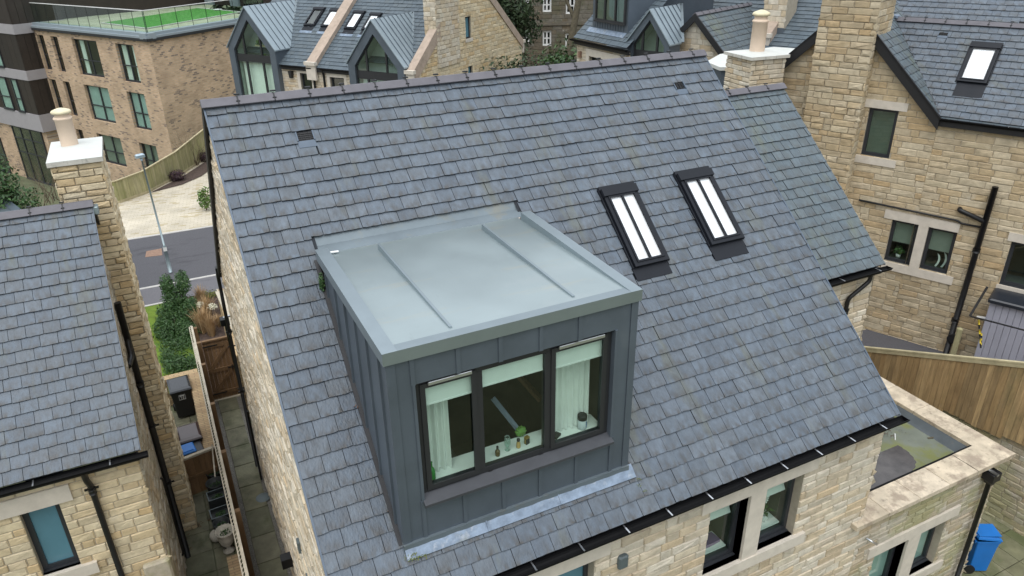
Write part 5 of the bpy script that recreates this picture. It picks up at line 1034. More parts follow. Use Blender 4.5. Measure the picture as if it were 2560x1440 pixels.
# second, farther roof seen over the ridge
farr = empty('slate_roof_house', (21, 9, -5), 'slate roof seen over the right-hand ridge at the top edge', 'house')
Fq = Fr(*(FR.w(0, 5.3, 0)[:2]), PH); roof(farr, Fq.w(.2, 0, 2.0), Fq.a, Fq.b + Vector((0, 0, .95)), [(0, 0), (3.35, 0), (3.35, 4.0), (-2.2, 4.0)], [(2.25, 2.5, 2.1, 2.25)], seed=70, wid=.22, gauge=.2)
def RPf(u, s, h=0.0):
    d = (Fq.b + Vector((0, 0, .95))).normalized(); return Fq.w(.2, 0, 2.0) + Fq.a * u + d * s + Fq.a.cross(d) * h
vent_tile(farr, RPf, (2.25, 2.5, 2.05, 2.3))
wall(farr, Fq, [(-3, -5), (3.5, -5), (3.5, 1.95), (-3, 1.95)], b=.1, seed=71)
ridge_tiles(farr, Fq.w(-2.5, 2.9, 4.78), Fq.w(3.6, 2.9, 4.78), slope_dir=Fq.b, tan=.95)
# pipes on the wall
pipe(rh, [FR.w(3.75, -.09, .80), FR.w(3.70, -.09, -3.6)], .065, sockets=[FR.w(3.73, -.09, -.75), FR.w(3.70, -.09, -2.6)], name='soil_pipe')
pipe(rh, [FR.w(3.18, .02, .13), FR.w(3.18, -.11, .13), FR.w(3.72, -.11, -.02)], .055, name='branch_pipe')
pipe(rh, [FR.w(.97, -.06, -.11), FR.w(3.2, -.06, -.14), FR.w(3.28, -.06, -.19), FR.w(3.70, -.06, -.19)], .024, name='waste_pipe')
# yard beside it
mb = MB(); mb.add([FR.w(-3, -3.0, -3.55), FR.w(7, -3.0, -3.55), FR.w(7, .1, -3.55), FR.w(-3, .1, -3.55)], [(0, 1, 2, 3)]); mb.box(FR, -3, 7, -3.05, -3.0, -5, -3.55); mb.build('yard', M['asphalt'], kind='structure')
a0 = FR.hit(2490, 720, 'b', -.1)[0]; zt_ = FR.hit(2490, 718, 'b', -.1)[2]
cab = empty('storage_cabinet', FR.w(a0 + .7, -.45, -3.55), 'grey plastic storage cabinet with a black lid standing against the stone wall', 'cabinet')
mb = MB(); a = a0 + .02
while a < a0 + 1.3: mb.bevbox(FR, a, a + .128, -.72, -.06, -3.55, zt_ - .12, .008); a += .132
mb.build('body', M['cabinet'], cab); mb = MB(); mb.bevbox(FR, a0 - .03, a0 + 1.4, -.80, -.04, zt_ - .12, zt_ - .02, .03); mb.build('lid', M['cabtop'], cab)
rb = -1.55; A0 = FR.hit(2425, 790, 'b', rb); A1 = FR.hit(2560, 836, 'b', rb); zrail = A0[2]
rail = empty('metal_railing', FR.w(A0[0], rb, -3.55), 'black metal railing with slim upright bars in the yard beyond the timber fence', 'railing')
mb = MB(); mb.bar(FR.w(A0[0], rb, zrail), FR.w(A0[0] + 2.4, rb, zrail), .04, .02); mb.build('handrail', M['blackmatt'], rail); mb = MB(); mb.bar(FR.w(A0[0], rb, -3.4), FR.w(A0[0] + 2.4, rb, -3.4), .03, .015); mb.build('bottom_rail', M['blackmatt'], rail); mb = MB(); mb.bar(FR.w(A0[0], rb, zrail), FR.w(A0[0] + .05, -.3, zrail + .25), .05, .02); mb.build('return_rail', M['blackmatt'], rail)
mb = MB(); a = A0[0] + .05
while a < A0[0] + 2.35: mb.bar(FR.w(a, rb, -3.4), FR.w(a, rb, zrail), .012, .012); a += .10
mb.build('balusters', M['blackmatt'], rail)
for a in (A0[0] + .02, A0[0] + 1.1): mb = MB(); mb.bar(FR.w(a, rb, -3.55), FR.w(a, rb, zrail), .045, .045); mb.build('post', M['blackmatt'], rail)
for (p, q, lb) in (((2447, 800), (2452, 870), 'yellow and black striped pole leaning on the railing, the longer one'), ((2454, 833), (2452, 868), 'short yellow striped pole beside the longer one')):
    A = FR.hit(*p, 'b', rb + .12); B = FR.hit(*q, 'b', rb + .05); t = empty('striped_pole', FR.w(*B), lb, 'pole', 'striped poles by the railing'); y_, k_ = MB(), MB()
    for i in range(6): (y_ if i % 2 == 0 else k_).tube([FR.w(*A).lerp(FR.w(*B), i / 6), FR.w(*A).lerp(FR.w(*B), (i + 1) / 6)], .018, 8)
    y_.build('yellow_stripes', M['yellow'], t); k_.build('black_stripes', M['blackmatt'], t)
c = FR.w(*FR.hit(2382, 845, 'b', -.12)); mb = MB(); mb.tube([c, c - FR.b * .07], .12, 20); mb.tube([c - FR.b * .071, c - FR.b * .078], .095, 20); tag(mb.build('hose_reel', M['blackmatt']), 'round black hose reel on the wall next to the soil pipe', 'hose reel')
mb = MB(); q = FR.hit(2440, 800, 'b', -.5); mb.bar(FR.w(q[0] + .0, -.55, q[2] + .1), FR.w(q[0] + .45, -.50, q[2] + .16), .10, .02); tag(mb.build('plank', M['white']), 'pale plank resting behind the railing beside the cabinet', 'plank')
rn = random.Random(2); mb = MB(); q = FR.hit(2400, 820, 'b', -.6); mb.bevbox(Fr(*(FR.w(q[0], 0, 0)[:2]), PH), -.05, .07, -.66, -.54, -3.55, q[2], .02); tag(mb.build('mossy_gatepost', M['woodgreen']), 'green mossy timber gatepost near the foot of the soil pipe', 'post')

# ================================================================== TERRACE behind (two zinc gable dormers)
FT = Fr(6.271, 26.921, -.952); zT, tT = 1.057, .775
ter = empty('terraced_house', (8.3, 28.6, -5), 'stone terrace with two pointed zinc dormers and four roof windows', 'house')
Lt = 4.8 / math.cos(math.atan(tT)); ct = math.cos(math.atan(tT)); VT = (FT.b + Vector((0, 0, tT))).normalized(); VTn = FT.a.cross(VT)
RPt = lambda u, s, h=0.0: FT.w(0, -.12, zT - .12 * tT) + FT.a * u + VT * s + VTn * h
S_ = lambda b: (b + .12) / ct
tsk = [(-2.15, -1.55, S_(1.66), S_(2.52)), (-1.18, -.60, S_(1.66), S_(2.48)), (.14, .72, S_(1.62), S_(2.44)), (1.08, 1.64, S_(1.62), S_(2.38))]
tD = [(-3.574, 3.25, 1.60), (3.093, 2.98, 1.33)]; dhw = 1.382
hb = [(tD[0][0] - dhw + .1, tD[0][0] + dhw - .1, -1, S_(.3)), (tD[1][0] - dhw + .1, tD[1][0] + dhw - .1, -1, S_(.3))]
o = sheet(RPt(0, 0), FT.a, VT, [(-5.0, 0), (4.7, 0), (4.7, Lt), (-5.0, Lt)], hb + tsk).build('roof', M['underlay'], ter)
slates(RPt(0, 0), FT.a, VT, [(-5.0, 0), (4.7, 0), (4.7, Lt), (-5.0, Lt)], hb + tsk, m if False else .0 or .2, .24, seed=72, rough=0).build('slate_covering', M['slate_far'], o)
for i, r in enumerate(tsk): roof_window(ter, RPt, r, (r[0], r[1], r[2] - .28, r[2]), bars=0, blind=None if i == 0 else 'whiteblind', m_ap='lead' if False else 'rwframe')
for r in tsk: mb = MB(); f_ = RPt; mb.add([RPt(r[0] - .05, r[2] - .40, .03), RPt(r[1] + .05, r[2] - .40, .03), RPt(r[1] + .05, r[2] - .27, .035), RPt(r[0] - .05, r[2] - .27, .035)], [(0, 1, 2, 3)]); mb.build('lead_flashing', M['lead'], ter)
thl = [(-1.18, -.55, -.6, .68), (.46, 1.22, -.6, .63)]
wall(ter, FT, [(-5.0, -5), (4.79, -5), (4.79, zT - .16), (-5.0, zT - .16)], thl + [(tD[0][0] - 1.3, tD[0][0] + 1.3, -5, .9), (tD[1][0] - 1.3, tD[1][0] + 1.3, -5, .9)], seed=73)
for r in thl:
    window(ter, FT, *r, b=.08, fw=.07)
    for t in ((r[0] - .16, r[1] + .14, r[3], r[3] + .16), (r[0] - .16, r[0], r[2], r[3]), (r[1], r[1] + .14, r[2], r[3])): stone_trim(ter, FT, *t, name='window_surround')
gutter(ter, FT, -2.0, -.35, -.16, zT - .1, rad=.06, step=0); gutter(ter, FT, .12, 1.75, -.16, zT - .1, rad=.06, step=0)
mb = MB(); mb.box(FT, -2.1, 1.8, -.12, .0, zT - .26, zT - .10); mb.build('fascia', M['blackmatt'], ter)
for a in (-.38, .18): pipe(ter, [FT.w(a, -.12, zT - .15), FT.w(a, -.06, zT - .4), FT.w(a, -.06, -4.9)], .045)
for a, z in ((-1.62, .62), (1.72, .45)): mb = MB(); mb.prism(Fr(*(FT.w(a, 0, 0)[:2]), -.952, z), [(-.05, -.18), (.05, -.18), (.10, .12), (-.10, .12)], -.16, 0); mb.build('wall_lamp', M['blackmatt'], ter)
# coped party parapet and coped gable
def coped(root, F, a0, a1, b0, b1, zf, t, th=.24, m='copingpink', kn=True, name='parapet'):
    mb = MB(); vs = [F.w(a, b, zf(b) + h) for a in (a0, a1) for b, h in ((b0, -.3), (b1, -.3), (b1, th), (b0, th))]
    mb.add(vs, [(0, 1, 2, 3), (7, 6, 5, 4), (0, 4, 5, 1), (1, 5, 6, 2), (2, 6, 7, 3), (3, 7, 4, 0)])
    o = mb.build(name, M[m], root)
    if kn: mb = MB(); mb.box(F, a0 - .04, a1 + .04, b0 - .14, b0 + .05, zf(b0) + th - .14, zf(b0) + th); mb.box(F, a0, a1, b0 - .08, b0 + .05, zf(b0) - .5, zf(b0) + th - .14); mb.build('kneeler', M['ashlar'], o)
    return o
zfT = lambda b: zT + tT * b
coped(ter, FT, -.62, -.12, -.12, 4.6, zfT, tT)
coped(ter, FT, 4.50, 4.86, -.12, 1.85, zfT, tT)
# gable end: right-hand wall with the chimney running up it
Fg = Fr(*(FT.w(4.80, 0, 0)[:2]), -.952 + R(90)); gDD = 4.55
gz = lambda b: zT + .12 + tT * min(b, 2 * gDD - b)
gw1 = (3.87, 4.32, 1.88, 2.76); gw2 = (3.95, 4.33, -.1, .72)
wall(ter, Fg, [(-.02, -5), (9.0, -5), (9.0, gz(9.0)), (gDD, gz(gDD)), (-.02, gz(0))], [gw1, gw2], seed=74, ch=.15, lmin=.25, lmax=.6, m='stone_warm')
for r in (gw1, gw2): window(ter, Fg, *r, b=.07, fw=.05, pane='frost')
stone_trim(ter, Fg, 3.8, 4.4, 1.74, 1.88, name='sill', b0=-.04)
coped(ter, Fr(*(FT.w(4.55, 9.0, 0)[:2]), -.952 + math.pi), -.31, .05, -.1, 4.4, lambda b: gz(9.0) + tT * b - .06, tT, th=.10, m='copingpink')
mb = MB(); mb.box(FT, 4.3, 4.78, 1.60, 3.3, 1.0, 7.5); o = mb.build('chimney', M['mortar'], ter)
mb = MB(); stones(mb, FT, [(4.28, 1.0), (4.84, 1.0), (4.84, 7.5), (4.28, 7.5)], b=1.6, seed=75, ch=.175); stones(mb, Fg, [(1.6, 1.0), (3.3, 1.0), (3.3, 7.5), (1.6, 7.5)], b=-.04, seed=76, ch=.175); mb.build('stonework', M['stone'], o)
# rear slope
roof(ter, FT.w(4.7, 2 * gDD, zT), -FT.a, -FT.b + Vector((0, 0, tT)), [(0, 0), (9.7, 0), (9.7, 5.6), (0, 5.6)], seed=77, rough=0, m='slate_far', wid=.3, gauge=.25, name='rear_roof')
mb = MB(); mb.add([RPt(-5, Lt, 0), RPt(4.7, Lt, 0), FT.w(4.7, gDD, zT + gDD * tT), FT.w(-5, gDD, zT + gDD * tT)], [(0, 1, 2, 3)])
def zinc_dormer(root, F, ac, b0, hw_, ze, za, zbot, back, label, lower=True, seams=9, tan=None):
    """pointed dormer: front face with a zinc band round a pentagon of glass, standing-seam roof"""
    mb = MB(); pr = [(ac - hw_, zbot), (ac + hw_, zbot), (ac + hw_, ze), (ac, za), (ac - hw_, ze)]; bw = hw_ * .24
    sl = (za - ze) / hw_
    inn = [(ac - hw_ + bw, zbot), (ac + hw_ - bw, zbot), (ac + hw_ - bw, ze - .12), (ac, za - bw * 1.25 * sl), (ac - hw_ + bw, ze - .12)]
    P5 = [F.w(a, b0, z) for a, z in pr] + [F.w(a, b0, z) for a, z in inn] + [F.w(a, b0 + .14, z) for a, z in inn]
    fs = [(1, 2, 7, 6), (2, 3, 8, 7), (3, 4, 9, 8), (4, 0, 5, 9), (6, 7, 12, 11), (7, 8, 13, 12), (8, 9, 14, 13), (9, 5, 10, 14)]
    mb.add(P5, fs)
    for sg in (-1, 1): mb.add([F.w(ac + sg * hw_, b0, zbot), F.w(ac + sg * hw_, b0 + .9, zbot), F.w(ac + sg * hw_, back(ze) + .02, ze), F.w(ac + sg * hw_, b0, ze)], [(0, 1, 2, 3)])
    o = mb.build('dormer', M['zincwall'], root, label=label)
    mb = MB()                                             # seams on the front band
    for t in (.2, .5, .8):
        for sg in (-1, 1):
            x0 = ac + sg * hw_ * (1 - t); z0 = ze + (za - ze) * t; mb.bar(F.w(x0, b0 - .012, z0), F.w(x0, b0 - .012, z0 - bw * 1.25 * sl * .98), .02, .02)
    mb.build('band_seam', M['zincwall'], o)
    mb = MB(); zs_ = ze - .30; g = .07
    mb.box(F, ac - hw_ + bw, ac + hw_ - bw, b0 + .10, b0 + .16, zs_ - .32, zs_); spz = zs_ - .32
    mb.build('spandrel_panel', M['frame'], o)
    mb = MB(); up = lambda a: (za - bw * 1.25 * sl) - abs(a - ac) * ((za - bw * 1.25 * sl) - (ze - .12)) / (hw_ - bw)
    for f_ in (-.36, .36): a = ac + f_ * hw_ * .98; mb.box(F, a - .035, a + .035, b0 + .08, b0 + .15, zs_, up(a) - .01); mb.box(F, a - .045, a + .045, b0 + .08, b0 + .15, zbot, spz)
    for p, q in ((inn[2], inn[3]), (inn[3], inn[4])): mb.bar(F.w(p[0], b0 + .11, p[1] - .03), F.w(q[0], b0 + .11, q[1] - .03), .05, .06)
    mb.box(F, inn[0][0], inn[0][0] + .05, b0 + .08, b0 + .15, zbot, ze - .15); mb.box(F, inn[1][0] - .05, inn[1][0], b0 + .08, b0 + .15, zbot, ze - .15)
    mb.build('glazing_frame', M['frame'], o)
    mb = MB(); mb.add([F.w(a, b0 + .13, z) for a, z in inn], [(0, 1, 2, 3, 4)]); mb.build('pane', M['glass'], o)
    mb = MB(); mb.add([F.w(a, b0 + .8, z) for a, z in inn] + [F.w(a, b0 + .16, z) for a, z in inn], [(0, 1, 2, 3, 4)] + [(i, 5 + i, 5 + (i + 1) % 5, (i + 1) % 5) for i in range(5)]); mb.build('room_lining', M['palewall'], o)
    if lower: mb = MB(); curtain_mesh(mb, F, inn[0][0] + .1, inn[1][0] - .1, b0 + .3, zbot, spz, folds=14); mb.build('curtain', M['curtain'], o)
    # roof slopes
    ovh = .06; tk = .05
    for sg in (-1, 1):
        E0 = F.w(ac + sg * (hw_ + ovh), b0 - ovh, ze - ovh * sl); A0_ = F.w(ac, b0 - ovh, za + .0); A1_ = F.w(ac, back(za), za); E1 = F.w(ac + sg * (hw_ + ovh), back(ze), ze - ovh * sl); up_ = Vector((0, 0, tk))
        mb = MB(); vs = [E0, A0_, A1_, E1] + [q + up_ for q in (E0, A0_, A1_, E1)]; mb.add(vs, [(4, 5, 6, 7), (3, 2, 1, 0), (0, 1, 5, 4), (1, 2, 6, 5), (2, 3, 7, 6), (3, 0, 4, 7)]); zr = mb.build('dormer_roof', M['zincgreen'], o)
        mb = MB()
        for i in range(1, seams + 1):
            t = i / (seams + 1); p = A0_.lerp(A1_, t) + up_ * 1.3; tt = F.w(0, 0, 0)
            d = (E0 - A0_); fr = 1.0; q = p + d
            eb = (A1_ - A0_).length * t; lim = (E1 - E0).length
            if eb > lim: q = p + d * max(.05, 1 - (eb - lim) / max(.01, (A1_ - A0_).length - lim))
            mb.bar(p, q, .02, .035)
        mb.build('roof_seam', M['zincwall'], o)
    mb = MB()
    for sg in (-1, 1): mb.bar(F.w(ac, back(za) + .02, za + .06), F.w(ac + sg * (hw_ + ovh), back(ze) + .02, ze + .05 - ovh * sl), .16, .03)
    mb.build('valley_flashing', M['leadgrey'], o)
for (ac, za, ze_), lb in zip(tD, ('left pointed zinc dormer, shelves of plants behind its glass', 'right pointed zinc dormer, next to the coped gable')):
    zinc_dormer(ter, FT, ac, -.25, dhw, ze_, za, -2.2, lambda z: (z - zT) / tT, lb)
t = empty('shelf_unit', FT.w(-3.3, .25, 1.0), 'small wooden shelf unit with plants inside the left pointed dormer', 'shelf')
mb = MB(); mb.box(FT, -3.72, -3.02, .12, .35, 1.62, 1.66); mb.box(FT, -3.72, -3.02, .12, .35, 1.15, 1.18); mb.build('shelf', M['railtop'], t)
mb = MB()
for a in (-3.7, -3.04): mb.bar(FT.w(a, .15, .75), FT.w(a, .15, 1.62), .03, .03)
mb.build('leg', M['blackmatt'], t)
mb = MB(); c = FT.w(-3.5, .2, 1.78); leaves(mb, [(c.x, c.y, c.z, .16, .12, .12)], 160, .09, 6); c = FT.w(-3.3, .2, 1.25); leaves(mb, [(c.x, c.y, c.z, .1, .1, .08)], 60, .07, 7); tag(mb.build('houseplant', M['leaf2']), 'leafy green houseplant on the shelf inside the left pointed dormer', 'plant')

# ================================================================== HOUSES at the top right, behind the main ridge
K1 = Fr(14.315, 19.859, -1.536); zk, tk1 = 2.38, .9
kh = empty('terraced_house', (16, 18, -5), 'stone house with a tall grey box dormer at the top edge', 'house')
VK = (K1.b + Vector((0, 0, tk1))).normalized(); VKn = K1.a.cross(VK); ck = 1 / math.sqrt(1 + tk1 * tk1)
RPk = lambda u, s, h=0.0: K1.w(0, 0, zk) + K1.a * u + VK * s + VKn * h
roof(kh, RPk(0, 0), K1.a, VK, [(0, 0), (3.35, 0), (3.35, 6.0), (0, 6.0)], [(.66, 2.72, .60, 3.0)], m='slate_far', seed=81, rough=0, wid=.25, gauge=.21)
wall(kh, K1, [(.08, -5), (3.4, -5), (3.4, zk - .1), (.08, zk - .1)], [(.95, 3.1, -.6, zk - .55)], b=.12, seed=82)
for t in ((.75, 3.5, zk - .55, zk - .3), (.75, .95, -.6, zk - .55)): stone_trim(kh, K1, *t, b0=.07, name='window_surround')
window(kh, K1, .95, 3.1, -.6, zk - .55, b=.22, fw=.07, mull=(.28, .64), gm='glass')
gutter(kh, K1, -.1, 3.4, -.06, zk - .04, rad=.07, step=0)
mb = MB(); mb.box(K1, 0, 3.4, 0, .12, zk - .22, zk - .08); mb.build('fascia', M['blackmatt'], kh)
mb = MB(); q = K1.hit(1452, 135, 'b', .1); mb.box(K1, q[0] - .06, q[0] + .06, 0, .12, q[2] - .12, q[2] + .1); mb.build('wall_lamp', M['rust'], kh)
kd = MB(); kb = .42; kd.box(K1, .62, 2.78, kb, 4.2, zk + .30, 4.85)
o = kd.build('dormer', M['zincwall'], kh, label='tall grey zinc box dormer')
mb = MB()
for a in [.62 + .16 * i for i in range(1, 13)]: mb.box(K1, a - .008, a + .008, kb - .014, kb, zk + .35, 3.42)
mb.build('cladding_seam', M['zincwall'], o)
mb = MB(); mb.add([RPk(.45, S0, .03) if False else RPk(u, s, .03) for u, s in ((.45, .36), (2.75, .36), (2.75, .58), (.45, .58))] if False else [RPk(u, s, .03) for u, s in ((.45, .36), (2.75, .36), (2.75, .58), (.45, .58))], [(0, 1, 2, 3)]); mb.build('lead_apron', M['lead'], kh)
q0 = K1.hit(1489, 46, 'b', kb - .05); q1 = K1.hit(1563, 58, 'b', kb - .05)
window(kh, K1, q0[0], q1[0], q0[2] - .05, 4.7, b=kb - .09, fw=.07, mull=(.33, .68), fm='frame', name='dormer_window', blind='greyblind')
# cross gable and long roof to its right
KG = Fr(16.537, 15.547, R(-66.5)); kg = empty('gabled_house', (17.5, 16.3, -5), 'stone house with a small black-edged cross gable behind the main ridge', 'house')
gw_, gz_ = 2.3, 1.15; L2 = gw_ * math.sqrt(2)
wall(kg, KG, [(-gw_, -5), (gw_, -5), (gw_, gz_ - .1), (0, gz_ + gw_ - .12), (-gw_, gz_ - .1)], seed=83, ch=.18)
bargeboard(kg, KG, (0, gz_ + gw_ + .04), (gw_ + .1, gz_ - .06), -.2, -.14, .26); bargeboard(kg, KG, (-gw_ - .1, gz_ - .06), (0, gz_ + gw_ + .04), -.2, -.14, .26)
roof(kg, KG.w(gw_, -.16, gz_), KG.b, KG.w(0, 0, gw_) - KG.w(gw_, 0, 0), [(0, 0), (4.6, 0), (4.6, L2), (0, L2)], m='slate_moss', seed=84, rough=0, wid=.3, gauge=.21, name='gable_roof')
roof(kg, KG.w(-gw_, -.16, gz_), KG.b, KG.w(0, 0, gw_) - KG.w(-gw_, 0, 0), [(0, 0), (4.6, 0), (4.6, L2), (0, L2)], m='slate_far', seed=85, rough=0, wid=.3, gauge=.21, name='gable_roof')
ridge_tiles(kg, KG.w(0, -.18, gz_ + gw_ + .05), KG.w(0, 4.3, gz_ + gw_ + .05), slope_dir=KG.a, tan=1.0)
tk2 = .60; VK2 = (KG.b + Vector((0, 0, tk2))).normalized(); VK2n = KG.a.cross(VK2)
def rkhit(u, v):
    d = ray(u, v); Pn = VK2n; O_ = KG.w(0, 0, gz_ - .2); t = (O_ - CAMP).dot(Pn) / d.dot(Pn); q = CAMP + d * t - O_; return q.dot(KG.a), q.dot(VK2)
RPg = lambda u, s, h=0.0: KG.w(0, 0, gz_ - .2) + KG.a * u + VK2 * s + VK2n * h
sk = [rkhit(*q) for q in ((1713, 4), (1733, 5))]; skr = (sk[0][0], sk[0][0] + .65, sk[0][1], sk[0][1] + 1.1)
roof(kg, RPg(-4.6, 0), KG.a, VK2, [(0, 0), (16, 0), (16, 8.5), (0, 8.5)], [(skr[0] + 4.6, skr[1] + 4.6, skr[2], skr[3])], m='slate_far', seed=86, rough=0, wid=.3, gauge=.22)
roof_window(kg, RPg, skr, (skr[0], skr[1], skr[2] - .3, skr[2]), bars=0, m_ap='rwframe')
wall(kg, KG, [(gw_, -5), (11.3, -5), (11.3, gz_ - .4), (gw_, gz_ - .4)], b=.25, seed=87)
wall(kg, KG, [(-4.5, -5), (-gw_, -5), (-gw_, gz_ - .4), (-4.5, gz_ - .4)], b=.25, seed=88)
# zinc pointed dormer beside the box dormer
q = KG.hit(1626, 26, 'b', -1.25); ql = KG.hit(1569, 98, 'b', -1.25); qr = KG.hit(1672, 112, 'b', -1.25); kbk = KG.hit(1700, 21, 'a', q[0])[1]; zea = (ql[2] + qr[2]) / 2
zinc_dormer(kg, KG, q[0], -1.25, (qr[0] - ql[0]) / 2, zea, q[2], -1.5, lambda z: kbk - 1.3 * (q[2] - z) / (q[2] - zea), 'pointed zinc dormer beside the black-edged gable', lower=False, seams=6)
# coped parapet and chimney stack further right
pa0 = rkhit(1893, 108); pa1 = rkhit(1935, 0)
FK2 = Fr(*(RPg(pa0[0], pa0[1])[:2]), R(-66.5)); z0_ = RPg(pa0[0], pa0[1]).z
coped(kg, FK2, -.05, .45, 0, 5.5, lambda b: z0_ + tk2 * b, tk2, th=.36, m='copingpink')
q = rkhit(1905, 78); c = RPg(q[0], q[1]); fc = Fr(c.x, c.y, R(-66.5))
mb = MB(); mb.box(fc, -.02, .75, .0, 1.0, c.z - 1, c.z + 4); o = mb.build('chimney', M['mortar'], kg); mb = MB(); stones(mb, fc, [(-.04, c.z - .2), (.77, c.z - .2), (.77, c.z + 4), (-.04, c.z + 4)], b=0, seed=89, ch=.18); mb.build('stonework', M['stone'], o)
mb = MB(); mb.box(fc, -.06, .79, -.06, .0, c.z - .3, c.z + .15); mb.build('chimney_flashing', M['zincwall'], kg)

# ================================================================== APARTMENT BLOCK, top left
FB = Fr(.27, 41.36, -1.029); FB2 = Fr(.27, 41.36, .7186); zB = 1.12
blk = empty('apartment_block', (-3, 47, -9.2), 'pale brick apartment block with a turfed and railed roof terrace', 'apartment block')
aL = -12.43; rows = [(-1.59, .52), (-4.32, -2.18), (-7.06, -5.20)]
def col(u0, v0, u1, v1): return FB.hit(u0, v0, 'b', .0)[0], FB.hit(u1, v1, 'b', .0)[0]
wins = []
for (z0, z1) in rows: wins += [(-3.27, -1.55, z0, z1, 'w'), (-7.74, -5.15, z0, z1, 'w')]
n1, n2 = FB.hit(90, 86, 'b', 0)[0], FB.hit(107, 87, 'b', 0)[0]; n3, n4 = FB.hit(125, 90, 'b', 0)[0], FB.hit(142, 92, 'b', 0)[0]
for (z0, z1) in rows: wins += [(n1, n2, z0, z1, 'n'), (n3, n4, z0, z1, 'n')]
wins += [(-3.27, -1.55, -9.2, -8.0, 'w')]
def brick_wall(root, F, hull, holes, m, depth=.22):
    mb = MB(); backing(mb, F, hull, holes, 0.0, depth); return mb.build('wall', M[m], root)
brick_wall(blk, FB, [(aL, -9.3), (0, -9.3), (0, zB - .2), (aL, zB - .2)], [h[:4] for h in wins], 'brick')
brick_wall(blk, FB2, [(0, -9.3), (9.5, -9.3), (9.5, zB - .2), (0, zB - .2)], [], 'brick2')
for i, h in enumerate(wins):
    if h[4] == 'w':
        wide = h[0] < -5
        ck_ = ('teal', None) if h[2] == -4.32 else (None, None)
        window(blk, FB, *h[:4], b=.16, fw=.09, mull=(.5,) if not wide else (.52,), trans=(.42,), gm='glass', blind=ck_[0], room=1.5, curtain=[(.08, .34, 'curtain'), (.66, .95, 'curtain')] if (h[2] == -1.59 and not wide) else ([(.12, .30, 'curtain')] if (h[2] == -1.59) else ([(.06, .9, 'greyblind')] if h[2] == -7.06 else [])))
    else: window(blk, FB, *h[:4], b=.16, fw=.08, trans=(.42,), room=1.2)
mb = MB()
for F, a0, a1 in ((FB, aL, .12), (FB2, -.12, 9.5)):
    mb.box(F, a0, a1, -.14, .45, zB - .2, zB - .06 + (.004 if F is FB2 else 0)); mb.box(F, a0, a1, .0, .45, zB - .06, zB + .10 + (.004 if F is FB2 else 0))
mb.build('roof_edge', M['bandtop'], blk)
mb = MB()
for F, a0, a1, e in ((FB, aL, .13, 0), (FB2, -.13, 9.5, .003)): mb.box(F, a0, a1, -.155 - e, .0, zB - .32, zB - .17 + e)
mb.build('edge_drip', M['frame'], blk)
# roof terrace
tz = zB + .06
far = [FB.w(-12.4, .1, tz), FB.w(-.06, .05, tz), FB2.w(9.5, .05, tz), FB2.w(11, 6, tz), FB.w(-12.4, 14, tz)]
mb = MB(); mb.add([(q.x, q.y, tz) for q in far], [(1, 2, 3), (1, 3, 4), (1, 4, 0)]); mb.build('terrace_floor', M['terrace'], blk)
tp = [atz(*q, tz + .03) for q in ((255, 57), (366, 71), (603, 30), (495, 20))]
mb = MB(); mb.add([(q.x, q.y, q.z) for q in tp], [(0, 1, 2, 3)]); mb.build('turf', M['turf'], blk)
mb = MB()
for i in range(4):
    p, q = tp[i], tp[(i + 1) % 4]
    if i != 3: mb.bar(p, q, .16, .04)
mb.build('pebble_strip', M['kerb'], blk)
bal = empty('glass_balustrade', FB.w(0, .2, zB + .1), 'glass balustrade with a slim pale handrail round the turfed roof terrace', 'balustrade')
zb1 = zB + 1.22
for F, a0, a1 in ((FB, aL, -.2), (FB2, .2, 9.5)):
    n = int(abs(a1 - a0) / 1.1)
    for i in range(n):
        x0 = a0 + (a1 - a0) * i / n; x1 = a0 + (a1 - a0) * (i + 1) / n; mb = MB(); mb.box(F, x0 + .012, x1 - .012, .20, .214, zB + .1, zb1); mb.build('glass_panel', M['clearglass'], bal)
    mb = MB(); mb.box(F, a0, a1, .18, .235, zb1, zb1 + .035); mb.build('handrail', M['white'], bal)
    mb = MB()
    for i in range(n + 1): x0 = a0 + (a1 - a0) * i / n; mb.box(F, x0 - .012, x0 + .012, .198, .216, zB + .1, zb1)
    mb.build('panel_joint', M['blackmatt'], bal)
# brown-clad bay with pale bands at the left end of the block
bay = empty('clad_bay', FB.w(-16, -.8, -9.2), 'dark brown clad bay with pale horizontal bands at the left edge', 'building bay')
qa = FB.hit(70, 180, 'b', 0); bB = -1.1
aA = FB.hit(71, 195, 'b', bB)[0]
lv = [FB.hit(*q, 'b', bB)[2] for q in ((27, 61), (37, 86), (69, 178), (75, 202), (103, 289), (108, 330))]
def bayseg(z0, z1, m, out=0.0, name='cladding'):
    mb = MB(); mb.box(FB, aA - 10, aA + out, bB - out, 2.0, z0, z1); return mb.build(name, M[m], bay)
def panels(z0, z1, b, sp=.62, holes=()):
    mb = MB(); a = aA - 10
    while a < aA - .01: 
        a1 = min(a + sp, aA)
        for r in sub_rects((a + .008, a1 - .008, z0, z1), holes): mb.box(FB, r[0], r[1], b - .03, b, r[2], r[3])
        a = a1
    mb.build('cladding_panels', M['brownclad'], bay)
    mb = MB(); n = 4
    for i in range(n): f = Fr(*(FB.w(aA, 0, 0)[:2]), -1.029 + R(90)); mb.box(f, bB + (2.2 - .0) * i / n * .8 + .01, bB + 2.2 * (i + 1) / n * .8 - .01, -.03, .0, z0, z1)
    mb.build('cladding_panels', M['brownclad'], bay)
z5, z4, z3, z2, z1b, z0b = lv[0], lv[1], lv[2], lv[3], lv[4], lv[5]
bayseg(z5 + .0, 9, 'brownclad'); panels(z5 + .0, 8.5, bB)
bayseg(z4, z5, 'band', .08, 'band'); bayseg(z3, z4, 'brownclad'); bayseg(z2, z3, 'band', .08, 'band'); bayseg(z1b, z2, 'brownclad'); bayseg(z0b, z1b, 'band', .08, 'band')
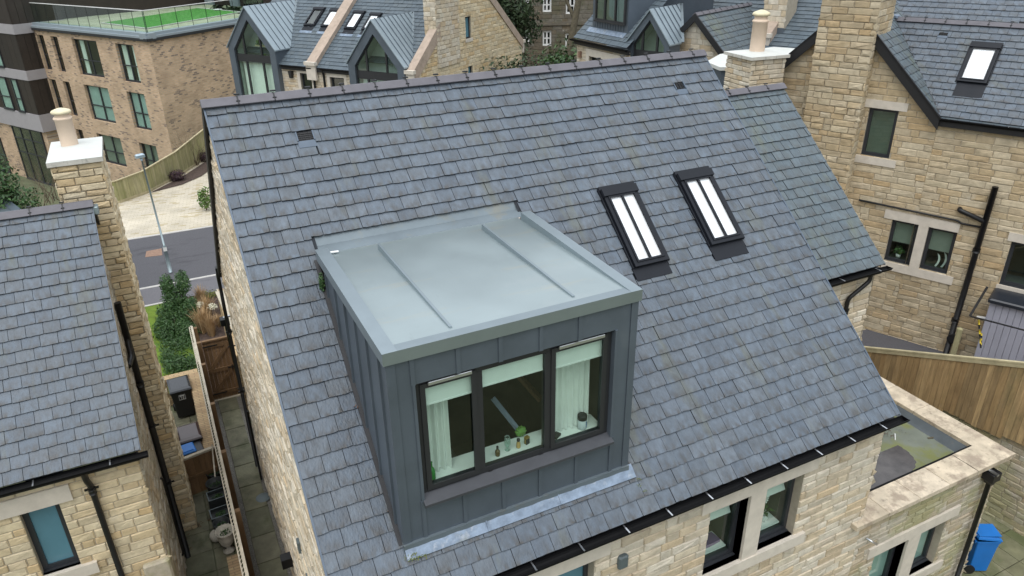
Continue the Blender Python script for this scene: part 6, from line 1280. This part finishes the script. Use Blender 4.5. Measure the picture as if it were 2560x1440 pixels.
def rq(p, q, b=bB): A = FB.hit(*p, 'b', b); B = FB.hit(*q, 'b', b); return (A[0], B[0])
for (p, q, za_, zb_) in (((0, 100), (28, 165), z3, z4), ((0, 240), (30, 268), z1b, z2), ((40, 200), (62, 275), z1b, z2)):
    pass
for (zc0, zc1, cols_) in ((z3, z4, ((-6.0, -4.6), (-3.3, -2.5))), (z1b, z2, ((-6.6, -5.6), (-4.2, -2.9), (-2.3, -1.5)))):
    hs_ = [(aA + a, aA + b, zc0 + .02, zc1 - .02) for a, b in cols_]; panels(zc0, zc1, bB, holes=hs_)
    for h in hs_: window(bay, FB, h[0], h[1], h[2], h[3], b=bB - .09, fw=.09, trans=(.4,), room=.1, blind='teal', gm='glass')
# ground floor of the bay: brick with tall glazed screen
mb = MB(); mb.box(FB, aA - 10, aA - .1, bB + .12, 2.0, -9.3, z0b); mb.build('brick_base', M['brick'], bay)
gA, gB = FB.hit(22, 302, 'b', bB)[0], FB.hit(96, 320, 'b', bB)[0]
zg = FB.hit(140, 475, 'b', bB)[2]
window(bay, FB, gA, gB, max(zg, -9.2), z0b - .02, b=bB + .02, fw=.10, mull=(.3, .62), trans=(.52, .78), name='glazed_screen', room=.1, gm='darkglass')
gA2 = FB.hit(2, 360, 'b', bB)[0]; window(bay, FB, gA2 - 2.2, gA2, -9.2, z0b - 1.2, b=bB + .02, fw=.10, mull=(.5,), trans=(.5,), room=.1)
# set-back top storey of the block, its wall and things on the terrace
up = empty('set_back_storey', FB.w(-6, 14, tz), 'set-back dark top storey of the apartment block at the top edge', 'building storey')
mb = MB(); mb.box(FB, -13, 4, 13.2, 16, tz, 5); mb.build('wall', M['brownclad'], up)
mb = MB(); mb.box(FB, -13.2, -12.5, -.0, 14, tz, 5); mb.build('side_wall', M['brownclad'], up)
mb = MB()
for a in (-12.3, -9.4): mb.box(FB, a, a + .9, 13.0, 13.19, tz, 5)
mb.build('pale_column', M['bandtop'], up)
mb = MB()
for a in (-8, -3.5, 1.0): mb.box(FB, a, a + 2.0, 13.1, 13.19, tz, 5)
mb.build('window', M['darkglass'], up)
c = atz(390, 14, tz); t = empty('planter', c, 'square concrete planter with a wider top on the roof terrace', 'planter')
mb = MB(); f_ = Fr(c.x, c.y, -1.0, tz); mb.bevbox(f_, -.9, .9, -.5, .5, .0, .55, .03); mb.build('base', M['ashlar'], t); mb = MB(); mb.bevbox(f_, -1.2, 1.2, -.7, .7, .55, .68, .02); mb.build('top', M['copingpink'], t)
c = atz(286, 13, tz); mb = MB(); mb.lathe(c, [(.001, 0), (.35, .03), (.42, .15), (.25, .26), (.001, .3)], 14); tag(mb.build('rolled_cover', M['white']), 'small white bundle lying on the roof terrace', 'bundle')
c = atz(545, 25, tz + .04); mb = MB(); mb.lathe(c, [(.001, 0), (.3, .02), (.28, .06), (.001, .08)], 14); tag(mb.build('stepping_stone', M['white']), 'white disc lying on the far edge of the terrace turf', 'stone')

# ================================================================== FAR: old stone building, trees, wood
OH = Fr(*(atz(1300, 165, -3.0)[:2]), R(-16))
d_ = 44.0; c0 = CAMP + ray(1300, 150).normalized() * d_; OH = Fr(c0.x, c0.y, R(-22))
old = empty('old_stone_building', (c0.x, c0.y, -5), 'dark old stone building with white sash windows behind a bare tree', 'building')
def owin(p, q):
    A = OH.hit(*p, 'b', .0); B = OH.hit(*q, 'b', .0); return (A[0], B[0], B[2], A[2])
px8 = lambda x, y: (1230 + x / 8, y / 8)
ow = [owin(px8(1015, 620), px8(1188, 910)), owin(px8(1015, -40), px8(1190, 235)), owin(px8(1470, 670), px8(1640, 940)), owin(px8(1480, -40), px8(1660, 275)), owin(px8(640, 620), px8(755, 835)), owin(px8(660, -60), px8(750, 60))]
ow = [(min(r[0], r[1]), max(r[0], r[1]), min(r[2], r[3]), max(r[2], r[3])) for r in ow]
wall(old, OH, [(-9, -5.5), (16, -5.5), (16, 9.0), (-9, 9.0)], ow, m='stone_rlow', mort='mortar_dark', seed=91, ch=.21, lmin=.3, lmax=.7)
z_ = OH.hit(*px8(1000, 480), 'b', 0)[2]; mb = MB(); mb.box(OH, -9, 16, -.08, 0.02, z_ - .08, z_ + .10); mb.build('string_course', M['stone_rlow'], old)
for r in ow: window(old, OH, *r, b=.06, fw=.09, mull=(.48,), trans=(.5,), fm='white'); 
def tree(name, pos, h, label, crown, n, lsize, leaf, bare=True, seed=1, lean=(0, 0), r=.16, depth=4):
    t = empty(name, pos, label, 'tree'); rn = random.Random(seed); mb = MB(); p = Vector(pos)
    top = p + Vector((lean[0], lean[1], h * .45)); pts = [p, p.lerp(top, .35) + Vector((rn.uniform(-.1, .1), rn.uniform(-.1, .1), 0)), p.lerp(top, .7), top]
    mb.tube(pts, [r, r * .85, r * .75, r * .65], 9, False)
    for k in range(4 if bare else 3):
        a = k * 1.7 + rn.random(); branches(mb, pts[2 if k % 2 else 3], Vector((math.cos(a) * .6, math.sin(a) * .6, 1)).normalized(), h * .24, r * .5, depth if bare else 2, rn, .35, .45)
    mb.build('trunk', M['bark'], t)
    if crown:
        mb = MB(); leaves(mb, [(p.x + c[0], p.y + c[1], p.z + c[2], c[3], c[4], c[5]) for c in crown], n, lsize, seed); mb.build('crown', M[leaf], t)
    return t
c = CAMP + ray(1395, 150).normalized() * 38; gz0 = -5.0
tree('bare_tree', (c.x + .3, c.y, c.z - 1.2), 9.5, 'bare leafless tree in front of the old stone building', None, 0, 0, None, True, 4, (1.0, .2), .22, 4)
c = CAMP + ray(1275, 60).normalized() * 40
tree('evergreen_tree', (c.x, c.y, -5), 9, 'dark evergreen tree beside the gable end of the terrace', [(0, 0, c.z + 5 + .6, 1.3, 1.3, 1.6), (.9, .3, c.z + 5.0 - .2, 1.0, 1.0, 1.1), (-.9, 0, c.z + 5 + 1.8, 1.3, 1.2, 1.3), (1.4, 0, c.z + 5 + 1.7, .9, .9, .8), (.2, .2, c.z + 5 - 1.6, .9, .9, 1.0)], 5200, .24, 'leaf3', False, 6)
for (u, v, dd, w_, hh, n, lf, lb, sd_) in ((1340, 175, 36, 3.0, 1.3, 2600, 'leaf3', 'low dark shrubbery at the foot of the old stone building', 11), (1425, 150, 33, 1.4, 1.2, 1500, 'leaf', 'glossy green laurel beside the house with the box dormer', 12)):
    c = CAMP + ray(u, v).normalized() * dd; mb = MB(); leaves(mb, [(c.x, c.y, c.z - .3, w_, 1.0, hh), (c.x + w_ * .6, c.y, c.z - .5, w_ * .6, 1, hh * .9), (c.x - w_ * .6, c.y, c.z - .6, w_ * .6, 1, hh)], n, .22, sd_); tag(mb.build('shrub', M[lf]), lb, 'shrub')
mb = MB(); rn = random.Random(8)
for k in range(46):
    a = R(-14 + k * 2.2); d_ = rn.uniform(66, 84); leaves(mb, [(CAMP.x + math.sin(a) * d_, CAMP.y + math.cos(a) * d_, -1 + rn.uniform(-1, 2), 4.5, 4.5, 5.5)], 260, 1.1, k)
tag(mb.build('far_wood', M['leaf3']), 'dark wood behind the houses, filling the gaps along the top edge', 'wood', kind='stuff')
c = CAMP + ray(2550, 25).normalized() * 30; mb = MB(); leaves(mb, [(c.x + 1.5, c.y, c.z - .5, 2.6, 2.2, 2.2), (c.x + 1.0, c.y - 1, c.z - 2.0, 2.4, 2.2, 2.2)], 3600, .22, 21); t = empty('evergreen_tree', (c.x + 1.3, c.y, -5), 'dark evergreen tree at the top right corner behind the slate roof', 'tree'); mb.build('crown', M['leaf3'], t); mb = MB(); mb.tube([(c.x + 1.3, c.y, -5), (c.x + 1.4, c.y, c.z)], [.3, .18], 9); mb.build('trunk', M['bark'], t)
c = CAMP + ray(8, 450).normalized() * 27; t = empty('evergreen_tree', (c.x, c.y, -9), 'dark green conifer at the left edge in front of the apartment block', 'tree')
mb = MB(); leaves(mb, [(c.x - .3, c.y, c.z, .75, .7, .9), (c.x + .05, c.y, c.z - .8, .8, .7, .7), (c.x - .4, c.y, c.z + .4, .4, .4, .6)], 2600, .14, 22); mb.build('crown', M['leaf'], t); mb = MB(); mb.tube([(c.x, c.y, -9), (c.x, c.y, c.z)], [.15, .08], 8); mb.build('trunk', M['bark'], t)
rn = random.Random(31)
for (u, v, dd, hh, lb) in ((72, 470, 29, 1.9, 'bare twiggy shrub beside the glazed screen of the brown bay'), (110, 440, 31, 2.1, 'taller bare twiggy shrub against the glazed screen')):
    c = CAMP + ray(u, v).normalized() * dd; mb = MB()
    for k in range(9): branches(mb, c + Vector((rn.uniform(-.3, .3), rn.uniform(-.3, .3), -1.0)), Vector((rn.gauss(0, .35), rn.gauss(0, .35), 1)).normalized(), hh * .45, .018, 3, rn, .2, .5)
    tag(mb.build('bare_shrub', M['twig']), lb, 'shrub', 'bare shrubs by the apartment block')

# ================================================================== STREET
lp = atz(427, 683, -5); lamp = empty('street_lamp', (lp.x, lp.y, -4.95), 'slim galvanised street lamp standing at the edge of the road', 'street lamp')
tp_ = aty(352, 392, lp.y)
mb = MB(); mb.tube([(lp.x, lp.y, -4.95), (lp.x, lp.y, -3.95)], .065, 14); mb.tube([(lp.x, lp.y, -3.98), (lp.x, lp.y, -3.90)], [.065, .036], 14); mb.tube([(lp.x, lp.y, -3.92), (tp_.x, lp.y, tp_.z)], [.036, .026], 14); mb.build('column', M['steel'], lamp)
mb = MB(); mb.bevbox(Fr(tp_.x, lp.y, R(20), tp_.z), -.17, .12, -.09, .09, -.02, .10, .03); mb.tube([(tp_.x, lp.y, tp_.z - .12), (tp_.x, lp.y, tp_.z)], .045, 12); mb.build('lamp_head', M['lampglow'], lamp)
mb = MB(); q = atz(424, 680, -4.0); mb.box(Fr(lp.x, lp.y, 0, -4.1), -.06, .06, -.09, -.07, 0, .14); mb.build('number_plate', M['white'], lamp)
# far fence of green timber
ff = empty('timber_fence', (-.6, 34.5, -5), 'long pale-topped timber fence along the back of the paved drive', 'fence')
fp = [(-3.0, 31.7), (-2.55, 31.72), (-1.4, 32.6), (.24, 34.85), (1.65, 37.35), (2.8, 39.6)]; fz = [-3.95, -3.95, -3.9, -3.75, -3.52, -3.4]
pn, rl_ = MB(), MB(); rn = random.Random(17)
for i in range(len(fp) - 1):
    p, q = Vector((*fp[i], 0)), Vector((*fp[i + 1], 0)); L_ = (q - p).length; f = Fr(p.x, p.y, math.atan2(q.y - p.y, q.x - p.x)); a = 0
    while a < L_ - .01:
        wd = min(.125, L_ - a); z = fz[i] + (fz[i + 1] - fz[i]) * (a / L_); pn.box(f, a + .003, a + wd - .003, -.012 + rn.uniform(-.004, .004), .012, -5.02, z - .03); a += .125
    rl_.bar((p.x, p.y, fz[i]), (q.x, q.y, fz[i + 1]), .09, .045); rl_.bar((p.x, p.y, -4.93) , (q.x, q.y, -4.93), .07, .13)
pn.build('board_panel', M['woodgreen'], ff); rl_.build('rail', M['railtop'], ff)
flat('shrub_border', [(-1.25, 32.6), (.35, 34.6), (1.75, 37.0), (2.5, 36.6), (1.2, 34.2), (.2, 33.2)], -4.96, 'soil')
c = atz(445, 450, -4.95); mb = MB(); leaves(mb, [(c.x, c.y, -4.72, .42, .38, .32)], 900, .09, 41); tag(mb.build('purple_shrub', M['purple']), 'round dark purple shrub at the foot of the far fence, nearer the lamp post', 'shrub')
c = atz(512, 402, -4.95); mb = MB(); leaves(mb, [(c.x, c.y, -4.70, .34, .34, .34)], 700, .09, 42); tag(mb.build('purple_shrub', M['purple']), 'small dark purple shrub partly behind the gable of the main house', 'shrub')
c = atz(492, 412, -4.95); mb = MB(); rn = random.Random(43)
for k in range(8): branches(mb, Vector((c.x + rn.uniform(-.1, .1), c.y, -4.95)), Vector((rn.gauss(-.25, .3), rn.gauss(0, .3), 1)).normalized(), 1.0, .028, 3, rn, .15, .42)
tag(mb.build('bare_shrub', M['twig']), 'tall bare shrub spreading in front of the brick side of the apartment block', 'shrub')
c = atz(417, 448, -4.98); t = empty('bollard_light', c, 'short black bollard light at the edge of the paved drive', 'light'); mb = MB(); mb.tube([c, c + Vector((0, 0, .55))], .05, 12); mb.build('post', M['blackmatt'], t); mb = MB(); mb.tube([c + Vector((0, 0, .55)), c + Vector((0, 0, .66))], .075, 12); mb.build('head', M['blackmatt'], t)
c = atz(517, 526, -4.98); mb = MB(); rn = random.Random(44); leaves(mb, [(c.x, c.y, -4.55, .32, .3, .36), (c.x - .1, c.y, -4.2, .2, .2, .2), (c.x + .1, c.y, -4.1, .18, .18, .2)], 420, .14, 44, .9); t = empty('bright_shrub', (c.x, c.y, -4.98), 'small bright green leafy shrub growing at the near edge of the paved drive', 'shrub'); mb.build('leaves', M['leaf2'], t)
mb = MB()
for k in range(5): branches(mb, Vector((c.x, c.y, -4.98)), Vector((rn.gauss(0, .3), rn.gauss(0, .3), 1)).normalized(), .5, .012, 1, rn)
mb.build('stems', M['twig'], t)
# ================================================================== ALLEY and the yards between the houses
# tall laurel hedge
hb_ = []
for (u, v, z, rx, ry, rz) in ((430, 775, -3.6, .34, .34, .55), (475, 705, -2.9, .0, .0, .0)): pass
hedge = empty('laurel_bush', (-1.15, 16.8, -4.95), 'tall dense dark green laurel bush on the narrow lawn', 'shrub')
def hp_(u, v, y): q = aty(u, v, y); return q
bl = []
for (u, v, y, r_, rz) in ((417, 712, 18.6, .22, .34), (456, 705, 18.6, .24, .40), (435, 745, 18.4, .36, .42), (425, 790, 18.0, .42, .50), (462, 800, 17.7, .46, .5), (475, 770, 18.0, .28, .4), (412, 830, 17.3, .34, .45), (445, 845, 17.1, .52, .5), (478, 840, 16.9, .34, .5), (430, 880, 16.5, .42, .45), (465, 880, 16.3, .46, .5), (440, 918, 15.9, .34, .4), (470, 920, 15.7, .40, .45), (455, 935, 15.5, .34, .3), (487, 900, 15.9, .2, .4), (447, 925, 15.0, .40, .45), (474, 920, 15.0, .36, .45), (425, 905, 15.6, .26, .4)):
    q = aty(u, v, y); bl.append((q.x, q.y, q.z, r_, .5, rz))
mb = MB(); leaves(mb, bl, 46000, .072, 51, .9); mb.build('foliage', M['leaf'], hedge)
mb = MB(); mb.tube([(-1.2, 17.4, -4.95), (-1.18, 17.5, -4.55)], [.05, .03], 8); mb.build('stem', M['bark'], hedge)
# grasses and pale flowers in the bed
def tuft(pos, n, h, spread, m, lb, seed, name='grass_clump', cat='plant', group=None):
    rn = random.Random(seed); mb = MB(); p = Vector(pos)
    for k in range(n):
        a = rn.random() * 6.28; r_ = abs(rn.gauss(0, spread * .3)); o_ = p + Vector((math.cos(a) * r_, math.sin(a) * r_, 0)); d = Vector((math.cos(a) * spread * rn.uniform(.2, 1.2), math.sin(a) * spread * rn.uniform(.2, 1.2), h * rn.uniform(.5, 1)))
        sd2 = Vector((-math.sin(a), math.cos(a), 0)) * .007; m_ = o_ + d * .55 + Vector((0, 0, h * .16)); e = o_ + d * Vector((1, 1, 1)).length / 1.732
        mb.add([o_ - sd2, o_ + sd2, m_ + sd2 * .8, m_ - sd2 * .8, e], [(0, 1, 2, 3), (3, 2, 4)])
    return tag(mb.build(name, M[m]), lb, cat, group)
gp = 'dry grasses in the planting bed'
for i, (u, v, h, s_, lb) in enumerate(((512, 830, .75, .5, 'large clump of straw-coloured dry grass next to the laurel bush'), (530, 838, .6, .36, 'lower straw-coloured grass clump against the timber gate'), (520, 790, .6, .40, 'straw-coloured grass clump behind the largest one'), (505, 755, .5, .35, 'thin dry grass clump nearest the pavement'), (548, 815, .35, .22, 'small dry grass clump beside the brick-topped wall'))):
    tuft(atz(u, v, -4.9), 260 if i < 3 else 140, h * 1.25, s_ * .62, 'drygrass', lb, 60 + i, group=gp)
for i, (u, v, lb) in enumerate(((500, 765, 'cluster of faded cream flower heads, left of the pair'), (531, 769, 'cluster of faded cream flower heads, right of the pair'))):
    c = atz(u, v, -4.5); mb = MB(); leaves(mb, [(c.x, c.y, -4.45, .13, .13, .10), (c.x + .1, c.y + .05, -4.5, .09, .09, .08)], 180, .06, 70 + i); tag(mb.build('flowers', M['paleflower']), lb, 'flowers', 'faded flowers in the bed')
c = atz(512, 742, -4.85); mb = MB(); leaves(mb, [(c.x + .05, c.y, -4.8, .42, .3, .12)], 500, .06, 73); tag(mb.build('ground_cover', M['moss']), 'low grey-green ground cover at the pavement end of the planting bed', 'plants', kind='stuff')
# rear extension of the main house with pale coping (beyond its back corner)
rz_ = -3.0
re_ = empty('garden_wall', (.3, 13.5, -5), 'low wall with a bright pale coping running beyond the back corner of the main house', 'wall')
p0, p1 = atz(538, 729, -3.3), atz(607, 880, -3.3)
mb = MB(); mb.add([Vector((p0.x - .0, p0.y, -3.3)), Vector((p1.x - .02, p1.y, -3.3)), Vector((p1.x + .22, p1.y, -3.3)), Vector((p0.x + .22, p0.y, -3.3)), Vector((p0.x, p0.y, -3.36)), Vector((p1.x - .02, p1.y, -3.36)), Vector((p1.x + .22, p1.y, -3.36)), Vector((p0.x + .22, p0.y, -3.36))], [(0, 1, 2, 3), (4, 5, 1, 0), (5, 6, 2, 1), (7, 4, 0, 3)]); mb.build('coping', M['woodpale'], re_)
mb = MB(); mb.box(WORLD, p0.x + .03, p0.x + .2, p1.y - .0, p0.y, -5, -3.36); mb.build('brick_panel', M['wallbrick'], re_)
bw = empty('brick_edging', (.42, 15.6, -5), 'brick-topped low wall between the planting bed and the garden wall', 'wall')
c0_, c1_ = atz(540, 735, -4.6), atz(565, 850, -4.6); mb = MB(); mb.box(WORLD, .26, .44, c1_.y - .3, c0_.y, -5, -4.45); mb.build('brickwork', M['brickcap'], bw); mb = MB(); mb.box(WORLD, .22, .262, c1_.y - .3, c0_.y, -5, -4.43); mb.build('edge_board', M['woodpale'], bw)
# hopper and pipe on the gable just before the gate
hx, hy = .02, 11.41; hz = aty(570, 800, hy).z
dp = empty('rainwater_pipe', (hx, hy, -4.9), 'black rainwater hopper with its own downpipe beside the timber gate', 'downpipe')
mb = MB(); mb.bevbox(Fr(hx - .04, hy, 0, hz), -.10, .10, -.09, .09, -.10, .08, .012); mb.build('hopper', M['black'], dp); mb = MB(); mb.tube([(hx + .10, hy, hz + .10), (hx - .06, hy, hz + .08)], .03, 12); mb.build('outlet', M['chrome'], dp)
pipe(dp, [(hx - .03, hy, hz - .1), (hx + .02, hy, -4.9)], .036, clips=[(hx, hy, hz - .7), (hx + .01, hy, -3.9)], sockets=[(hx, hy, hz - .7)])
# ledged and braced gate
gx0, gx1, gyy, gz0_, gz1_ = -.60, .06, 12.9, -4.95, -3.22; f = Fr(0, gyy, 0); gate = empty('timber_gate', (-.27, gyy, -5), 'brown ledged and braced timber gate closing the alley', 'gate')
mb = MB(); x = gx0
while x < gx1 - .02: mb.box(f, x, min(x + .092, gx1), .0, .018, gz0_, gz1_); x += .097
mb.build('boards', M['woodbrown'], gate)
for z in (gz1_ - .18, (gz0_ + gz1_) / 2 - .05, gz0_ + .12): mb = MB(); mb.box(f, gx0, gx1, -.03, -.001, z, z + .11); mb.build('ledge', M['woodbrown'], gate)
for z0, z1 in ((gz0_ + .22, (gz0_ + gz1_) / 2 - .05), ((gz0_ + gz1_) / 2 + .06, gz1_ - .18)): mb = MB(); mb.bar(f.w(gx0 + .08, -.016, z0), f.w(gx1 - .08, -.016, z1), .09, .03, Vector((0, 1, 0))); mb.build('brace', M['woodbrown'], gate)
for z in (gz1_ - .14, gz0_ + .16): mb = MB(); mb.box(f, gx0 - .02, gx0 + .34, -.038, -.031, z, z + .035); mb.build('strap_hinge', M['blackmatt'], gate)
mb = MB(); z = (gz0_ + gz1_) / 2; mb.box(f, gx1 - .18, gx1 - .02, -.042, -.031, z, z + .03); mb.box(f, gx1 - .08, gx1 - .05, -.05, -.03, z - .05, z + .08); mb.build('latch', M['blackmatt'], gate)
mb = MB(); mb.box(f, gx0 - .11, gx0 - .01, -.05, .05, -5, gz1_ + .04); mb.build('gate_post', M['woodbrown'], gate)
mb = MB(); mb.box(f, gx0 - .0, gx1, -.05, .03, gz1_ + .01, gz1_ + .05); mb.build('head_rail', M['woodbrown'], gate)
mb = MB(); mb.box(f, gx0, gx1 + .03, -.07, .03, -4.99, -4.955); mb.build('threshold', M['woodpale'], gate)
# fence down the alley
af = empty('timber_fence', (-.72, 9, -5), 'timber fence with a weathered lattice top dividing the alley from the bin yard', 'fence')
fx, f0, f1, fzt = -.745, 1.5, 14.0, -3.24; f = Fr(fx, 0, R(90)); rn = random.Random(12)
mb = MB(); a = f0
while a < 12.9: mb.box(f, a, a + .118, -.012 + rn.uniform(-.003, .003), .012, -4.96, fzt - .08); a += .122
mb.build('board_panel', M['woodbrown'], af)
mb = MB(); mb.bar((fx, f0, fzt), (fx, f1, fzt), .05, .03); mb.bar((fx - .065, f0, fzt - .012), (fx - .065, f1, fzt - .012), .018, .03); mb.bar((fx - .035, 12.9, fzt - .5), (fx - .035, f1, fzt - .5), .05, .03)
a = f0
while a < f1: mb.bar((fx - .06, a, fzt - .012), (fx, a + .10, fzt - .012), .012, .012); a += .105
mb.build('lattice_rail', M['woodpale'], af)
for i, y in enumerate((2.6, 4.45, 6.3, 8.15, 10.0, 11.85, 13.95)): mb = MB(); mb.box(WORLD, fx + .02, fx + .12, y - .05, y + .05, -5, fzt - .03 + rn.uniform(-.03, .03)); mb.build('post', M['woodbrown'], af)
# low brick walls of the bin store
bwl = empty('low_brick_wall', (-1.3, 13.3, -5), 'low L-shaped brick wall round the bin store, between lawn and fence', 'wall')
mb = MB(); mb.box(WORLD, -1.9, -.86, 13.22, 13.42, -5, -4.27); mb.box(WORLD, -1.06, -.84, 9.75, 13.218, -5, -4.27); mb.build('brickwork', M['wallbrick'], bwl); mb = MB(); mb.box(WORLD, -1.91, -.85, 13.21, 13.43, -4.27, -4.195); mb.box(WORLD, -1.07, -.83, 9.74, 13.208, -4.27, -4.196); mb.build('brick_capping', M['brickcap'], bwl)
# bins
q = atz(468, 1050, -4.97); wheelie_bin('wheelie_bin', q.x, q.y + .33, R(3), 'black wheelie bin with a shiny black lid and pale number sticker', 'binblack', 'binlid', h=.92, w_=.50, d=.58, number=True, group='wheelie bins in the bin store')
q = atz(467, 1075, -3.95); wheelie_bin('wheelie_bin', q.x + .02, q.y, R(3), 'black wheelie bin with a brown lid in the bin store', 'binblack', 'binbrown', h=.98, w_=.48, d=.56, group='wheelie bins in the bin store')
q = atz(467, 1118, -4.05); t = empty('recycling_box', (q.x, q.y, -4.965), 'black recycling box with a bright blue lid in front of the brown-lidded bin', 'box'); f = Fr(q.x, q.y, R(8), -4.965)
mb = MB(); mb.bevbox(f, -.20, .32, -.22, .20, 0, .86, .02); mb.build('body', M['binblack'], t); mb = MB(); mb.bevbox(f, -.20, .16, -.20, .18, .865, .90, .02); mb.box(f, -.15, .11, -.15, .13, .90, .915); mb.build('lid', M['blue'], t)
# brown cross panel with its rail
cp = empty('timber_screen', (-1.2, 8.9, -5), 'brown timber screen with a pale top rail in front of the bin store', 'screen')
A, B = atz(457, 1150, -3.95), atz(528, 1122, -3.95); f = Fr(A.x - .25, A.y, math.atan2(B.y - A.y, B.x - A.x)); L_ = (B - A).length + .3
mb = MB(); a = 0
while a < L_: mb.box(f, a, a + .11, 0, .018, -4.97, -4.0); a += .114
mb.build('board_panel', M['woodbrown'], cp); mb = MB(); mb.box(f, 0, L_ + .02, -.035, .045, -4.0, -3.95); mb.build('top_rail', M['woodpale'], cp); mb = MB(); mb.box(f, 0, L_, -.03, -.001, -4.55, -4.47); mb.build('middle_rail', M['woodbrown'], cp)
A, B = atz(530, 1112, -3.6), atz(538, 1192, -3.9); mb = MB(); mb.tube([A, B], .016, 8); tag(mb.build('cane', M['woodpale']), 'pale garden cane leaning against the lattice fence', 'cane')
# planters by the fence
def ring_pot(u, v, z, r_, h, lb, m='pot_dark', group='round dark planters by the lattice fence'):
    c = atz(u, v, z); base = Vector((c.x, c.y, -4.965)); hh = z + 4.965; t = empty('round_planter', base, lb, 'planter', group)
    mb = MB(); mb.lathe(base, [(.001, 0), (r_ * .72, 0), (r_ * .95, hh * .9), (r_, hh * .92), (r_ * 1.02, hh), (r_ * .93, hh), (r_ * .88, hh * .85), (.001, hh * .84)], 28); mb.build('pot', M[m], t)
    mb = MB(); leaves(mb, [(base.x, base.y, base.z + hh * .86, r_ * .7, r_ * .7, .03)], 90, .05, int(u)); mb.build('plants', M['leaf'], t)
ring_pot(533, 1177, -4.55, .17, .4, 'round dark planter behind the others, farthest along the lattice fence'); ring_pot(537, 1205, -4.5, .19, .4, 'round dark planter with a pale rim beside the rectangular troughs')
ring_pot(552, 1305, -4.5, .16, .4, 'round dark planter squeezed behind the pale urn')
for (u, v, lb, sd_) in ((541, 1233, 'rectangular dark trough with a pale rim, farther one', 1), (549, 1277, 'rectangular dark trough with a pale rim, nearer one', 2)):
    c = atz(u, v, -4.5); t = empty('trough_planter', (c.x, c.y, -4.965), lb, 'planter', 'rectangular troughs by the lattice fence'); f = Fr(c.x, c.y, R(4), -4.965)
    mb = MB(); ring_frame_xy = [(-.19, .19, -.16, -.14), (-.19, .19, .14, .16), (-.19, -.17, -.14, .14), (.17, .19, -.14, .14)]
    for r in ring_frame_xy: mb.box(f, *r, 0, .44)
    mb.box(f, -.17, .17, -.14, .14, 0, .36); mb.build('trough', M['pot_dark'], t)
    mb = MB()
    for r in ring_frame_xy: mb.box(f, *r, .441, .446)
    mb.build('rim', M['vent'], t); mb = MB(); leaves(mb, [(c.x, c.y, -4.58, .12, .1, .03)], 80, .05, sd_); mb.build('plants', M['leaf'], t)
c = atz(560, 1322, -4.42); base = Vector((c.x, c.y - .03, -4.965)); t = empty('urn', base, 'pale crackled urn planter with a scalloped rim beside the fence', 'urn')
mb = MB(); mb.lathe(base, [(.001, 0), (.11, 0), (.11, .03), (.05, .08), (.05, .12), (.12, .22), (.155, .36), (.16, .46), (.185, .50), (.185, .53), (.15, .53), (.14, .47), (.001, .45)], 30)
for k in range(18): a = k * math.pi / 9; mb.lathe(base + Vector((.178 * math.cos(a), .178 * math.sin(a), .52)), [(.001, -.02), (.02, -.01), (.02, .01), (.001, .02)], 6)
mb.build('bowl', M['urn'], t); mb = MB(); leaves(mb, [(base.x, base.y, base.z + .48, .11, .11, .02)], 70, .05, 5); mb.build('plants', M['leaf'], t)
c = atz(540, 1340, -4.85); mb = MB(); mb.lathe(Vector((c.x, c.y, -4.965)), [(.001, 0), (.07, .01), (.115, .07), (.125, .125), (.115, .18), (.07, .235), (.001, .25)], 22); tag(mb.build('stone_ball', M['urn']), 'pale crackled ball lying beside the urn', 'ball')
c = atz(569, 1363, -4.85); mb = MB(); mb.lathe(Vector((c.x, c.y, -4.965)), [(.001, 0), (.055, 0), (.075, .13), (.082, .14), (.075, .14), (.06, .1), (.001, .1)], 18); tag(mb.build('flower_pot', M['binblack']), 'small empty black flower pot in front of the urn', 'flower pot')
mb = MB(); mb.box(WORLD, -1.05, -.82, 1.6, atz(560, 1390, -4.8).y, -5, -4.85); tag(mb.build('brick_edging', M['brickcap']), 'strip of brick edging along the foot of the fence, nearest the camera', 'edging')
rn = random.Random(77)
scatter('leaf_litter', M['dirt'], [Vector((-1.75, 8.0, -4.96)), Vector((-1.7, 7.6, -4.96)), Vector((-1.2, 8.3, -4.96)), Vector((-1.45, 8.25, -4.96))], .03, 'brown fallen leaves round the foot of the chimney breast', 'leaves', rn, k=26)
c = atz(658, 1243, -4.96); mb = MB(); mb.lathe(Vector((c.x, c.y, -4.966)), [(.001, .012), (.12, .012), (.15, .004), (.16, 0)], 20); tag(mb.build('drain_cover', M['vent']), 'round grey drain cover at the gravel edge of the flagstone path', 'drain cover')
